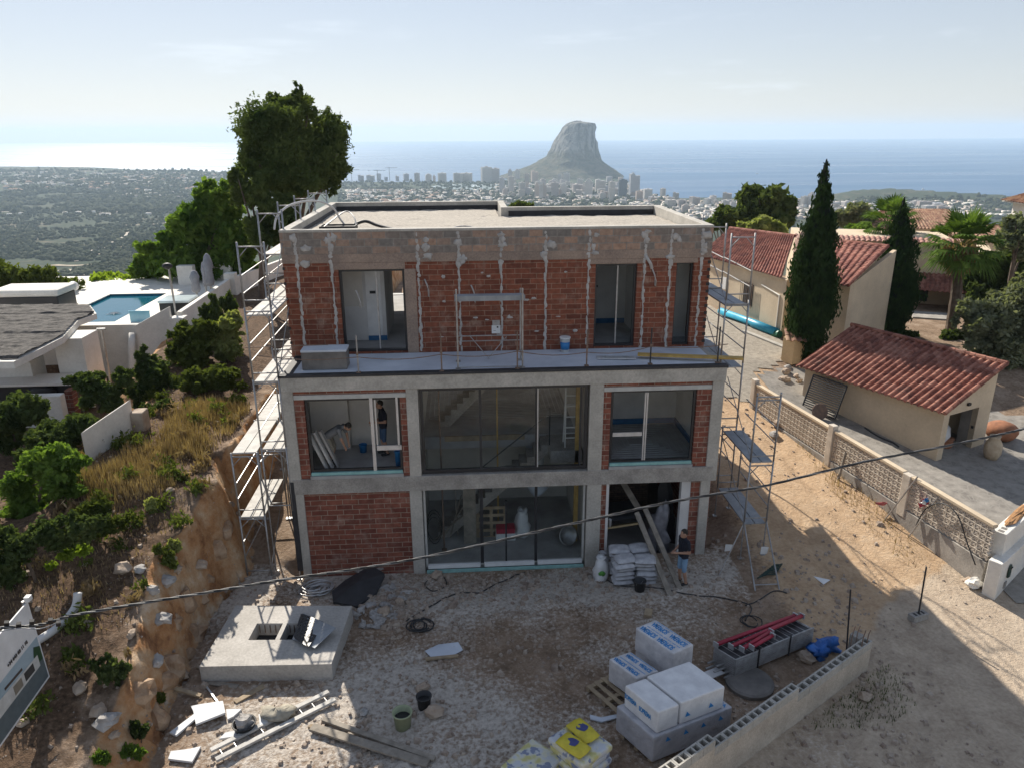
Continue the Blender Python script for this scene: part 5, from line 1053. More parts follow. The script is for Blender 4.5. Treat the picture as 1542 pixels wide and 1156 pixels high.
# poles
p = gp(1382, 931); t = thing('fence_post', 'steel post stuck in a hollow concrete block on the sunlit drive edge', 'post', p); q = ay(1395, 853, p.y); mb = MB(); mb.bar((0, 0, .05), q-p, .022); mb.build('pole', MAT['dark'], t); mb = MB(); mb.rbox((0, 0, .08), .26, .11, .09, .3); mb.build('block_base', MAT['concrete'], t, bev=.01)
mb = MB(); 
for dx in (-.13, .0, .13): mb.rbox((dx*math.cos(.3), dx*math.sin(.3), .171), .035, .06, .002, .3)
mb.build('block_holes', MAT['black'], t)
A = gp(1306, 1009); B = gp(1109, 1156)
p = gp(1274, 990); t = thing('fence_post', 'dark steel post standing behind the blue bag', 'post', p); q = ay(1281, 887, p.y); mb = MB(); mb.bar((0, 0, 0), q-p, .02); mb.build('pole', MAT['dark'], t)
# hollow block wall
zA = A.z = 0; B.z = 0; u = (B-A).normalized(); n_ = Vector((u.y, -u.x, 0)); n_ = n_ if n_.x < 0 else -n_
Lw = (B-A).length+2.2; stp = [on_line(1313, 958, A, B), on_line(1206, 1021, A, B), on_line(1080, 1095, A, B)]
t = thing('block_wall', 'low wall of hollow concrete blocks with open tops stepping down along the road', 'wall', A)
LL = (B-A).length; s1, s2 = stp[1][0]*LL, stp[2][0]*LL; ztop = [.82, 1.0, 1.2]
MAT['wallblock'] = M('wall_block', (.56, .49, .4), (.42, .36, .29), 1.6, .95, .4, 22, fine=.2)
for (a0, a1), zt in zip(((0, s1), (s1, s2), (s2, Lw)), ztop):
    th = .2; mb = MB(); mb.obox(u*(a0+a1)/2+n_*th/2+Vector((0, 0, (zt-.2-.3)/2)), u*(a1-a0)/2, n_*th/2, (0, 0, (zt-.2+.3)/2)); mb.build('lower_courses', MAT['wallblock'], t)
    nb = max(1, round((a1-a0)/.4)); bl = (a1-a0)/nb
    for i in range(nb):
        x = a0+i*bl; mb = MB(); cz = zt-.1; hh = .1
        for yy in (.016, th-.016): mb.obox(u*(x+bl/2)+n_*yy+Vector((0, 0, cz)), u*(bl/2-.004), n_*.016, (0, 0, hh))
        for xx in (.02, bl/2, bl-.02): mb.obox(u*(x+xx)+n_*th/2+Vector((0, 0, cz)), u*.018, n_*(th/2-.032), (0, 0, hh))
        mb.build('top_block', MAT['concrete_pale'], t)
for k in range(4):
    mb = MB(); p = u*(.15+.12*k)+n_*(.05+.2*(k % 2)); mb.tube(smoothpath([p+Vector((0, 0, .5)), p+Vector((0, 0, 1.0)), p+Vector((.05, .02, 1.15+.05*k))], 3), .012, 5); mb.build('rebar', MAT['rust'], t)
mb = MB(); mb.obox(u*.1+n_*.33+Vector((0, 0, .35)), u*.12, n_*.12, (0, 0, .5)); mb.build('end_block', MAT['concrete'], t)
# overhead cable bundle
cp = [(-40, 955), (0, 945), (60, 940), (110, 926), (210, 908), (320, 890), (420, 873), (530, 857), (630, 840), (740, 816), (830, 795), (920, 775), (1000, 757), (1085, 742), (1160, 729), (1300, 695), (1420, 672), (1500, 655), (1542, 645), (1620, 622)]
cpt = [ay(x, y, -8.2+3.2*(x/1542)) for x, y in cp]; path = smoothpath(cpt, 12); t = thing('overhead_cable', 'twisted bundle of overhead power cables crossing in front of the whole house', 'power line')
for k in range(3):
    mb = MB(); P = []
    for i, p in enumerate(path):
        a = i*.75+k*2*PI/3; P.append(p+Vector((.0, math.cos(a)*.016, math.sin(a)*.016)))
    mb.tube(P, .0145, 5); mb.build('conductor', [MAT['rubber'], M('grey_cable', (.16, .16, .16), (.1, .1, .1), 4, .5) if 'grey_cable' not in bpy.data.materials else bpy.data.materials['grey_cable']][k == 2], t, smooth=True)
mb = MB()
for (x, y) in ((10, 938), (28, 940), (48, 936), (76, 934), (88, 938)): p = ay(x, y, -8.15); mb.rbox(p, .035, .03, .045, .3, tilt=(.3, .2))
each(mb, 'clamp', MAT['black'], t)
mb = MB(); mb.tube(smoothpath([ay(0, 950, -8.2), ay(30, 945, -8.2), ay(60, 946, -8.2), ay(90, 935, -8.15)], 4), .01, 5); mb.build('stay_wire', MAT['steel'], t)
# project board on the bank
tr = az(42, 905, 3.45); t = thing('project_board', 'tilted white billboard picturing a modern villa and pool on the bank', 'billboard', (tr.x, tr.y, 0)); br = ay(75, 1018, tr.y-.12); ud = Vector((0.02, -1, -.02)); vd = (Vector((br.x, br.y, br.z))-tr)
hb = vd.length; wb = 2.4; tp = tr-Vector((tr.x, tr.y, 0)); nrm = ud.cross(vd).normalized(); nrm = nrm if nrm.x > 0 else -nrm
def bp(f_, g_, off=0): return tp+ud*(f_*wb)+vd*g_+nrm*off
mb = MB(); mb.wallp([bp(0, 0), bp(1, 0), bp(1, 1), bp(0, 1)], -nrm*.03); mb.build('panel', MAT['white'], t)
def fl(name, pts, mat, off): mb = MB(); mb.wallp([bp(f_, g_, off) for f_, g_ in pts], -nrm*.003); return mb.build(name, mat, t)
pic = fl('picture', [(.02, .44), (.98, .44), (.98, .97), (.02, .97)], M('picture_sky', (.36, .45, .5), (.3, .39, .44), 3, .5), .004)
for nm, pts, c_ in (('picture', [(.02, .72), (.98, .72), (.98, .97), (.02, .97)], (.12, .15, .16)), ('picture', [(.08, .62), (.98, .56), (.98, .74), (.08, .76)], (.6, .6, .57)), ('picture', [(.16, .64), (.3, .63), (.3, .73), (.16, .74)], (.05, .05, .05)), ('picture', [(.34, .63), (.46, .62), (.46, .73), (.34, .73)], (.25, .22, .17)), ('picture', [(.52, .61), (.62, .6), (.62, .73), (.52, .73)], (.05, .06, .07)), ('picture', [(.68, .6), (.8, .59), (.8, .73), (.68, .73)], (.2, .2, .18)), ('picture', [(.02, .56), (.1, .5), (.13, .6), (.1, .76), (.02, .78)], (.02, .07, .03)), ('picture', [(.1, .78), (.95, .84), (.95, .9), (.1, .8)], (.08, .3, .42)), ('picture', [(.3, .55), (.55, .53), (.55, .56), (.3, .58)], (.08, .06, .05))):
    fl(nm, pts, M('print_colour', c_, tuple(x*.8 for x in c_), 6, .5), .008+.0005*len(bpy.data.objects) % .004)
tg = text_mesh('+34 643 68 11 18', .1); tg.materials.clear(); tg.materials.append(MAT['dark']); o = bpy.data.objects.new('lettering', tg); C.objects.link(o); o.parent = t
ex = -ud.normalized() if False else ud.normalized(); ex = -ex if ex.cross(-vd).dot(nrm) < 0 else ex; ey = nrm.cross(ex); pp = bp(.3, .37, .012); o.matrix_local = Matrix(((ex.x, ey.x, nrm.x, pp.x), (ex.y, ey.y, nrm.y, pp.y), (ex.z, ey.z, nrm.z, pp.z), (0, 0, 0, 1)))
for f_ in (.02, .9):
    mb = MB(); p = bp(f_, .0, -.06); g_ = gnd(tr.x+p.x, tr.y+p.y); mb.bar((p.x, p.y, g_-.2), (p.x, p.y, p.z+.05), .035); mb.build('post', MAT['steel'], t)
mb = MB(); p = bp(.0, -.04, .02); mb.obox(p, (.05, 0, 0), (0, .06, 0), (0, 0, .05)); mb.build('spot_lamp', MAT['white'], t)
p = gp(90, 945); mb = MB(); mb.tube(smoothpath([Vector((p.x-.3, p.y-.5, p.z)), Vector((p.x, p.y, p.z+.05)), Vector((p.x+.15, p.y+.45, p.z+.2)), Vector((p.x+.2, p.y+.6, p.z+.5))], 4), .09, 8); tag(mb.build('drain_pipe', MAT['plaster'], smooth=True), 'pale bent pipe sticking out of the bank behind the billboard', 'pipe')
# loose rocks and rubble
rr = random.Random(11); spots = [(245, 935), (120, 1040), (260, 740), (255, 875), (262, 850), (270, 862), (230, 890), (187, 856), (200, 958), (212, 857), (305, 855), (150, 1075), (165, 1090), (175, 1110), (35, 1090), (20, 1080), (300, 1000), (275, 1015), (240, 1000), (640, 1040), (656, 1076), (545, 1075), (660, 870), (1180, 560), (1190, 552), (1196, 568), (1185, 575), (1178, 570), (1203, 578), (1466, 880), (1472, 872), (1170, 640), (1150, 620), (1165, 655), (600, 905), (575, 925), (1105, 985), (1210, 990), (1300, 1050), (1390, 800), (1350, 780)]
for i, (x, y) in enumerate(spots):
    p = gp(x+rr.uniform(-4, 4), y+rr.uniform(-3, 3)); s_ = rr.uniform(.1, .24)*(1.4 if x in range(1170, 1210) else 1); mb = MB(); mb.blob((0, 0, s_*.35), s_, s_*rr.uniform(.6, .9), s_*.6, i, .32, 9, 6, rot=rr.uniform(0, 6)); o = mb.build('loose_rock', MAT['stone'] if i % 3 else MAT['stone_grey'], loc=(p.x, p.y, p.z))
    tag(o, 'angular pale rock lying on the bare ground or the bank', 'rock', 'loose rocks on the site')
big = [(265, 1010, .4), (300, 960, .4), (285, 905, .42), (330, 830, .38), (215, 1050, .45), (345, 800, .34), (240, 1085, .4), (290, 985, .25), (270, 940, .3), (310, 900, .28), (250, 1030, .3), (320, 870, .25)]
for i, (x, y, s_) in enumerate(big):
    p = gp(x, y); mb = MB(); mb.blob((0, 0, 0), s_, s_*.7, s_*.9, 70+i, .34, 8, 6, rot=i); o = mb.build('bank_boulder', M('bank_stone', (.46, .33, .22), (.26, .15, .08), 2.4, .95, .9, 7, bdist=.08) if 'bank_stone' not in bpy.data.materials else bpy.data.materials['bank_stone'], loc=(p.x-.12, p.y, p.z)); tag(o, 'orange stained boulder bedded in the cut face of the bank', 'boulder', 'boulders in the bank face')
mb = MB(); r = random.Random(4); base_s = []
for k in range(3500):
    if k < 2150: x, y = r.uniform(-2.0, 16), r.uniform(-9, .0); 
    elif k < 2350: x, y = r.uniform(-7, -1.2), r.uniform(-8, 8)
    elif k < 2600: x, y = r.uniform(12.6, 19), r.uniform(-4, 10)
    elif k < 3100: x, y = r.gauss(5.5, 2.4), -abs(r.gauss(.9, .7))-.15
    else: x, y = r.gauss(2.9, .9), r.gauss(-2.2, .8)
    if 0 < x < 12.4 and y > -.1: continue
    if -1.7 < x < 1.8 and -4.8 < y < -2.1: continue
    s_ = abs(r.gauss(0, .035))+.018; z = gnd(x, y)+s_*.25; a = r.uniform(0, 6); nv = len(mb.v); c_, s2 = math.cos(a), math.sin(a)
    P = [(-1, -.7, -.5), (1, -.6, -.6), (.8, .8, -.5), (-.7, .9, -.6), (-.6, -.4, .6), (.6, -.5, .7), (.4, .5, .5), (-.5, .5, .7)]
    mb.add([(x+(px*c_-py*s2)*s_*r.uniform(.7, 1.2), y+(px*s2+py*c_)*s_, z+pz*s_*.8) for px, py, pz in P], [(0, 3, 2, 1), (4, 5, 6, 7), (0, 1, 5, 4), (1, 2, 6, 5), (2, 3, 7, 6), (3, 0, 4, 7)])
mb.ch = []; tag(mb.build('rubble', M('rubble_stone', (.42, .35, .28), (.24, .18, .14), 4, .95)), kind='stuff')
# ------------------------------------------------------------------ roofs
def tile_mat(name, c1, c2, c3):
    m, nt, b = newmat(name); b.inputs['Roughness'].default_value = .85; b.inputs['Specular IOR Level'].default_value = .25; P_ = poss(nt)
    v = _n(nt, 'ShaderNodeTexVoronoi'); v.inputs['Scale'].default_value = 3.2; nt.links.new(P_, v.inputs['Vector']); s = _n(nt, 'ShaderNodeSeparateColor'); nt.links.new(v.outputs['Color'], s.inputs[0])
    col = ramp(nt, s.outputs[0], [(.1, c2), (.5, c1), (.9, c3)]); col = mixc(nt, mth(nt, 'MULTIPLY', mrange(nt, noise_node(nt, P_, 1.3, 6), .55, .75), .5), col, (.12, .1, .085)); col = mixc(nt, 1., col, ramp(nt, noise_node(nt, P_, 9, 5), [(.3, (.72,)*3), (.7, (1.1,)*3)]), 'MULTIPLY')
    nt.links.new(col, b.inputs['Base Color']); bump(nt, b, noise_node(nt, P_, 30, 4), .3, .01); return m
MAT['tile'] = tile_mat('roof_tile', (.29, .115, .078), (.19, .075, .055), (.37, .175, .125)); MAT['tile_old'] = tile_mat('old_roof_tile', (.36, .2, .13), (.26, .14, .1), (.46, .3, .2)); MAT['tile_red'] = tile_mat('red_roof_tile', (.26, .095, .07), (.17, .065, .052), (.34, .15, .11))
def tile_roof(mb, e0, e1, t1, t0, pitch=.24, amp=.055, row=.42, m=0):
    """barrel tiles between the eave e0-e1 and the top t0-t1 (bilinear)"""
    e0, e1, t0, t1 = map(Vector, (e0, e1, t0, t1)); n = max(2, int((e1-e0).length/pitch)); k = 8; nr = max(1, round(((t0-e0).length+(t1-e1).length)/2/row))
    nrm = (e1-e0).cross(t0-e0).normalized(); nrm = nrm if nrm.z > 0 else -nrm; prof = [(0, 0), (.1, .62), (.25, .95), (.4, .95), (.55, .62), (.65, 0), (.74, -.3), (.9, -.3)]
    for r_ in range(nr):
        v0, v1 = r_/nr, (r_+1)/nr; rows = []
        for vi, (v, li) in enumerate(((v0, .022), (v1+.02, 0.))):
            line = []
            for i in range(n):
                jit = .004*math.sin(i*12.9+r_*7.3)
                for a, h in prof:
                    uu = (i+a*(1-.0*vi))/n; p = (e0*(1-uu)+e1*uu)*(1-v)+(t0*(1-uu)+t1*uu)*v; line.append(p+nrm*(h*amp+li+jit))
            p = e1*(1-v)+t1*v; line.append(p+nrm*li); rows.append(line)
        L_ = len(rows[0]); fl_ = [q-nrm*.02 for q in rows[0]]
        mb.add(rows[0]+rows[1]+fl_, [(j, j+1, L_+j+1, L_+j) for j in range(L_-1)]+[(2*L_+j, 2*L_+j+1, j+1, j) for j in range(L_-1)], m)
    return mb
def ridge(mb, a, b_, r=.09, m=0):
    a, b_ = Vector(a), Vector(b_); n = max(1, int((b_-a).length/.4))
    for i in range(n): mb.tube([a.lerp(b_, i/n), a.lerp(b_, (i+1.1)/n)], [r*1.05, r*.9], 8, m)
# ------------------------------------------------------------------ right hand neighbours
paving = M('crazy_paving', (.2, .185, .165), (.12, .112, .1), 2, .9)
m = bpy.data.materials['crazy_paving']; nt = m.node_tree; b = nt.nodes['Principled BSDF']; v = _n(nt, 'ShaderNodeTexVoronoi', feature='DISTANCE_TO_EDGE'); v.inputs['Scale'].default_value = 4.; nt.links.new(poss(nt), v.inputs['Vector'])
col = mixc(nt, mrange(nt, v.outputs['Distance'], .01, .07), (.27, .25, .22), ramp(nt, noise_node(nt, poss(nt), 2.5, 6), [(.3, (.15, .135, .118)), (.7, (.34, .31, .27))])); nt.links.new(col, b.inputs['Base Color'])
patch('courtyard_paving', [(20.1, -3), (20.0, 0), (18.1, 9), (18.6, 12.5), (22.5, 14), (27, 9), (33, 6), (33, -3)], paving, .03)
grav = M('gravel_yard', (.4, .35, .28), (.26, .225, .18), 5, .95, .8, 30, fine=.3, bdist=.03)
patch('gravel_yard', [(15.5, 10.5), (17.6, 9.8), (18.4, 12.4), (21.0, 14.6), (21.6, 17.5), (20.3, 25), (14.5, 25), (14.4, 16)], grav, .03)
# pierced block wall
A, B = Vector((19.5, -2.35, 0)), Vector((17.1, 9.2, 0)); u = (B-A).normalized(); n_ = Vector((u.y, -u.x, 0)); L_ = (B-A).length
t = thing('lattice_wall', 'long low wall of pierced decorative blocks dividing the drive from the paved courtyard', 'wall', A)
zt0, zt1 = on_line(1508, 795, A, B)[1], on_line(1146, 581, A, B)[1]
def ztp(s_): return zt0+(zt1-zt0)*s_/L_
lat = M('lattice_block', (.62, .55, .46), (.46, .4, .33), 3, .95, .3, 25); th = .12
mb = MB()
for i in range(12):
    s0, s1 = i*L_/12, (i+1)*L_/12; zl, zh = ztp(s0)-1.2, ztp(s1)-1.2
    mb.add([tuple(u*s+n_*o+Vector((0, 0, z))) for o in (-.03, th+.03) for s, z in ((s0, -.6), (s1, -.6), (s1, zh), (s0, zl))], [(0, 1, 2, 3), (7, 6, 5, 4), (0, 3, 7, 4), (1, 5, 6, 2), (3, 2, 6, 7)])
mb.build('footing', MAT['concrete'], t, weld=True)
for (f0, f1) in ((.0, .255), (.285, .565), (.595, .985)):
    s0, s1 = f0*L_, f1*L_; cz = .2; ncol = int((s1-s0)/cz); cw = (s1-s0)/ncol; mb = MB()
    for i in range(ncol):
        for j in range(6):
            s = s0+(i+.5)*cw; z = ztp(s)-1.18+.1+j*.18; c_ = u*s+n_*th/2+Vector((0, 0, z))
            mb.obox(c_+Vector((0, 0, .078)), u*cw/2, n_*th/2, (0, 0, .013)); mb.obox(c_+u*(cw/2-.012), u*.013, n_*th/2, (0, 0, .07))
            for sg in (1, -1): dd = (u*(cw*.4)+Vector((0, 0, .068*sg))); mb.obox(c_, dd, n_*(th/2-.01-.003*(sg > 0)), (dd.cross(n_)).normalized()*.025)
    mb.ch = []; mb.build('lattice_panel', lat, t)
    mb = MB(); c0, c1 = u*s0+n_*th/2+Vector((0, 0, ztp(s0)-.06)), u*s1+n_*th/2+Vector((0, 0, ztp(s1)-.06)); mb.obox((c0+c1)/2, (c1-c0)/2, n_*(th/2+.03), (0, 0, .045)); mb.build('coping', MAT['cream_pale'], t, bev=.01)
for f_, w_ in ((.27, .16), (.58, .14), (1.0, .14)):
    mb = MB(); s = f_*L_; c_ = u*s+n_*th/2; mb.obox(c_+Vector((0, 0, ztp(s)-.75+(.0 if f_ < .4 else .08))), u*w_, n_*(th/2+.05), (0, 0, .8 if f_ > .4 else .72)); mb.build('pier', lat, t, bev=.02)
# white end wall with letter box
K = gp(1497, 903); d = (az(1542, 858, K.z)-K); d.z = 0; d.normalize(); nb = Vector((-d.y, d.x, 0)); nb = nb if nb.y > 0 else -nb
t = thing('gate_wall', 'white stepped end wall with a green letter box at the drive entrance', 'wall', K); mb = MB()
mb.obox(d*1.7+nb*.17+Vector((0, 0, .42)), d*1.7, nb*.17, (0, 0, .72)); mb.build('lower_wall', MAT['whitewash'], t, bev=.02)
mb = MB(); mb.obox(d*1.95+nb*.36+Vector((0, 0, .75)), d*1.45, nb*.185, (0, 0, 1.05)); mb.build('upper_wall', MAT['whitewash'], t, bev=.02)
mb = MB(); c_ = d*2.2+nb*.36; mb.blob((c_.x, c_.y, 1.8), 1.2, .13, .1, 5, .5, 20, 8, rot=math.atan2(d.y, d.x)); mb.build('planter_soil', M('orange_soil', (.42, .22, .09), (.24, .13, .06), 5, .95, .8, 20), t)
mb = MB()
for k in range(2): c_ = d*(.62+.22*k)+nb*.36; mb.obox(c_+Vector((0, 0, 1.802)), d*.07, nb*.07, (0, 0, .003))
each(mb, 'block_hole', MAT['concrete_dark'], t)
mb = MB(); mb.lathe([(.12, -.2), (.12, .1), (.06, .18), (0, .19)], n=14); mb.v = [tuple(d*(.72+x)+nb*(-.03+y*.25)+Vector((0, 0, .68+z))) for x, y, z in mb.v]; lb_ = mb.build('letter_box', M('dark_green_metal', (.02, .05, .035), (.015, .035, .025), 4, .4), t)
mb = MB(); mb.obox(d*.72+nb*-.07+Vector((0, 0, .78)), d*.07, nb*.008, (0, 0, .012)); mb.build('slot', MAT['black'], lb_)
mb = MB(); mb.obox(d*.62+nb*-.01+Vector((0, 0, .25)), d*.08, nb*.02, (0, 0, .1)); mb.build('meter_cover', MAT['steel'], t)
mb = MB(); p = gp(1466, 884); mb.blob((p.x, p.y, p.z+.14), .26, .16, .16, 2, .3); tag(mb.build('plaster_lump', MAT['whitewash']), 'white plaster lump lying at the foot of the white end wall', 'rubble')
# things on and against the lattice wall
for (a, b_, lb) in (((1332, 782), (1382, 717), 'left steel bar leaning on the pierced wall'), ((1368, 808), (1412, 748), 'right steel bar leaning on the pierced wall')):
    p = gp(*a); q = on_line(*b_, A, B); q = A+u*q[0]*L_-n_*.05*(1 if n_.x < 0 else -1)*0+Vector((0, 0, q[1])); mb = MB(); mb.bar(p, q, .025); tag(mb.build('leaning_bar', MAT['steel']), lb, 'bar')
mb = MB(); p = gp(1262, 722); q = on_line(1278, 680, A, B); q = A+u*q[0]*L_+Vector((-.1, 0, q[1])); mb.bar(p, q, .05); mb.tube(smoothpath([p, p+Vector((-.15, .3, .7)), q+Vector((-.25, .1, .15)), q], 4), .014, 5); tag(mb.build('timber_stake', MAT['wood_grey']), 'dark stake with a bent wire leaning where the pierced wall breaks', 'stake')
mb = MB(); P = [on_line(x, y, A, B) for x, y in ((1385, 790), (1400, 765), (1425, 757), (1448, 775), (1462, 815), (1475, 850))]; mb.tube(smoothpath([A+u*s*L_+Vector((-.12, 0, z)) for s, z in P], 5), .02, 6); tag(mb.build('hanging_hose', MAT['rubber'], smooth=True), 'dark hose arched over the pierced wall beside the white end wall', 'hose')
q = on_line(1397, 757, A, B); p = A+u*q[0]*L_+Vector((-.14, 0, q[1])); t = thing('flag_tape', 'red white and blue tape scrap tied to the right leaning bar', 'tape', p); mb = MB(); mb.blob((0, 0, 0), .14, .03, .12, 2, .8); mb.build('red_scrap', MAT['red'], t); mb = MB(); mb.blob((-.02, -.04, .06), .1, .03, .07, 4, .8); mb.build('white_scrap', MAT['white'], t); mb = MB(); mb.blob((.04, -.05, .12), .08, .03, .05, 6, .8); mb.build('blue_scrap', MAT['blue'], t)
q = on_line(1337, 757, A, B); p = A+u*q[0]*L_+Vector((-.2, 0, q[1])); mb = MB(); mb.blob(tuple(p), .2, .04, .06, 3, .8); tag(mb.build('red_tape', M('faded_red', (.5, .12, .12), (.4, .1, .1), 5, .6)), 'faded red tape scrap low on the pierced wall', 'tape')
# garage
ga = Vector((-.41, .912, 0)); gb = Vector((.912, .41, 0)); G = Vector((22.6, 4.85, 0)); GL, GW = 6.4, 2.95; ze, zr = 2.6, 3.85
t = thing('garage', 'cream lean-to garage with a red barrel tile roof and a dark open doorway', 'garage', G)
def gpt(a, b_, z): return ga*a+gb*b_+Vector((0, 0, z))
mb = MB(); mb.wallp([gpt(0, 0, 0), gpt(GL, 0, 0), gpt(GL, 0, ze), gpt(0, 0, ze)], gb*.2); mb.build('side_wall', MAT['cream_pale'], t, weld=True)
mb = MB(); mb.wallp([gpt(0, GW, 0), gpt(GL, GW, 0), gpt(GL, GW, zr-.12), gpt(0, GW, zr-.12)], -gb*.2); mb.build('side_wall', MAT['cream_pale'], t, weld=True)
mb = MB(); mb.wallp([gpt(GL, .2, 0), gpt(GL, GW-.2, 0), gpt(GL, GW-.2, zr-.1), gpt(GL, .2, ze+.05)], -ga*.2); mb.build('end_wall', MAT['cream_pale'], t, weld=True)
zl = lambda b_: ze+(zr-ze)*b_/GW
mb = MB()
for b0, b1, z0, z1 in ((.2, .34, 0, None), (2.15, GW-.2, 0, None), (.34, 2.15, 2.35, None)): mb.wallp([gpt(0, b0, z0), gpt(0, b1, z0), gpt(0, b1, zl(b1)), gpt(0, b0, zl(b0))], ga*.22)
mb.ch = []; mb.build('end_wall', MAT['cream_pale'], t, weld=True)
mb = MB(); mb.wallp([gpt(.02, 2.15, 0), gpt(.02, 2.16, 0), gpt(.02, 2.16, 2.35), gpt(.02, 2.15, 2.35)], ga*.6); mb.wallp([gpt(2.8, .2, 0), gpt(2.8, GW-.2, 0), gpt(2.8, GW-.2, 2.6), gpt(2.8, .2, 2.6)], ga*.05); mb.wallp([gpt(.1, .3, .55), gpt(3, .3, .85), gpt(3, 2.6, .85), gpt(.1, 2.6, .55)], (0, 0, .01)); mb.ch = []; mb.build('interior', MAT['concrete_dark'], t)
mb = MB(); tile_roof(mb, gpt(-.2, -.32, ze-.06), gpt(GL+.3, -.32, ze-.06), gpt(GL+.3, GW+.12, zr+.1), gpt(-.2, GW+.12, zr+.1), .27, .07); ridge(mb, gpt(-.2, GW+.1, zr+.14), gpt(GL+.3, GW+.1, zr+.14), .1); ridge(mb, gpt(-.16, -.3, ze+.0), gpt(-.16, GW+.1, zr+.14), .085); mb.ch = []; mb.build('roof', MAT['tile'], t, smooth=False)
mb = MB(); mb.wallp([gpt(-.12, -.2, ze-.02), gpt(GL+.2, -.2, ze-.02), gpt(GL+.2, GW, zr+.03), gpt(-.12, GW, zr+.03)], (0, 0, -.05)); mb.v = [(x, y, z-.07) for x, y, z in mb.v]; mb.build('roof_deck', MAT['cream_pale'], t, weld=True)
mb = MB(); mb.obox(gpt(-.05, 1.35, 2.62), ga*.04, gb*.08, (0, 0, .05)); mb.build('wall_lamp', MAT['black'], t); mb = MB(); mb.obox(gpt(.1, 2.13, 1.5), ga*.04, gb*.02, (0, 0, .05)); mb.build('switch', MAT['black'], t); mb = MB(); mb.bar(gpt(5.2, -.03, 1.9), gpt(5.2, -.03, ze-.1), .04); mb.build('downpipe', MAT['cream_pale'], t)
def wpt(a, b_, z): return G+gpt(a, b_, z)
mb = MB(); p = wpt(1.2, 1.2, 1.2); mb.blob(tuple(p), .75, .9, .55, 3, .2, 12, 8); tag(mb.build('covered_scooter', MAT['plaster'], smooth=True), 'pale covered shape standing inside the garage doorway', 'cover')
mb = MB(); p = wpt(.6, 1.4, .55); mb.lathe([(.2, 0), (.3, .25), (.27, .42), (.32, .47), (0, .4)], tuple(p), 14); tag(mb.build('terracotta_pot', MAT['terracotta'], smooth=True), 'orange pot just inside the garage doorway', 'pot')
p = gp(1492, 690); mb = MB(); mb.lathe([(.2, 0), (.3, .25), (.3, .6), (.16, .85), (.2, .95), (.12, .9), (0, .85)], (0, 0, 0), 16); tag(mb.build('tall_jar', M('cream_jar', (.55, .45, .32), (.4, .3, .2), 5, .9, .4, 14), loc=p, smooth=True), 'tall cream jar standing by the right corner of the garage', 'jar')
p = gp(1506, 660); mb = MB(); mb.blob((0, 0, .35), .62, .55, .4, 3, .12, 14, 8); tag(mb.build('bowl_planter', MAT['terracotta'], loc=p, smooth=True), 'round terracotta planter resting behind the tall jar', 'planter')
# black iron gate leaning on the garage
t = thing('iron_gate', 'black iron gate leaning against the far end of the garage side wall', 'gate', wpt(5.7, -.75, gnd(*wpt(5.7, -.7, 0).xy))); w_, h_ = 1.7, 1.35; lean = gb*.45
mb = MB()
for a0, a1 in (((0, 0), (w_, 0)), ((0, h_), (w_, h_)), ((0, 0), (0, h_)), ((w_, 0), (w_, h_))): f = lambda q: -ga*q[0]+lean*(q[1]/h_)+Vector((0, 0, q[1])); mb.bar(f(a0), f(a1), .035)
mb.build('frame', MAT['black'], t); mb = MB()
for k in range(14): mb.bar(f((0, .1+k*.09)), f((w_, .1+k*.09)), .028)
mb.ch = []; mb.build('slats', MAT['dark'], t)
mb = MB(); p = wpt(4.55, -1.05, gnd(*wpt(4.5, -.9, 0).xy)); mb.lathe([(.33, -.03), (.35, 0), (.33, .03), (.08, .04)], (0, 0, 0), 18); mb.v = [tuple(p+Vector((x, z+y*.35, .33+y*.93))) for x, y, z in mb.v]; tag(mb.build('wheel_disc', MAT['rust']), 'dark round disc leaning against the iron gate', 'disc')
cable('garden_hose', 'black hose lying along the garage wall', [(1302, 645), (1315, 654), (1330, 662), (1345, 668), (1353, 674)], .035, MAT['rubber'], .05, 'hose')
# main neighbour house
E_ = [Vector((19.9, 26.5, 5.0)), Vector((21.6, 17.9, 5.08)), Vector((21.75, 17.3, 5.08)), Vector((23.15, 14.0, 5.4))]; T_ = [Vector((22.7, 29.2, 6.3)), Vector((24.4, 23.1, 6.55)), Vector((24.5, 22.6, 6.57)), Vector((26.5, 16.9, 6.8))]
t = thing('cream_villa', 'long low cream villa with red barrel tile roofs behind the tall cypress', 'house', (22, 17, 1.5)); O = Vector((22, 17, 1.5))
def wl(pts, z0, z1, name, mat, th=.25):
    for (xa, ya), (xb, yb) in zip(pts[:-1], pts[1:]):
        d = Vector((xb-xa, yb-ya, 0)); nn = Vector((-d.y, d.x, 0)).normalized()*th; nn = nn if nn.x > 0 else -nn; mb = MB(); mb.wallp([Vector((xa, ya, z0))-O, Vector((xb, yb, z0))-O, Vector((xb, yb, z1))-O, Vector((xa, ya, z1))-O], nn); mb.build(name, mat, t, weld=True)
wl([(20.3, 26), (21.85, 17.75)], 1.2, 5.0, 'wall', MAT['cream_pale']); wl([(21.87, 17.72), (22.7, 17.4)], 1.2, 5.0, 'wall', MAT['cream']); wl([(22.7, 17.38), (23.6, 14.6)], 1.2, 5.25, 'wall', MAT['cream_pale'])
mb = MB(); mb.wallp([Vector((23.6, 14.6, 1.2))-O, Vector((27.0, 16.9, 1.2))-O, Vector((27.0, 16.9, 6.6))-O, Vector((23.6, 14.6, 5.3))-O], (-.08, .22, 0)); mb.build('gable_wall', MAT['cream_pale'], t, weld=True)
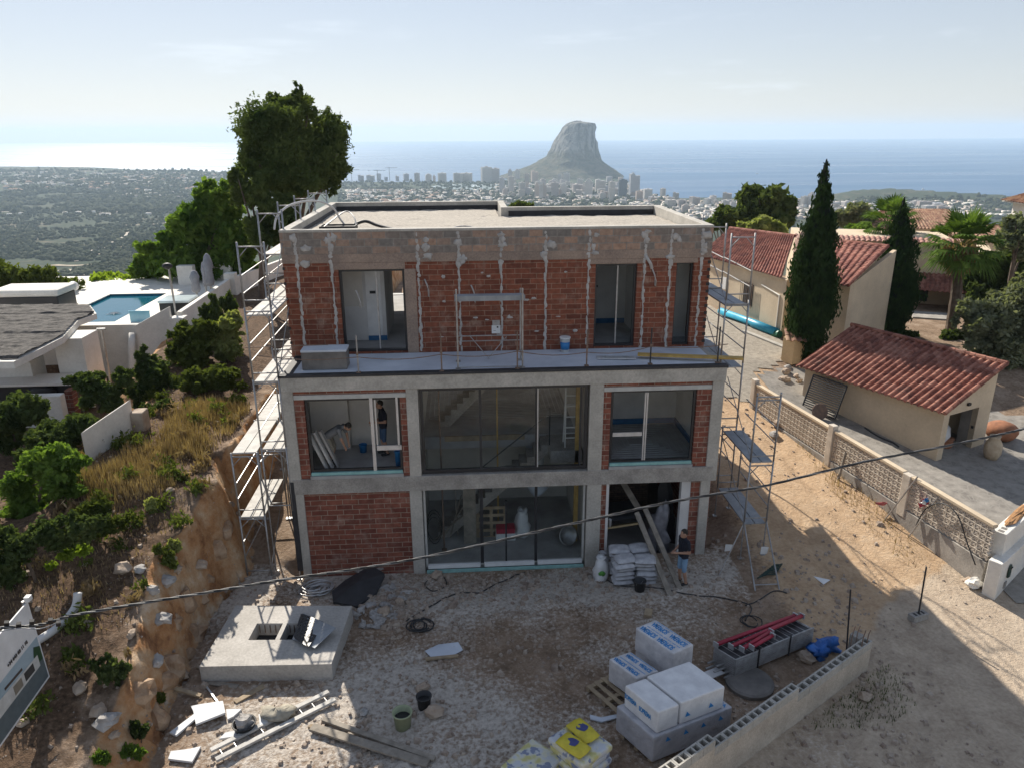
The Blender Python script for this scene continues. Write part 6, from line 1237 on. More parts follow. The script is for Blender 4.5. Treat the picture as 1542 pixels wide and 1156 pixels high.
mb = MB(); tile_roof(mb, E_[1]-O, E_[0]-O, T_[0]-O, T_[1]-O, .26, .06); tile_roof(mb, E_[3]-O, E_[2]-O, T_[2]-O, T_[3]-O, .26, .06); ridge(mb, T_[0]-O, T_[1]-O, .1); ridge(mb, T_[2]-O, T_[3]-O, .1); ridge(mb, E_[3]-O+Vector((0, 0, .03)), T_[3]-O+Vector((0, 0, .03)), .09); mb.ch = []; mb.build('roof', MAT['tile_red'], t)
mb = MB()
for a, b_, c, d in ((E_[0], E_[1], T_[1], T_[0]), (E_[2], E_[3], T_[3], T_[2])): mb.wallp([q-O-Vector((0, 0, .06)) for q in (a.lerp(d, .02), b_.lerp(c, .02), c, d)], (0, 0, -.08))
each(mb, 'roof_deck', MAT['cream_pale'], t, weld=True)
mb = MB(); mb.box(-.3, .3, -.25, .25, -1, .95); mb.lathe([(.3, .95), (.3, 1.05), (.2, 1.3), (0, 1.35)], n=12); c_ = az(1208, 372, 7.0)-O; mb.v = [(x+c_.x, y+c_.y, z+c_.z-.6) for x, y, z in mb.v]; mb.build('chimney', M('pink_render', (.5, .33, .27), (.4, .26, .21), 3, .9), t)
wd = (Vector((21.85, 17.75, 0))-Vector((20.3, 26, 0))).normalized(); wn = Vector((-wd.y, wd.x, 0)); wn = wn if wn.x < 0 else -wn
wc = Vector((20.3, 26, 0))+wd*4.6+wn*.05; wc.z = 3.75
def onwall(s, z, off=.0): return Vector((20.3, 26, 0))+wd*s+wn*off+Vector((0, 0, z))-O
mb = MB(); mb.obox(onwall(4.9, 3.55, .0), wd*.5, wn*.02, (0, 0, .62)); wi = mb.build('window', MAT['black'], t); mb = MB()
for k in range(8): mb.bar(onwall(4.3+k*.17, 2.85, .14), onwall(4.3+k*.17, 4.3, .14), .014)
mb.bar(onwall(4.28, 3.0, .14), onwall(5.5, 3.0, .14), .014); mb.bar(onwall(4.28, 4.15, .14), onwall(5.5, 4.15, .14), .014); mb.build('bars', MAT['rust'], wi)
mb = MB(); mb.obox(onwall(2.2, 3.7, .03), wd*.3, wn*.03, (0, 0, .35)); mb.build('window', MAT['white'], t)
mb = MB(); mb.bar(onwall(7.95, 1.6, .03), onwall(7.95, 4.1, .03), .04); mb.bar(onwall(6.2, 4.35, .03), onwall(7.95, 4.1, .03), .035); mb.build('plaster_band', MAT['whitewash'], t)
a = gp(1084, 476); b_ = gp(1168, 507); t2 = thing('pool_cover_roll', 'long rolled bright blue pool cover lying along the villa wall', 'pool cover', a); mb = MB(); mb.tube([Vector((0, 0, .3)), (b_-a)*.6+Vector((0, 0, .3)), (b_-a)*.62+Vector((0, 0, .27)), (b_-a)+Vector((0, 0, .25))], [.2, .2, .24, .22], 12); mb.build('roll', M('cyan_sheet', (.03, .35, .52), (.02, .27, .42), 3, .4), t2, smooth=True); mb = MB(); mb.tube([(b_-a)*.97+Vector((0, 0, .1)), (b_-a)*1.06+Vector((0, 0, .2))], .2, 10); mb.build('green_end', M('green_plastic', (.02, .16, .08), (.015, .1, .05), 3, .5), t2)
mb = MB(); a, b_ = gp(1120, 500), gp(1187, 527); mb.obox((a+b_)/2+Vector((0, 0, .03)), (b_-a)/2, Vector((.13, .05, 0)), (0, 0, .07)); tag(mb.build('kerb_stone', MAT['concrete_pale']), 'pale kerb edging the gravel in front of the blue roll', 'kerb')
# small tiled pier left of the big cypress foot
p = gp(1192, 545); t2 = thing('gate_pier', 'short cream pier with a tiled cap left of the tall cypress foot', 'pier', p); mb = MB(); mb.rbox((0, 0, .6), .35, .35, .6, .4); mb.build('pier', MAT['cream'], t2); mb = MB(); tile_roof(mb, (-.55, -.35, 1.15), (.35, -.6, 1.15), (.55, .2, 1.5), (-.35, .45, 1.5)); mb.ch = []; mb.build('tile_cap', MAT['tile_old'], t2)
# flat villa behind with tiled coping
def simple_house(name, label, cat, px_base, Y, wid, dep, h, rz, wall, roofmat=None, roofh=.8, over=.3, wins=(), zb=None):
    p = ay(px_base[0], px_base[1], Y); t = thing(name, label, cat, p, rz); mb = MB(); mb.box(-wid/2, wid/2, 0, dep, -4, h); mb.build('wall', wall, t)
    if roofmat:
        mb = MB(); w2 = wid/2+over; tile_roof(mb, (-w2, -over, h-.02), (w2, -over, h-.02), (w2 - (wid*.22), dep/2, h+roofh), (-w2+wid*.22, dep/2, h+roofh), .3, .07); tile_roof(mb, (w2, -over, h-.02), (w2, dep+over, h-.02), (w2-wid*.22, dep/2+.02, h+roofh), (w2-wid*.22, dep/2-.02, h+roofh), .3, .07); tile_roof(mb, (-w2, dep+over, h-.02), (-w2, -over, h-.02), (-w2+wid*.22, dep/2-.02, h+roofh), (-w2+wid*.22, dep/2+.02, h+roofh), .3, .07); mb.ch = []; mb.build('roof', roofmat, t)
        mb = MB(); mb.box(-w2+.08, w2-.08, -over+.08, dep+over-.08, h-.1, h-.03); mb.build('roof_deck', wall, t)
    for (x, z, ww, hh) in wins:
        mb = MB(); mb.box(x-ww/2, x+ww/2, -.03, .02, z, z+hh); mb.build('window', MAT['black'], t)
    return t
t = simple_house('flat_villa', 'pale flat roofed villa block with a pink tile coping behind the cypresses', 'house', (1312, 420), 26, 9.5, 6, 2.4, -.35, MAT['cream_pale'])
mb = MB(); tile_roof(mb, (-4.9, -.25, 2.4), (4.9, -.25, 2.4), (4.9, .35, 2.62), (-4.9, .35, 2.62), .3, .06); mb.ch = []; mb.build('tile_coping', M('pink_tile', (.45, .25, .2), (.36, .19, .15), 4, .9), t)
simple_house('hip_roof_villa', 'old tile hip roof showing between the second cypress and the palm', 'house', (1395, 372), 44, 8, 7, 1.6, -.2, MAT['cream_pale'], MAT['tile_old'], 1.3)
simple_house('hip_roof_villa', 'orange tile roof half hidden right of the palm crown', 'house', (1500, 372), 40, 7, 6, .6, -.2, MAT['cream_pale'], MAT['tile_old'], .8)
t = simple_house('porch_villa', 'cream villa wing with a dark tiled porch on white posts behind the palm trunk', 'house', (1412, 470), 24, 5.0, 6, 3.5, -.55, MAT['cream_pale'], None, wins=((-1.2, .6, 1.0, 1.2), (1.7, .8, .6, 1.2)))
mb = MB(); tile_roof(mb, (-2.5, -2.0, 1.6), (1.2, -2.0, 1.6), (1.2, -.05, 2.35), (-2.5, -.05, 2.35), .26, .06); mb.ch = []; mb.build('porch_roof', MAT['tile'], t)
for x in (-2.35, 1.05): mb = MB(); mb.box(x-.12, x+.12, -1.9, -1.66, -2.5, 1.55); mb.build('porch_post', MAT['whitewash'], t)
simple_house('corner_villa', 'white villa corner with a broad tiled eave at the right edge of the photo', 'house', (1660, 420), 23, 5.2, 6, 4.15, -.1, MAT['whitewash'], MAT['tile_old'], 1.2, .55)
p = ay(1398, 512, 20.5); t = thing('garden_shed', 'small cream shed with a flat pale roof and dark opening beside the second cypress', 'shed', p, -.4); mb = MB(); mb.box(-.9, -.45, 0, 1.5, 0, 1.2); mb.box(.25, .9, 0, 1.5, 0, 1.2); mb.box(-.45, .25, .4, 1.5, 0, 1.2); mb.box(-.45, .25, 0, .4, .95, 1.2); mb.ch = []; mb.build('wall', MAT['cream_pale'], t); mb = MB(); mb.box(-1.02, 1.02, -.12, 1.6, 1.2, 1.32); mb.build('roof', MAT['concrete'], t, bev=.02); mb = MB(); mb.box(-.44, .24, .36, .4, .02, .94); mb.build('door', MAT['black'], t)
# ------------------------------------------------------------------ left hand neighbour: terrace, pool, pergola
TZ = 4.0
t = thing('pool_terrace', 'white walled terrace holding a blue swimming pool above the bank', 'terrace', (-12, 18, 0)); TO = Vector((12, -18, 0)); px0, px1, py0, py1 = -14.4, -11.35, 15.6, 22.2
mb = MB()
for x0, x1, y0, y1 in ((-26, px0, 14.7, 28), (px1, -8.15, 14.7, 28), (px0, px1, 14.7, py0), (px0, px1, py1, 28)): mb.box(x0+12, x1+12, y0-18, y1-18, -.5, TZ)
mb.ch = []; mb.build('deck', M('terrace_deck', (.76, .72, .65), (.66, .62, .55), 1.5, .85), t)
mb = MB(); mb.box(px0+12, px1+12, py0-18, py1-18, 1.9, 2.0); mb.box(px0+12.0, px0+12.02, py0-18, py1-18, 2, TZ-.02); mb.box(px1+11.98, px1+12, py0-18, py1-18, 2, TZ-.02); mb.box(px0+12, px1+12, py1-18.02, py1-18.003, 2, TZ-.02); mb.ch = []; mb.build('pool_lining', M('pool_tile', (.025, .16, .23), (.02, .12, .18), 4, .4), t)
m, nt, b = newmat('pool_water'); b.inputs['Base Color'].default_value = (.01, .1, .15, 1); b.inputs['Specular IOR Level'].default_value = .3; b.inputs['Roughness'].default_value = .06; bump(nt, b, noise_node(nt, objco(nt), 3, 3), .08, .05)
mb = MB(); mb.box(px0+12.02, px1+11.98, py0-17.98, py1-18.02, TZ-.2, TZ-.12); mb.build('water', m, t)
mb = MB(); mb.box(-13.6+12, -9.75+12, 14.45-18, 14.7-18, 0, TZ+.12); mb.build('front_wall', MAT['whitewash'], t, bev=.02)
def tw_(x, y, z): return Vector((x+12, y-18, z))
mb = MB(); mb.wallp([tw_(-10.0, 14.25, 0), tw_(-8.25, 14.2, 0), tw_(-8.25, 14.2, 4.95), tw_(-9.9, 14.25, 4.1)], (0, .24, 0)); mb.wallp([tw_(-8.15, 14.75, 0), tw_(-8.2, 22.6, 0), tw_(-8.2, 22.6, 4.65), tw_(-8.15, 14.75, 4.6)], (.24, 0, 0)); mb.wallp([tw_(-8.2, 23.2, 0), tw_(-7.2, 32, 0), tw_(-7.2, 32, 4.3), tw_(-8.2, 23.2, 4.6)], (.24, 0, 0)); each(mb, 'parapet', MAT['whitewash'], t, bev=.02, weld=True)
mb = MB(); mb.box(-8.25+12, -7.65+12, 14.1-18, 14.74-18, 0, 4.45); mb.box(-8.3+12, -7.7+12, 22.62-18, 23.18-18, 0, 4.95); each(mb, 'pier', MAT['whitewash'], t, bev=.02)
mb = MB(); mb.tube([(-10.0+12, 13.5-18, 1.6), (-10.0+12, 13.6-18, 2.4), (-10.0+12, 13.85-18, 3.2), (-10.0+12, 14.15-18, 3.8)], [.16, .17, .16, .14], 10); mb.build('curved_buttress', MAT['whitewash'], t, smooth=True)
mb = MB(); mb.box(-11.5+12, -10.6+12, 24.5-18, 25-18, TZ, 5.1); mb.box(-10.6+12, -8.9+12, 26-18, 26.4-18, TZ, 5.0); each(mb, 'rear_wall', MAT['whitewash'], t)
p = az(45, 470, TZ); t = thing('hot_tub', 'big dark hot tub with a thick white cover on the left terrace', 'hot tub', (p.x, p.y, TZ)); mb = MB(); mb.box(-1.6, 1.45, 0, 1.8, 0, .75); mb.build('cabinet', MAT['dark'], t, bev=.05); mb = MB(); mb.box(-1.75, 1.55, -.1, 1.9, .75, 1.1); mb.build('cover', MAT['whitewash'], t, bev=.12)
p = az(264, 475, TZ); t = thing('hot_tub', 'small dark spa box with a glossy white lid beside the pool', 'hot tub', (p.x, p.y, TZ)); mb = MB(); mb.box(-.7, .7, 0, 1.3, 0, .6); mb.build('cabinet', MAT['black'], t, bev=.03); mb = MB(); mb.box(-.74, .74, -.04, 1.34, .6, .72); mb.build('lid', M('glossy_lid', (.6, .68, .7), (.5, .58, .6), 2, .12), t, bev=.03)
p = az(112, 441, TZ); t = thing('ball_lamp', 'white ball lamp on the terrace edge beyond the pool', 'lamp', (p.x, p.y, TZ)); mb = MB(); mb.lathe([(.1, 0), (.06, .1), (0, .12)], n=12); mb.build('base', MAT['white'], t); mb = MB(); mb.blob((0, 0, .36), .28, .28, .27, 0, 0, 16, 12); mb.build('globe', MAT['white'], t, smooth=True)
p = az(172, 473, TZ-.12); mb = MB()
for k in range(5): a = k*2*PI/5; mb.add([(.06*math.cos(a-.6), .06*math.sin(a-.6), .02), (.42*math.cos(a), .42*math.sin(a), .015), (.06*math.cos(a+.6), .06*math.sin(a+.6), .02), (0, 0, .09)], [(0, 1, 3), (1, 2, 3), (0, 2, 1)])
tag(mb.build('pool_float', MAT['white'], loc=p), 'white star shaped float on the pool', 'float')
for x, lb in ((205, 'left'), (219, 'right')):
    p = az(x, 485, TZ); mb = MB(); mb.box(-.25, .25, 0, .02, 0, .5); mb.box(-.27, .27, -.02, .04, .5, .53); tag(mb.build('glass_screen', [M('blue_glass_screen', (.25, .5, .62), (.2, .42, .55), 3, .15) if 'blue_glass_screen' not in bpy.data.materials else bpy.data.materials['blue_glass_screen']], loc=p), lb+' of two small blue screens at the near right pool corner', 'screen', 'blue screens by the pool')
for x, y0, y1, dx, lb in ((298, 455, 408, -.15, 'left closed grey parasol behind the pool'), (312, 448, 396, .0, 'thin middle closed grey parasol behind the pool'), (320, 452, 383, .0, 'tall right closed grey parasol behind the pool')):
    p = az(x, y0, TZ); h = ay(x, y1, p.y).z-TZ; t = thing('closed_parasol', lb, 'parasol', (p.x, p.y, TZ), 0, 'closed parasols on the terrace'); mb = MB(); mb.lathe([(.3, 0), (.3, .06), (.05, .1), (.035, h), (0, h)], n=12); mb.build('stand', MAT['steel'], t); w_ = .24 if x != 312 else .13
    mb = MB(); mb.lathe([(w_*.7, h*.32), (w_, h*.4), (w_*.75, h*.62), (w_*1.05, h*.8), (w_*.6, h*.97), (.03, h*1.02)], n=14); mb.v = [(q[0]*(1+.25*math.sin(7*math.atan2(q[1], q[0]))), q[1]*(1+.25*math.sin(7*math.atan2(q[1], q[0]))), q[2]) for q in mb.v]; mb.build('folded_canopy', M('grey_canopy', (.3, .31, .34), (.22, .23, .26), 4, .9) if 'grey_canopy' not in bpy.data.materials else bpy.data.materials['grey_canopy'], t, smooth=True)
def lamp_post(label, a, b_, Y, head):
    p, q = ay(a[0], a[1], Y), ay(b_[0], b_[1], Y); t = thing('garden_lamp', label, 'lamp post', p); mb = MB(); mb.bar((0, 0, -.3), q-p, .05, 8); mb.build('pole', MAT['steel'], t); mb = MB()
    if head: mb.blob(tuple(q-p+Vector((-.05, 0, .1))), .24, .2, .15, 1, .1, 12, 8); mb.build('lamp_head', MAT['black'], t, smooth=True)
    else: mb.bar(q-p+Vector((-.2, 0, 0)), q-p+Vector((.15, 0, 0)), .05); mb.build('lamp_head', MAT['steel'], t)
lamp_post('slim pole with a black lamp head rising from the white parapet', (266, 480), (254, 404), 16.5, True); lamp_post('bent thin pole with a small fitting before the white terrace wall', (172, 610), (153, 496), 11.5, False)
# pergola with heather thatch
Z5 = 5.0; t = thing('pergola', 'white open pergola with a dark heather thatch roof at the left edge', 'pergola', (-12, 9, 0)); PO = Vector((-12, 9, 0))
rp = [(-40, 543), (20, 543), (62, 523), (95, 506), (118, 481), (145, 471), (136, 459), (-40, 459)]; P = [az(x, y, Z5)-PO for x, y in rp]
mb = MB(); mb.prism([(p.x, p.y) for p in P], Z5-.28, Z5-.04); mb.build('fascia', MAT['whitewash'], t, weld=True)
xs_, ys_ = np.linspace(min(p.x for p in P), max(p.x for p in P), 90), np.linspace(min(p.y for p in P), max(p.y for p in P), 90); poly = [(p.x, p.y) for p in P]; cx, cy = sum(p[0] for p in poly)/8, sum(p[1] for p in poly)/8; mb = MB(); ids = {}
def inpoly(x, y, poly):
    c = False
    for i in range(len(poly)):
        a, b_ = poly[i], poly[i-1]
        if (a[1] > y) != (b_[1] > y) and x < (b_[0]-a[0])*(y-a[1])/(b_[1]-a[1])+a[0]: c = not c
    return c
inn = [(cx+(x-cx)*.965, cy+(y-cy)*.965) for x, y in poly]
for i in range(89):
    for j in range(89):
        if inpoly((xs_[i]+xs_[i+1])/2, (ys_[j]+ys_[j+1])/2, inn):
            f = []
            for a, b_ in ((i, j), (i+1, j), (i+1, j+1), (i, j+1)):
                if (a, b_) not in ids: x, y = xs_[a], ys_[b_]; ids[(a, b_)] = len(mb.v); mb.v.append((x, y, Z5+.06+.1*float(fbm(np.array([x*1.5+y*.8]), np.array([y*5.]), 4)[0])*1.5-.07*(abs((y+1.1) % 3.4-1.7) < .09)))
                f.append(ids[(a, b_)])
            mb.f.append(tuple(f)); mb.m.append(0)
mb.build('thatch', MAT['thatch'], t)
for (x, y), (w1, w2) in (((128, 590), (.55, .55)), ((-20, 590), (.3, .5))):
    p = az(x, y, 2.3)-PO; mb = MB(); mb.box(p.x-w1, p.x+w1, p.y-w2, p.y+w2*1.5, 1.8, Z5-.29); mb.build('pillar', MAT['whitewash'], t, bev=.02)
p = az(50, 578, 3.3)-PO; mb = MB(); mb.box(p.x-2.4, p.x+1.6, p.y, p.y+1.3, 3.2, 3.3); mb.build('counter_top', MAT['whitewash'], t, bev=.01); mb = MB(); mb.box(p.x-2.4, p.x+1.2, p.y+.35, p.y+1.25, 1.8, 3.2); mb.build('counter_base', MAT['black'], t); mb = MB(); mb.box(p.x+1.25, p.x+1.5, p.y-.3, p.y+.1, 1.8, 3.1); mb.build('brick_post', MAT['brick_low'], t)
mb = MB(); q = az(5, 575, 3.3)-PO; mb.box(q.x-2.5, q.x+.8, q.y+.6, q.y+1.6, 1.8, 3.9); mb.build('barbecue_wall', MAT['whitewash'], t, bev=.02)
p = az(66, 597, 2.7); t = thing('barbecue', 'dark covered barbecue standing under the pergola counter', 'barbecue', (p.x, p.y, 2.2)); mb = MB(); mb.blob((0, 0, .75), .5, .35, .28, 2, .15, 12, 8); mb.build('hood', MAT['black'], t, smooth=True); mb = MB()
for x, y in ((-.35, -.2), (.35, -.2), (-.35, .2), (.35, .2)): mb.bar((x, y, 0), (x, y, .6), .03)
each(mb, 'leg', MAT['steel'], t)
p = az(72, 640, 2.2); mb = MB(); mb.box(-.8, .75, -.2, .15, -.3, 1.2); tag(mb.build('low_wall', MAT['whitewash'], loc=p, bev=.03), 'short white garden wall right of the pergola counter', 'wall')
Y0 = 3.0; a, b_, c, d = ay(203, 688, Y0), ay(190, 606, Y0), az(122, 652, 4.1), az(120, 735, 2.1); t = thing('garden_wall', 'white sloping garden wall end with a rough stone pier among the bushes', 'wall', (a.x, a.y, 0)); O2 = Vector((a.x, a.y, 0))
mb = MB(); mb.wallp([a-O2-Vector((0, 0, .6)), b_-O2, Vector((c.x, c.y, c.z))-O2, Vector((c.x, c.y, 1.2))-O2], (.0, .3, 0)); mb.build('wall', MAT['whitewash'], t, weld=True)
mb = MB(); mb.box(.0, .42, .1, .6, 1.5, 4.0); mb.build('stone_pier', MAT['stone'], t, bev=.05)
# ------------------------------------------------------------------ vegetation
LF = dict(pine=leafmat('pine_needles', (.035, .062, .025), (.15, .185, .065), .45), cyp=leafmat('cypress_foliage', (.016, .034, .015), (.045, .075, .028), 1.2, .15), bright=leafmat('bright_foliage', (.045, .1, .022), (.2, .29, .065), .8, .42), dark=leafmat('dark_shrub', (.028, .05, .02), (.12, .155, .06), 1.2), olive=leafmat('olive_foliage', (.1, .12, .075), (.28, .3, .2), 1.), palm=leafmat('palm_frond', (.045, .085, .018), (.13, .2, .05), 1.5, .3), hedge=leafmat('hedge_foliage', (.05, .07, .02), (.15, .18, .05), .7), lime=leafmat('lime_grass', (.16, .24, .03), (.3, .38, .07), .8, .45), dry=leafmat('dry_grass', (.17, .115, .065), (.46, .34, .2), 1.6, .2), yell=leafmat('pale_shrub', (.14, .18, .06), (.4, .42, .17), 1.4, .4))
def leaves(blobs, n, size, seed, per=14, spread=.16, aspect=1.8, up=0., sub=0):
    rs = np.random.RandomState(seed); B = np.array(blobs, float)
    if sub:
        d0 = rs.normal(size=(len(B), sub, 3)); d0 /= np.linalg.norm(d0, axis=2)[:, :, None]; f = (.3+.62*rs.rand(len(B), sub, 1)); q = rs.uniform(.2, .46, (len(B), sub, 1))
        B = np.concatenate([B[:, None, :3]+d0*f*B[:, None, 3:6], B[:, None, 3:6]*q], 2).reshape(-1, 6); B = np.concatenate([B, np.concatenate([np.array(blobs)[:, :3], np.array(blobs)[:, 3:6]*.55], 1)])
    w = B[:, 3]*B[:, 4]*B[:, 5]; w = w**.8; w /= w.sum(); K = max(1, n//per)
    bi = rs.choice(len(B), K, p=w); d = rs.normal(size=(K, 3)); d /= np.linalg.norm(d, axis=1)[:, None]; r = rs.rand(K)**.38
    lump = 1+.22*np.sin(d[:, 0]*5+bi*1.7)*np.cos(d[:, 2]*4+bi)+.12*rs.normal(size=K)
    cen = B[bi, :3]+d*(r*lump)[:, None]*B[bi, 3:6]; sp = spread*B[bi, 3:6].mean(1)
    off = rs.normal(size=(K, per, 3))*sp[:, None, None]; P = (cen[:, None, :]+off).reshape(-1, 3); N = len(P)
    a = rs.normal(size=(N, 3)); a[:, 2] += up*2; a /= np.linalg.norm(a, axis=1)[:, None]; b = np.cross(a, rs.normal(size=(N, 3))); b /= np.linalg.norm(b, axis=1)[:, None]
    s = size*(.55+.9*rs.rand(N))[:, None]; A, Bv = a*s*aspect*.5, b*s*.5
    V = np.stack([P-A, P+Bv*.9-A*.1, P+A, P-Bv*.9-A*.1], 1).reshape(-1, 3); F = np.arange(4*N).reshape(-1, 4); return V, F
def tree(name, label, cat, base, blobs, n, size, mat, trunk=.2, seed=1, group=None, per=14, spread=.16, aspect=1.8, up=0., limbs=5, sub=9):
    """blobs relative to the base"""
    t = thing(name, label, cat, base, 0, group); V, F = leaves(blobs, n, size, seed, per, spread, aspect, up, sub); npobj('crown' if trunk > .09 else 'foliage', V, F, mat, t)
    r = random.Random(seed); mb = MB(); c = max(blobs, key=lambda q: q[3]*q[4]*q[5]); top = Vector((c[0], c[1], c[2]))
    mb.tube(smoothpath([(0, 0, -.3), (top.x*.3+r.uniform(-.1, .1), top.y*.3, top.z*.4), top], 4), [trunk*(1.1-.09*i) for i in range(9)], 8)
    for k in range(limbs):
        q = r.choice(blobs); a = Vector((0, 0, 0)).lerp(top, r.uniform(.4, .8)); e = Vector((q[0]+r.uniform(-.6, .6)*q[3], q[1]+r.uniform(-.6, .6)*q[4], q[2]+r.uniform(-.1, .6)*q[5])); mb.tube(smoothpath([a, a.lerp(e, .5)+Vector((0, 0, .1)), e], 3), [trunk*.45*(1-.12*i) for i in range(7)], 6)
    mb.ch = []; mb.build('trunk' if trunk > .09 else 'stem', MAT['bark'], t, smooth=True); return t
def pxblobs(items, Y, base, ry=None):
    """crown lobes read off the photo: (px, py, rx px, ry px) at depth Y"""
    out = []
    for k, (x, y, rx, ryp, *dy) in enumerate(items):
        yy = Y+(dy[0] if dy else 0); p = ay(x, y, yy); sc_ = (yy-CAM[1])/CF*1.03; out.append((p.x-base.x, p.y-base.y, p.z-base.z, rx*sc_, (ry or rx*sc_*.9), ryp*sc_))
    return out
b0 = ay(450, 420, 24); b0.z = 2.0
tree('pine_tree', 'tall dense dark pine rising behind the left side of the house', 'tree', b0, pxblobs([(440, 215, 64, 62), (410, 192, 42, 40, -1), (470, 235, 50, 46, .5), (415, 240, 46, 42, -.5), (400, 245, 40, 35), (450, 165, 34, 26), (485, 205, 34, 40, 1), (495, 250, 26, 34), (440, 265, 52, 30, -1.5), (380, 205, 22, 20), (450, 145, 12, 16), (420, 160, 22, 20, 1), (505, 285, 15, 16), (372, 230, 17, 14, -1)], 24, b0), 105000, .1, LF['pine'], .35, 3, per=26, spread=.2, limbs=16, aspect=2.4, sub=12)
b1 = ay(385, 400, 20); b1.z = 2.2
tree('pine_tree', 'lower ragged pine left of the tall one behind the scaffold', 'tree', b1, pxblobs([(362, 268, 20, 24), (385, 295, 28, 34), (405, 320, 30, 34), (350, 262, 10, 10), (395, 350, 36, 30), (430, 330, 28, 28)], 20, b1), 26000, .11, LF['pine'], .2, 4, per=20, spread=.13, aspect=2.4)
b2 = ay(310, 440, 27); b2.z = 2.4
tree('broadleaf_tree', 'bright green leafy tree beyond the white terrace parapet', 'tree', b2, pxblobs([(320, 320, 48, 36), (290, 350, 42, 30), (345, 355, 45, 36), (245, 385, 36, 26), (300, 390, 60, 28), (355, 395, 36, 30), (335, 295, 26, 20), (215, 405, 24, 18), (270, 330, 16, 14), (345, 280, 14, 14)], 27, b2), 30000, .26, LF['bright'], .25, 5, per=12, spread=.14)
# cypresses
def cypress(label, base, top, wid, seed, n):
    h = top.z-base.z; lx = (top.x-base.x); bl = []
    for k in range(14):
        f = (k+.5)/14; r_ = wid*(.55+.45*min(1, f*3.2)) if f < .35 else wid*(1-((f-.35)/.67)**1.55); r_ = max(r_, .1)*(1+.06*math.sin(k*2.1+seed)); bl.append((lx*f+.05*math.sin(k*1.3+seed), .05*math.cos(k), h*f, r_, r_, h/14*1.15))
    t = thing('cypress_tree', label, 'tree', base, 0, 'cypress trees by the garage'); V, F = leaves(bl, n, .085, seed, 14, .13, 2.6, 1.4); npobj('crown', V, F, LF['cyp'], t)
    mb = MB(); mb.tube([(0, 0, -.3), (0, 0, h*.5), (lx, 0, h*.95)], [.16, .12, .03], 8); mb.build('trunk', MAT['bark'], t)
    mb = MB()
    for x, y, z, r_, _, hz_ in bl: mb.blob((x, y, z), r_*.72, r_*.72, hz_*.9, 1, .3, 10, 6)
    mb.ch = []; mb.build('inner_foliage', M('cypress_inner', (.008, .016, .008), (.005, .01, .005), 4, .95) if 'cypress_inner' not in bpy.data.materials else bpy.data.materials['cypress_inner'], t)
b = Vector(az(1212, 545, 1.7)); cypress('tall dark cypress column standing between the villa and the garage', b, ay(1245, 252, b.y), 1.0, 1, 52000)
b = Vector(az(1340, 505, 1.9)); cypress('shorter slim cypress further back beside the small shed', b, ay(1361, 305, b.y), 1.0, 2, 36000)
# fan palms
def palm(label, base, crown, tr, rf, n, seed, skirt=True):
    t = thing('fan_palm', label, 'palm tree', base, 0, 'fan palms'); c = crown-base; mb = MB(); P = smoothpath([(0, 0, -.3), (c.x*.4, c.y*.4, c.z*.45), c], 8)
    mb.tube(P, [tr*(1.15-.012*i+.06*(i % 2)) for i in range(len(P))], 10); mb.build('trunk', MAT['bark'], t); r = random.Random(seed); mb = MB()
    for k in range(n):
        az_ = k*2.4+r.uniform(-.2, .2); el = 1.35-2.0*(k/n)+r.uniform(-.1, .1); pl = rf*r.uniform(.42, .55); d = Vector((math.cos(az_)*math.cos(el), math.sin(az_)*math.cos(el), math.sin(el))); e = c+d*pl; mb.bar(c, e, .018, 4)
        side = d.cross(Vector((0, 0, 1))).normalized(); upv = side.cross(d).normalized(); nl = 15
        for i in range(nl):
            a = (i/(nl-1)-.5)*2.5; dd = (d*math.cos(a)+side*math.sin(a)).normalized(); L1 = rf*.55*r.uniform(.85, 1.1)*(1-.18*abs(a)); w_ = .05; m_ = e+dd*L1*.6+upv*(-.02); tip = e+dd*L1-Vector((0, 0, L1*.38*(1-.5*max(el, 0)))); sw = dd.cross(upv).normalized()*w_*rf*.55
            mb.add([e, m_+sw, tip, m_-sw], [(0, 1, 2, 3)])
    mb.ch = []; mb.build('fronds', LF['palm'], t)
    if skirt:
        V, F = leaves([(c.x, c.y, c.z-.55, .45, .45, .5)], 700, .3, seed, 8, .3, 3., -.8); npobj('dead_fronds', V, F, LF['dry'], t)
b = Vector((30.9, 18.2, 1.5)); cr = ay(1449, 372, 18.2); b.x = ay(1432, 500, 18.2).x; palm('tall fan palm with a green crown and thick trunk by the cream porch', b, cr, .26, 2.25, 46, 1)
b = ay(1335, 400, 30); palm('fan palm crown showing behind the second cypress', b, ay(1338, 338, 30), .2, 2.2, 34, 2, False)
# trees on the right
def ptree(name, label, cat, Y, items, n, size, mat, zb, seed, trunk=.18, **k):
    x = sum(i[0] for i in items)/len(items); y = max(i[1]+i[3] for i in items); b = ay(x, y, Y); b.z = zb; return tree(name, label, cat, b, pxblobs(items, Y, b), n, size, mat, trunk, seed, **k)
ptree('umbrella_pine', 'rounded olive green pine behind the villa roof', 'tree', 46, [(1155, 312, 42, 26), (1130, 325, 26, 22), (1185, 315, 22, 22), (1150, 335, 50, 14)], 15000, .34, LF['pine'], -1, 11)
ptree('umbrella_pine', 'smaller rounded pine touching the right corner of the house roof', 'tree', 46, [(1092, 328, 22, 18), (1080, 338, 16, 12)], 5000, .34, LF['pine'], -1, 12)
ptree('garden_tree', 'pale green spiky tree above the villa ridge', 'tree', 38, [(1145, 340, 22, 14), (1125, 345, 14, 9), (1170, 345, 14, 12)], 4500, .3, LF['yell'], 1, 13)
ptree('garden_tree', 'grey green tree between the two cypresses', 'tree', 48, [(1290, 325, 26, 18), (1310, 330, 18, 14), (1270, 332, 14, 14)], 6500, .32, LF['olive'], 0, 14)
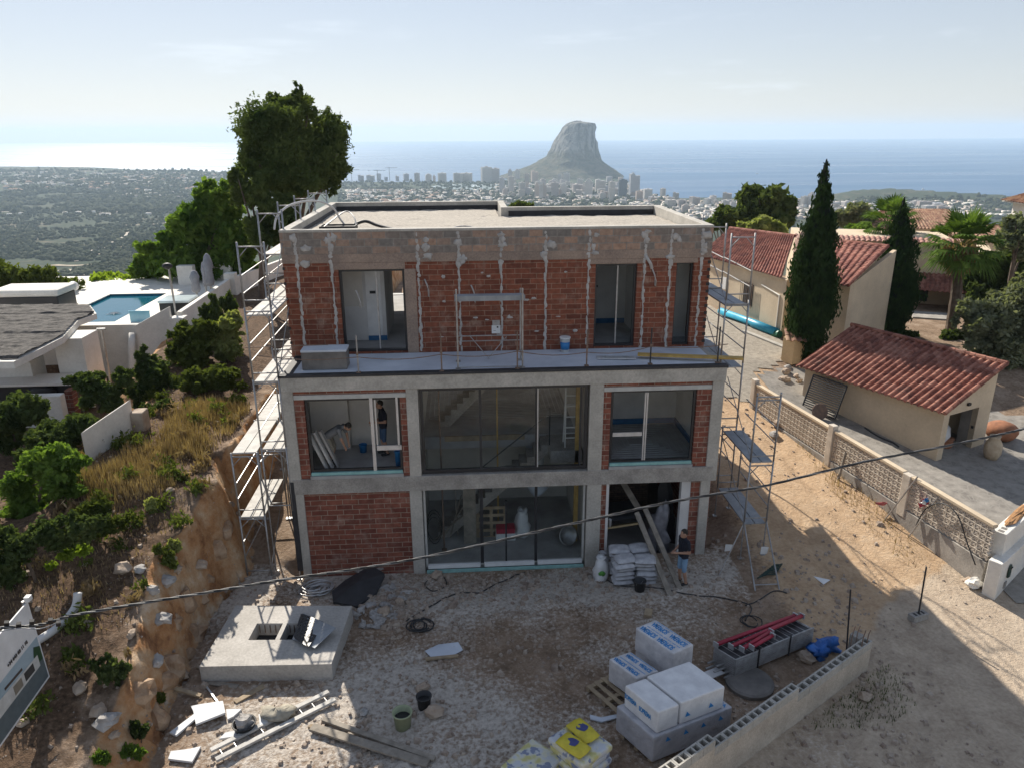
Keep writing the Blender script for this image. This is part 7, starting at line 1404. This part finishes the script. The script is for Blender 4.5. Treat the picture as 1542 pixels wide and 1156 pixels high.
ptree('garden_shrub', 'lime green shrub behind the flat villa coping', 'shrub', 40, [(1300, 343, 20, 7), (1285, 346, 12, 6)], 1800, .3, LF['bright'], 3, 15, trunk=.06)
ptree('olive_tree', 'big silvery olive tree behind the garage at the right edge', 'tree', 13.5, [(1500, 470, 50, 44), (1472, 495, 38, 40), (1530, 490, 46, 60), (1505, 525, 54, 32), (1462, 465, 24, 24), (1545, 440, 36, 36), (1490, 540, 40, 20)], 42000, .12, LF['olive'], 1.2, 16, spread=.17)
ptree('broadleaf_tree', 'dark leafy tree above the olive at the right edge', 'tree', 22, [(1515, 415, 52, 40), (1490, 405, 34, 30), (1540, 390, 40, 34), (1475, 440, 34, 28), (1540, 440, 40, 40)], 22000, .22, LF['dark'], 1.5, 17)
ptree('feathery_tree', 'thin feathery grey tree before the white corner villa', 'tree', 20, [(1535, 345, 26, 24), (1515, 365, 22, 14), (1545, 375, 20, 18)], 4500, .16, LF['olive'], 1.5, 18, spread=.3)
ptree('garden_shrub', 'shaded shrub at the foot of the small shed', 'shrub', 17.5, [(1345, 505, 22, 18), (1375, 508, 16, 12), (1325, 500, 14, 14)], 4000, .15, LF['dark'], 1.8, 19, trunk=.05)
ptree('garden_shrub', 'low shaded shrubs under the palm trunk', 'shrub', 17, [(1440, 510, 28, 18), (1475, 520, 26, 16), (1410, 520, 14, 10)], 5000, .15, LF['dark'], 1.5, 20, trunk=.05)
ptree('garden_shrub', 'small tuft growing left of the tall cypress foot', 'shrub', 14, [(1190, 548, 8, 8)], 500, .14, LF['yell'], 1.6, 21, trunk=.03)
ptree('broadleaf_tree', 'tree mass in shade behind the palm and porch', 'tree', 30, [(1470, 400, 44, 26), (1440, 430, 26, 30), (1500, 430, 40, 30), (1410, 360, 22, 14)], 14000, .26, LF['dark'], 1.5, 22)
ptree('hedge', 'dark clipped hedge wall under the trees right of the porch', 'hedge', 21, [(1480, 455, 30, 34), (1500, 470, 30, 34)], 8000, .18, LF['dark'], 1.5, 23, trunk=.06)
ptree('roof_edge_tree', 'tip of a pine showing over the back parapet of the roof', 'tree', 40, [(785, 309, 16, 6), (775, 313, 10, 6)], 1500, .25, LF['pine'], -3, 24)
# left vegetation
ptree('hedge', 'long dark olive hedge behind the big hot tub', 'hedge', 24, [(10, 415, 40, 24), (60, 420, 36, 20), (95, 428, 26, 16), (-30, 410, 36, 26), (118, 436, 18, 10)], 14000, .16, LF['hedge'], 2.5, 31, trunk=.06, up=.5)
ptree('hedge', 'sunlit lime green grassy hedge beyond the pool', 'hedge', 27, [(160, 425, 34, 10), (195, 428, 30, 12), (130, 428, 20, 8)], 7000, .18, LF['lime'], 3, 32, trunk=.05, up=1.)
ptree('bush', 'dark rounded bush below the white parapet beside the bank', 'bush', 7.6, [(232, 565, 36, 40), (218, 595, 28, 26), (250, 590, 26, 26), (215, 540, 14, 16)], 16000, .1, LF['dark'], 2.9, 33, trunk=.07)
ptree('bush', 'mid green bush with long shoots under the lamp pole on the parapet', 'bush', 10, [(290, 530, 40, 34), (265, 560, 30, 26), (310, 500, 30, 22), (275, 500, 22, 16)], 15000, .12, LF['hedge'], 2.6, 34, trunk=.07)
ptree('bush', 'pale yellow green flowering bush at the end of the parapet beside the scaffold', 'bush', 10.3, [(348, 490, 22, 18), (345, 525, 26, 20), (335, 508, 20, 16)], 9000, .12, LF['yell'], 2.6, 35, trunk=.06)
ptree('bush', 'broad green bush on the dirt slope below the pale flowering bush', 'bush', 7.0, [(305, 572, 34, 24), (335, 565, 24, 20), (280, 600, 24, 20)], 11000, .1, LF['hedge'], 2.9, 61, trunk=.05)
ptree('bush', 'low dark bush beside the rough stone pier', 'bush', 5, [(222, 630, 22, 22), (240, 618, 18, 18)], 6000, .09, LF['dark'], 2.8, 62, trunk=.05)
ptree('bush', 'dark stemmed shrub standing against the upper white parapet', 'bush', 13, [(325, 470, 14, 30), (345, 460, 12, 22), (310, 475, 8, 22)], 5000, .12, LF['dark'], 3., 36, trunk=.06, up=1.)
ptree('bush', 'straggly dark bush before the pergola pillar', 'bush', 4.5, [(140, 585, 32, 26), (165, 600, 26, 24), (115, 575, 16, 14), (185, 570, 20, 16)], 11000, .1, LF['dark'], 2.3, 37, trunk=.06)
ptree('bush', 'dark hedge bush under the pergola counter at the left edge', 'bush', 3.8, [(20, 625, 44, 34), (55, 615, 26, 26), (-10, 660, 34, 34)], 12000, .1, LF['dark'], 2.2, 38, trunk=.06)
ptree('bush', 'wide straggly shrub growing over the white garden wall', 'bush', 2.2, [(95, 655, 44, 26), (60, 680, 36, 26), (130, 640, 30, 18), (150, 655, 20, 14)], 14000, .09, LF['dark'], 2.2, 39, trunk=.06)
ptree('bush', 'large bright green bush at the left edge of the bank', 'bush', -.6, [(70, 700, 46, 34), (30, 735, 40, 36), (95, 735, 36, 30), (110, 690, 24, 18), (20, 780, 38, 34), (60, 770, 38, 30)], 20000, .085, LF['bright'], 2.2, 40, trunk=.06)
ptree('bush', 'dark undergrowth mound below the bright bush', 'bush', -3.7, [(30, 825, 44, 36), (85, 805, 40, 36), (130, 790, 30, 26), (10, 870, 36, 26)], 13000, .075, LF['dark'], 2.1, 41, trunk=.05)
ptree('bush', 'shaded straggly bush on the bank between the bright bush and the white wall', 'bush', -2.2, [(140, 770, 30, 24), (165, 790, 24, 18), (120, 790, 22, 20)], 6000, .075, LF['hedge'], 2.4, 60, trunk=.05)
ptree('bush', 'bright leafy shoot arching out over the bank', 'bush', -3.4, [(105, 830, 26, 7), (125, 822, 12, 6), (50, 865, 26, 8), (75, 850, 12, 8)], 1500, .09, LF['lime'], 2.4, 42, trunk=.02, per=8)
ptree('weed', 'tall green weed among the dry grass at the top of the bank', 'weed', 3.6, [(315, 685, 10, 20), (322, 695, 8, 14)], 1200, .1, LF['dark'], 2.9, 43, trunk=.02, up=1.5, aspect=3.)
for i, (x, y, rx, ry, Y, mt, lb) in enumerate(((250, 835, 16, 22, -1, 'hedge', 'grey green weed clump low on the bank face'), (262, 820, 12, 14, -.5, 'yell', 'pale weed clump beside the grey green one'), (165, 1010, 26, 30, -4.6, 'dark', 'dark weed patch below the bank rocks'), (225, 760, 10, 12, 1, 'yell', 'small pale weed right of the dry grass'), (200, 1130, 22, 12, -6.6, 'bright', 'bright green weed at the bottom left edge'), (150, 1140, 16, 10, -6.9, 'bright', 'small bright weed left of the bottom weed'), (205, 1100, 16, 14, -6., 'dark', 'shaded weed under the last bank rock'), (240, 1050, 8, 6, -5, 'hedge', 'tiny weed at the foot of the bank'))):
    g = gp(x, y+ry*.6); ptree('weed', lb, 'weed', g.y, [(x, y, rx, ry), (x+rx*.5, y+ry*.3, rx*.6, ry*.6)], 1600, .07, LF[mt], g.z, 50+i, trunk=.015, up=1.)
r7 = random.Random(77); bl = []
for k in range(95):
    x, y = r7.uniform(-8, -2.6), r7.uniform(-7.5, 8)
    if -6.3 < x and y > .5 and x > -3.0: continue
    s_ = r7.uniform(.1, .32); bl.append((x, y, gnd(x, y)+s_*.4, s_, s_, s_*.75))
V, F = leaves(bl, 9000, .07, 9, 8, .3, 2.2, .6); tag(npobj('bank_scrub', V, F, LF['hedge']), kind='stuff')
bl = []
for k in range(70):
    x, y = r7.uniform(-8, -2.4), r7.uniform(-7.5, 8); s_ = r7.uniform(.08, .26); bl.append((x, y, gnd(x, y)+s_*.4, s_, s_, s_*.8))
V, F = leaves(bl, 6000, .06, 10, 8, .3, 3.2, 1.); tag(npobj('dead_scrub', V, F, LF['dry']), kind='stuff')
# dry grass on the bank, sparse weeds on the road edge: ground cover
def grass(n, region, mat, h, seed, lean=.5, clump=None):
    rs = np.random.RandomState(seed); V = []; F = []; k = 0; out = []
    while len(out) < n and k < n*6:
        x, y = rs.uniform(region[0], region[1]), rs.uniform(region[2], region[3]); k += 1
        q = fbm(np.array([x*.9+seed]), np.array([y*.9]), 3)[0]; ex = (2*(x-region[0])/(region[1]-region[0])-1)**2+(2*(y-region[2])/(region[3]-region[2])-1)**2
        if q*1.6+.5*(1-ex) < rs.rand()*.5: continue
        out.append((x, y, gnd(x, y)))
    P = np.array(out); N = len(P); hh = h*(.4+.9*rs.rand(N)); a = rs.rand(N)*2*PI; l = lean*rs.rand(N)*hh; w_ = .008+.008*rs.rand(N)
    V = np.empty((N, 3, 3)); V[:, 0] = P; V[:, 1] = P; V[:, 2] = P; V[:, 0, 0] -= w_*np.sin(a); V[:, 0, 1] += w_*np.cos(a); V[:, 1, 0] += w_*np.sin(a); V[:, 1, 1] -= w_*np.cos(a); V[:, 2, 0] += np.cos(a)*l; V[:, 2, 1] += np.sin(a)*l; V[:, 2, 2] += hh; V[:, :2, 2] -= .03
    return V.reshape(-1, 3), np.arange(3*N).reshape(-1, 3)
a_, b_ = [], []; nv = 0
for rg, n, h, sd in (((-4.9, -2.6, 1.6, 6.2), 4200, .36, 1), ((-6.0, -3.2, -2, 2.2), 3800, .32, 2), ((-7, -2.6, -7.5, 9), 4500, .13, 3), ((17.4, 19.2, -2, 8), 900, .2, 4)):
    V, F = grass(n, rg, None, h, sd); a_.append(V); b_.append(F+nv); nv += len(V)
tag(npobj('dry_grass', np.concatenate(a_), np.concatenate(b_), LF['dry']), kind='stuff')
V, F = grass(2600, (10.5, 15.5, -7.2, -4.2), None, .1, 8); V2 = V.reshape(-1, 3, 3); A_w, B_w = gp(1306, 1009), gp(1109, 1156); u_ = (B_w-A_w).normalized(); nn_ = np.array([-u_.y, u_.x]); dd_ = (V2[:, 0, :2]-np.array([A_w.x, A_w.y]))@nn_; s0 = 1 if nn_[0] > 0 else -1; kp = (dd_*s0 > .15)&(dd_*s0 < 1.3); V = V2[kp].reshape(-1, 3)
tag(npobj('road_weeds', V, np.arange(len(V)).reshape(-1, 3), LF['dark']), kind='stuff')
# ------------------------------------------------------------------ the far town, woods and villas
twm, nt, b = newmat('town_block'); b.inputs['Roughness'].default_value = .8; b.inputs['Specular IOR Level'].default_value = .2
oi = _n(nt, 'ShaderNodeObjectInfo'); c0 = ramp(nt, oi.outputs['Random'], [(0, (.55, .5, .44)), (.3, (.62, .58, .54)), (.5, (.45, .36, .3)), (.7, (.5, .5, .52)), (.85, (.6, .46, .36)), (1, (.68, .66, .63))])
s = _n(nt, 'ShaderNodeSeparateXYZ'); nt.links.new(poss(nt), s.inputs[0]); wv = mth(nt, 'FRACT', mth(nt, 'MULTIPLY', s.outputs[2], .32)); nt.links.new(mixc(nt, mth(nt, 'MULTIPLY', mrange(nt, wv, .45, .55), .45), c0, (.12, .13, .15)), b.inputs['Base Color'])
glassy = M('blue_tower_glass', (.05, .08, .12), (.03, .05, .08), .05, .3)
def tower_mesh(kind):
    mb = MB()
    if kind == 0: mb.box(-.5, .5, -.4, .4, 0, 1); mb.box(-.15, .15, -.12, .12, 1, 1.06)
    elif kind == 1: mb.box(-.5, -.05, -.4, .4, 0, 1); mb.box(-.05, .5, -.3, .35, 0, .93); mb.box(-.3, -.1, -.1, .1, 1, 1.05)
    elif kind == 2: mb.box(-.5, .5, -.4, .4, 0, .86); mb.box(-.34, .34, -.3, .3, .86, .95); mb.box(-.18, .18, -.2, .2, .95, 1.02)
    else: mb.box(-.5, .5, -.3, .3, 0, 1); mb.box(-.5, -.3, -.5, -.3, 0, .97); mb.box(.3, .5, -.5, -.3, 0, .97); mb.box(-.1, .1, -.1, .1, 1, 1.07)
    for k in range(1, 9): mb.box(-.46, .46, -.46, -.3, k/9.5-.008, k/9.5) if kind != 3 else mb.box(-.3, .3, -.42, -.3, k/9.5-.008, k/9.5)
    mb.ch = []; return mb.mesh('apartment_block', twm)
TM = [tower_mesh(k) for k in range(4)]; rt = random.Random(21)
def block(x0, x1, y0, y1, label, group=None, mesh=None, kind=None, cat='building'):
    xm = (x0+x1)/2; p = fpt(xm, y1) if y1 > 262 else az(xm, y1, -182); h = ay(xm, y0, p.y).z-p.z; wd_ = (x1-x0)*(p-Vector(CAM)).length/CF/1.05
    if p.y > 6000: return
    o = bpy.data.objects.new('apartment_block', mesh or TM[kind if kind is not None else rt.randint(0, 3)]); C.objects.link(o); o.location = (p.x, p.y, p.z-3); o.scale = (wd_, wd_*rt.uniform(.6, .95), h+3); o.rotation_euler = (0, 0, rt.uniform(-.35, .35)); return tag(o, label, cat, group)
tw = MB(); tw.box(-.5, .5, -.4, .4, 0, 1); tw.box(-.2, .2, -.2, .2, 1, 1.04); dk = tw.mesh('glass_tower', glassy)
block(947, 962, 262, 297, 'tallest white tower of the town with a stepped top beside the bay', kind=1); block(931, 943, 271, 298, 'dark blue glass tower left of the tallest white tower', mesh=dk)
for i, (x0, x1, y0, y1) in enumerate([(540, 548, 264, 274), (553, 564, 264, 274), (568, 574, 262, 274), (579, 584, 267, 274), (596, 601, 265, 274), (608, 616, 262, 274), (625, 632, 261, 274), (641, 650, 262, 274), (652, 656, 264, 274), (660, 672, 261, 275), (683, 693, 261, 275), (694, 711, 261, 275), (725, 740, 252, 275), (741, 752, 254, 275), (752, 760, 268, 291), (765, 774, 266, 291), (781, 791, 275, 294), (791, 796, 275, 293), (805, 812, 276, 299), (812, 818, 278, 302), (817, 823, 277, 302), (830, 841, 275, 297), (843, 853, 276, 296), (880, 892, 270, 296), (896, 911, 271, 292), (916, 925, 274, 300), (917, 923, 283, 306), (969, 981, 285, 300), (994, 1001, 284, 298), (1013, 1022, 290, 300), (862, 876, 278, 292), (775, 783, 255, 270), (765, 771, 255, 272), (790, 797, 262, 276), (800, 810, 258, 276), (840, 846, 262, 276), (848, 858, 261, 276), (1216, 1226, 290, 312), (1205, 1216, 296, 312), (957, 967, 288, 303), (902, 912, 290, 302)]):
    block(x0, x1, y0, y1, 'slender pale high rise standing among the seafront towers of the far town', 'seafront high rises of the far town')
for i in range(110):
    if i < 45: x, y = rt.uniform(752, 960), rt.uniform(277, 300); w_, h_ = rt.uniform(6, 12), rt.uniform(6, 14)
    elif i < 95: x, y = rt.uniform(925, 1200), rt.uniform(303, 328); w_, h_ = rt.uniform(7, 15), rt.uniform(6, 13)
    else: x, y = rt.uniform(1215, 1420), rt.uniform(306, 322); w_, h_ = rt.uniform(10, 20), rt.uniform(6, 11)
    block(x-w_/2, x+w_/2, y-h_, y, 'mid rise block in the crowded flats of the far town near the bay', 'mid rise blocks of the far town')
for x, y in ((530, 255), (569, 256), (587, 252)):
    p = az(x, 274, -182); h = ay(x, y, p.y).z-p.z; t = thing('tower_crane', 'thin construction crane above the far seafront', 'crane', p, 0, 'cranes on the far seafront'); mb = MB(); mb.bar((0, 0, 0), (0, 0, h), 1.0, 4); mb.build('mast', MAT['dark'], t); mb = MB(); mb.bar((-16, 0, h-3), (34, 0, h-3), .8, 4); mb.build('jib', MAT['dark'], t)
# low houses and villas, the far ones past counting
cub = np.array([(-1, -1, 0), (1, -1, 0), (1, 1, 0), (-1, 1, 0), (-1, -1, 1), (1, -1, 1), (1, 1, 1), (-1, 1, 1)], float)*np.array([.5, .5, 1.]); cf = np.array([(4, 5, 6, 7), (0, 1, 5, 4), (1, 2, 6, 5), (2, 3, 7, 6), (3, 0, 4, 7)])
def scatter(n, regions, seed, smin, smax, hmin, hmax):
    rs = random.Random(seed); V = []; F = []; k = 0
    while k < n:
        x0, x1, y0, y1 = rs.choices([q[:4] for q in regions], [q[4] for q in regions])[0]; p = fpt(rs.uniform(x0, x1), rs.uniform(y0, y1)); k += 1
        d = math.hypot(p.x-CAM[0], p.y-CAM[1]); a = math.atan2(p.x-CAM[0], p.y-CAM[1])
        if p.z < -186.5 or d > np.interp(a, ca_, cd_)-15: continue
        if -181.5 > p.z and 640 < 0: continue
        s_ = rs.uniform(smin, smax); a = rs.uniform(0, 3); R2 = np.array([[math.cos(a), -math.sin(a), 0], [math.sin(a), math.cos(a), 0], [0, 0, 1]]); q = (cub*np.array([s_, s_*rs.uniform(.6, 1.), rs.uniform(hmin, hmax)]))@R2.T+np.array([p.x, p.y, p.z-1]); F.append(cf+len(V)*8); V.append(q)
    return np.concatenate(V), np.concatenate(F)
hm = M('far_house_walls', (.78, .73, .66), (.5, .4, .33), .02, .9, lo=.42, hi=.58)
V, F = scatter(2600, [(0, 345, 261, 282, 2.2), (160, 345, 284, 300, .5), (520, 760, 287, 318, 4), (745, 1010, 278, 312, 3), (960, 1220, 305, 330, 2), (1220, 1480, 305, 326, 2), (0, 260, 318, 326, .08), (1480, 1545, 318, 330, .3)], 5, 7, 15, 4, 9)
tag(npobj('distant_houses', V, F, hm), kind='stuff')
vmesh = MB(); vmesh.box(-.5, .5, -.4, .4, 0, .6); vmesh.add([(-.55, -.45, .6), (.55, -.45, .6), (.55, .45, .6), (-.55, .45, .6), (-.2, 0, .9), (.2, 0, .9)], [(0, 1, 5, 4), (1, 2, 5), (2, 3, 4, 5), (3, 0, 4)], 1); vme = vmesh.mesh('hillside_villa', [twm, MAT['tile_old']])
for i in range(70):
    x, y = (rt.uniform(10, 330), rt.uniform(264, 290)) if i < 40 else (rt.uniform(530, 745), rt.uniform(290, 320)); p = fpt(x, y)
    if p.z < -187 or p.y > 5000: continue
    o = bpy.data.objects.new('hillside_villa', vme); C.objects.link(o); s_ = rt.uniform(12, 20); o.location = p; o.scale = (s_, s_, s_*.7); o.rotation_euler = (0, 0, rt.uniform(0, 6)); tag(o, 'small pale villa half hidden in the wooded far valley', 'house', 'villas scattered over the far valley')
# woods
def icol(n=1):
    import bmesh
    bm = bmesh.new(); bmesh.ops.create_icosphere(bm, subdivisions=n, radius=1); V = np.array([v.co[:] for v in bm.verts]); F = np.array([[v.index for v in f.verts] for f in bm.faces]); bm.free(); return V, F
IV, IF = icol(1); rs = np.random.RandomState(3); P = []
def wood(n, x0, x1, y0, y1, r0, r1, thr=-.05):
    c = 0; k = 0
    while c < n and k < n*5:
        k += 1; d_ = fpt_fast(rs.uniform(x0, x1), rs.uniform(y0, y1))
        if d_ is None: continue
        if fbm(np.array([d_[0]*.006]), np.array([d_[1]*.006]), 3)[0] < thr: continue
        P.append((d_[0], d_[1], d_[2], rs.uniform(r0, r1))); c += 1
def fpt_fast(x, y):
    i = int((y-250)/2); j = int((x+40)/10)
    if not (0 <= i < 95 and 0 <= j < 164): return None
    t_ = _hit[i, j]
    if t_ >= 8990: return None
    d = ray(x, y); d = d/np.linalg.norm(d); q = CAM+d*t_*(1+rs.uniform(-.02, .02)); z = float(vh(q[0], q[1]))
    if z < SEA+3: return None
    return (q[0], q[1], z)
wood(4200, -30, 345, 320, 420, 2.2, 4.6, -.1); wood(4200, -30, 350, 258, 322, 4., 9., -.13); wood(2600, 510, 1020, 276, 330, 4., 8., -.1); wood(900, 1290, 1545, 300, 345, 4, 8., -.2); wood(700, 1000, 1500, 305, 345, 3, 6, -.05)
P = np.array(P); N = len(P); sc3 = P[:, 3][:, None]*np.array([1, 1, .85])*rs.uniform(.75, 1.25, (N, 3)); jit = 1+.28*rs.normal(size=(N, len(IV), 1)); V = (IV[None]*jit*sc3[:, None]+P[:, None, :3]+np.array([0, 0, 1.])*(P[:, 3]*.45)[:, None, None]).reshape(-1, 3); F = (IF[None]+np.arange(N)[:, None, None]*len(IV)).reshape(-1, 3)
m, nt, b = newmat('far_woods'); b.inputs['Roughness'].default_value = 1; b.inputs['Specular IOR Level'].default_value = .05; nt.links.new(ramp(nt, noise_node(nt, poss(nt), .04, 4), [(.35, (.024, .035, .02)), (.65, (.085, .092, .055))]), b.inputs['Base Color'])
tag(npobj('distant_woods', V, F, m, smooth=True), kind='stuff')
# terraces and lanes in the left valley
def strip(name, pxs, w_, mat, dz=1.2):
    pts = [fpt(x, y) for x, y in pxs]; pts = smoothpath([p for p in pts], 6); mb = MB()
    for i, p in enumerate(pts):
        d = (pts[min(i+1, len(pts)-1)]-pts[max(i-1, 0)]); s = Vector((-d.y, d.x, 0)).normalized()*w_/2
        for q in (p-s, p+s): mb.v.append((q.x, q.y, float(vh(q.x, q.y))+dz))
    mb.f = [(2*i, 2*i+2, 2*i+3, 2*i+1) for i in range(len(pts)-1)]; mb.m = [0]*len(mb.f); return tag(mb.build(name, mat), kind='structure')
lane = M('pale_lane', (.5, .44, .36), (.42, .36, .29), .1, .95)
strip('valley_lane', [(115, 395), (125, 388), (140, 378), (165, 368), (190, 355), (195, 345)], 5, lane); strip('valley_lane', [(245, 295), (256, 306), (262, 318)], 9, lane); strip('valley_lane', [(0, 320), (40, 319), (100, 318), (160, 320)], 8, lane); strip('valley_lane', [(180, 309), (215, 308), (255, 310)], 8, lane)
terr = M('terraced_field', (.4, .33, .24), (.2, .17, .11), .06, .98)
for i, (a, b_) in enumerate((((80, 400), (180, 396)), ((90, 408), (200, 404)), ((110, 385), (200, 378)), ((150, 375), (230, 366)), ((120, 414), (210, 411)), ((175, 340), (258, 335)), ((185, 362), (240, 355)))): strip('terraced_field', [a, ((a[0]+b_[0])/2, (a[1]+b_[1])/2+2), b_], 14, terr, .9)
for x, y, w_ in ((908, 278, 8), (1140, 262, 7), (1390, 286, 5), (555, 258, 6)):
    p = az(x, y, SEA); mb = MB(); mb.add([(-w_, -w_*.3, 0), (w_, -w_*.3, 0), (w_*1.3, 0, 1.5), (w_, w_*.3, 0), (-w_, w_*.3, 0), (-w_, -w_*.3, 2), (w_, -w_*.3, 2), (w_*1.4, 0, 2.6), (w_, w_*.3, 2), (-w_, w_*.3, 2)], [(5, 6, 7, 8, 9), (0, 1, 6, 5), (1, 2, 7, 6), (2, 3, 8, 7), (3, 4, 9, 8), (4, 0, 5, 9)]); mb.box(-w_*.4, w_*.3, -w_*.2, w_*.2, 2, 4.5); tag(mb.build('boat', MAT['white'], loc=p), 'tiny boat out on the open bay', 'boat', 'boats on the far bay')
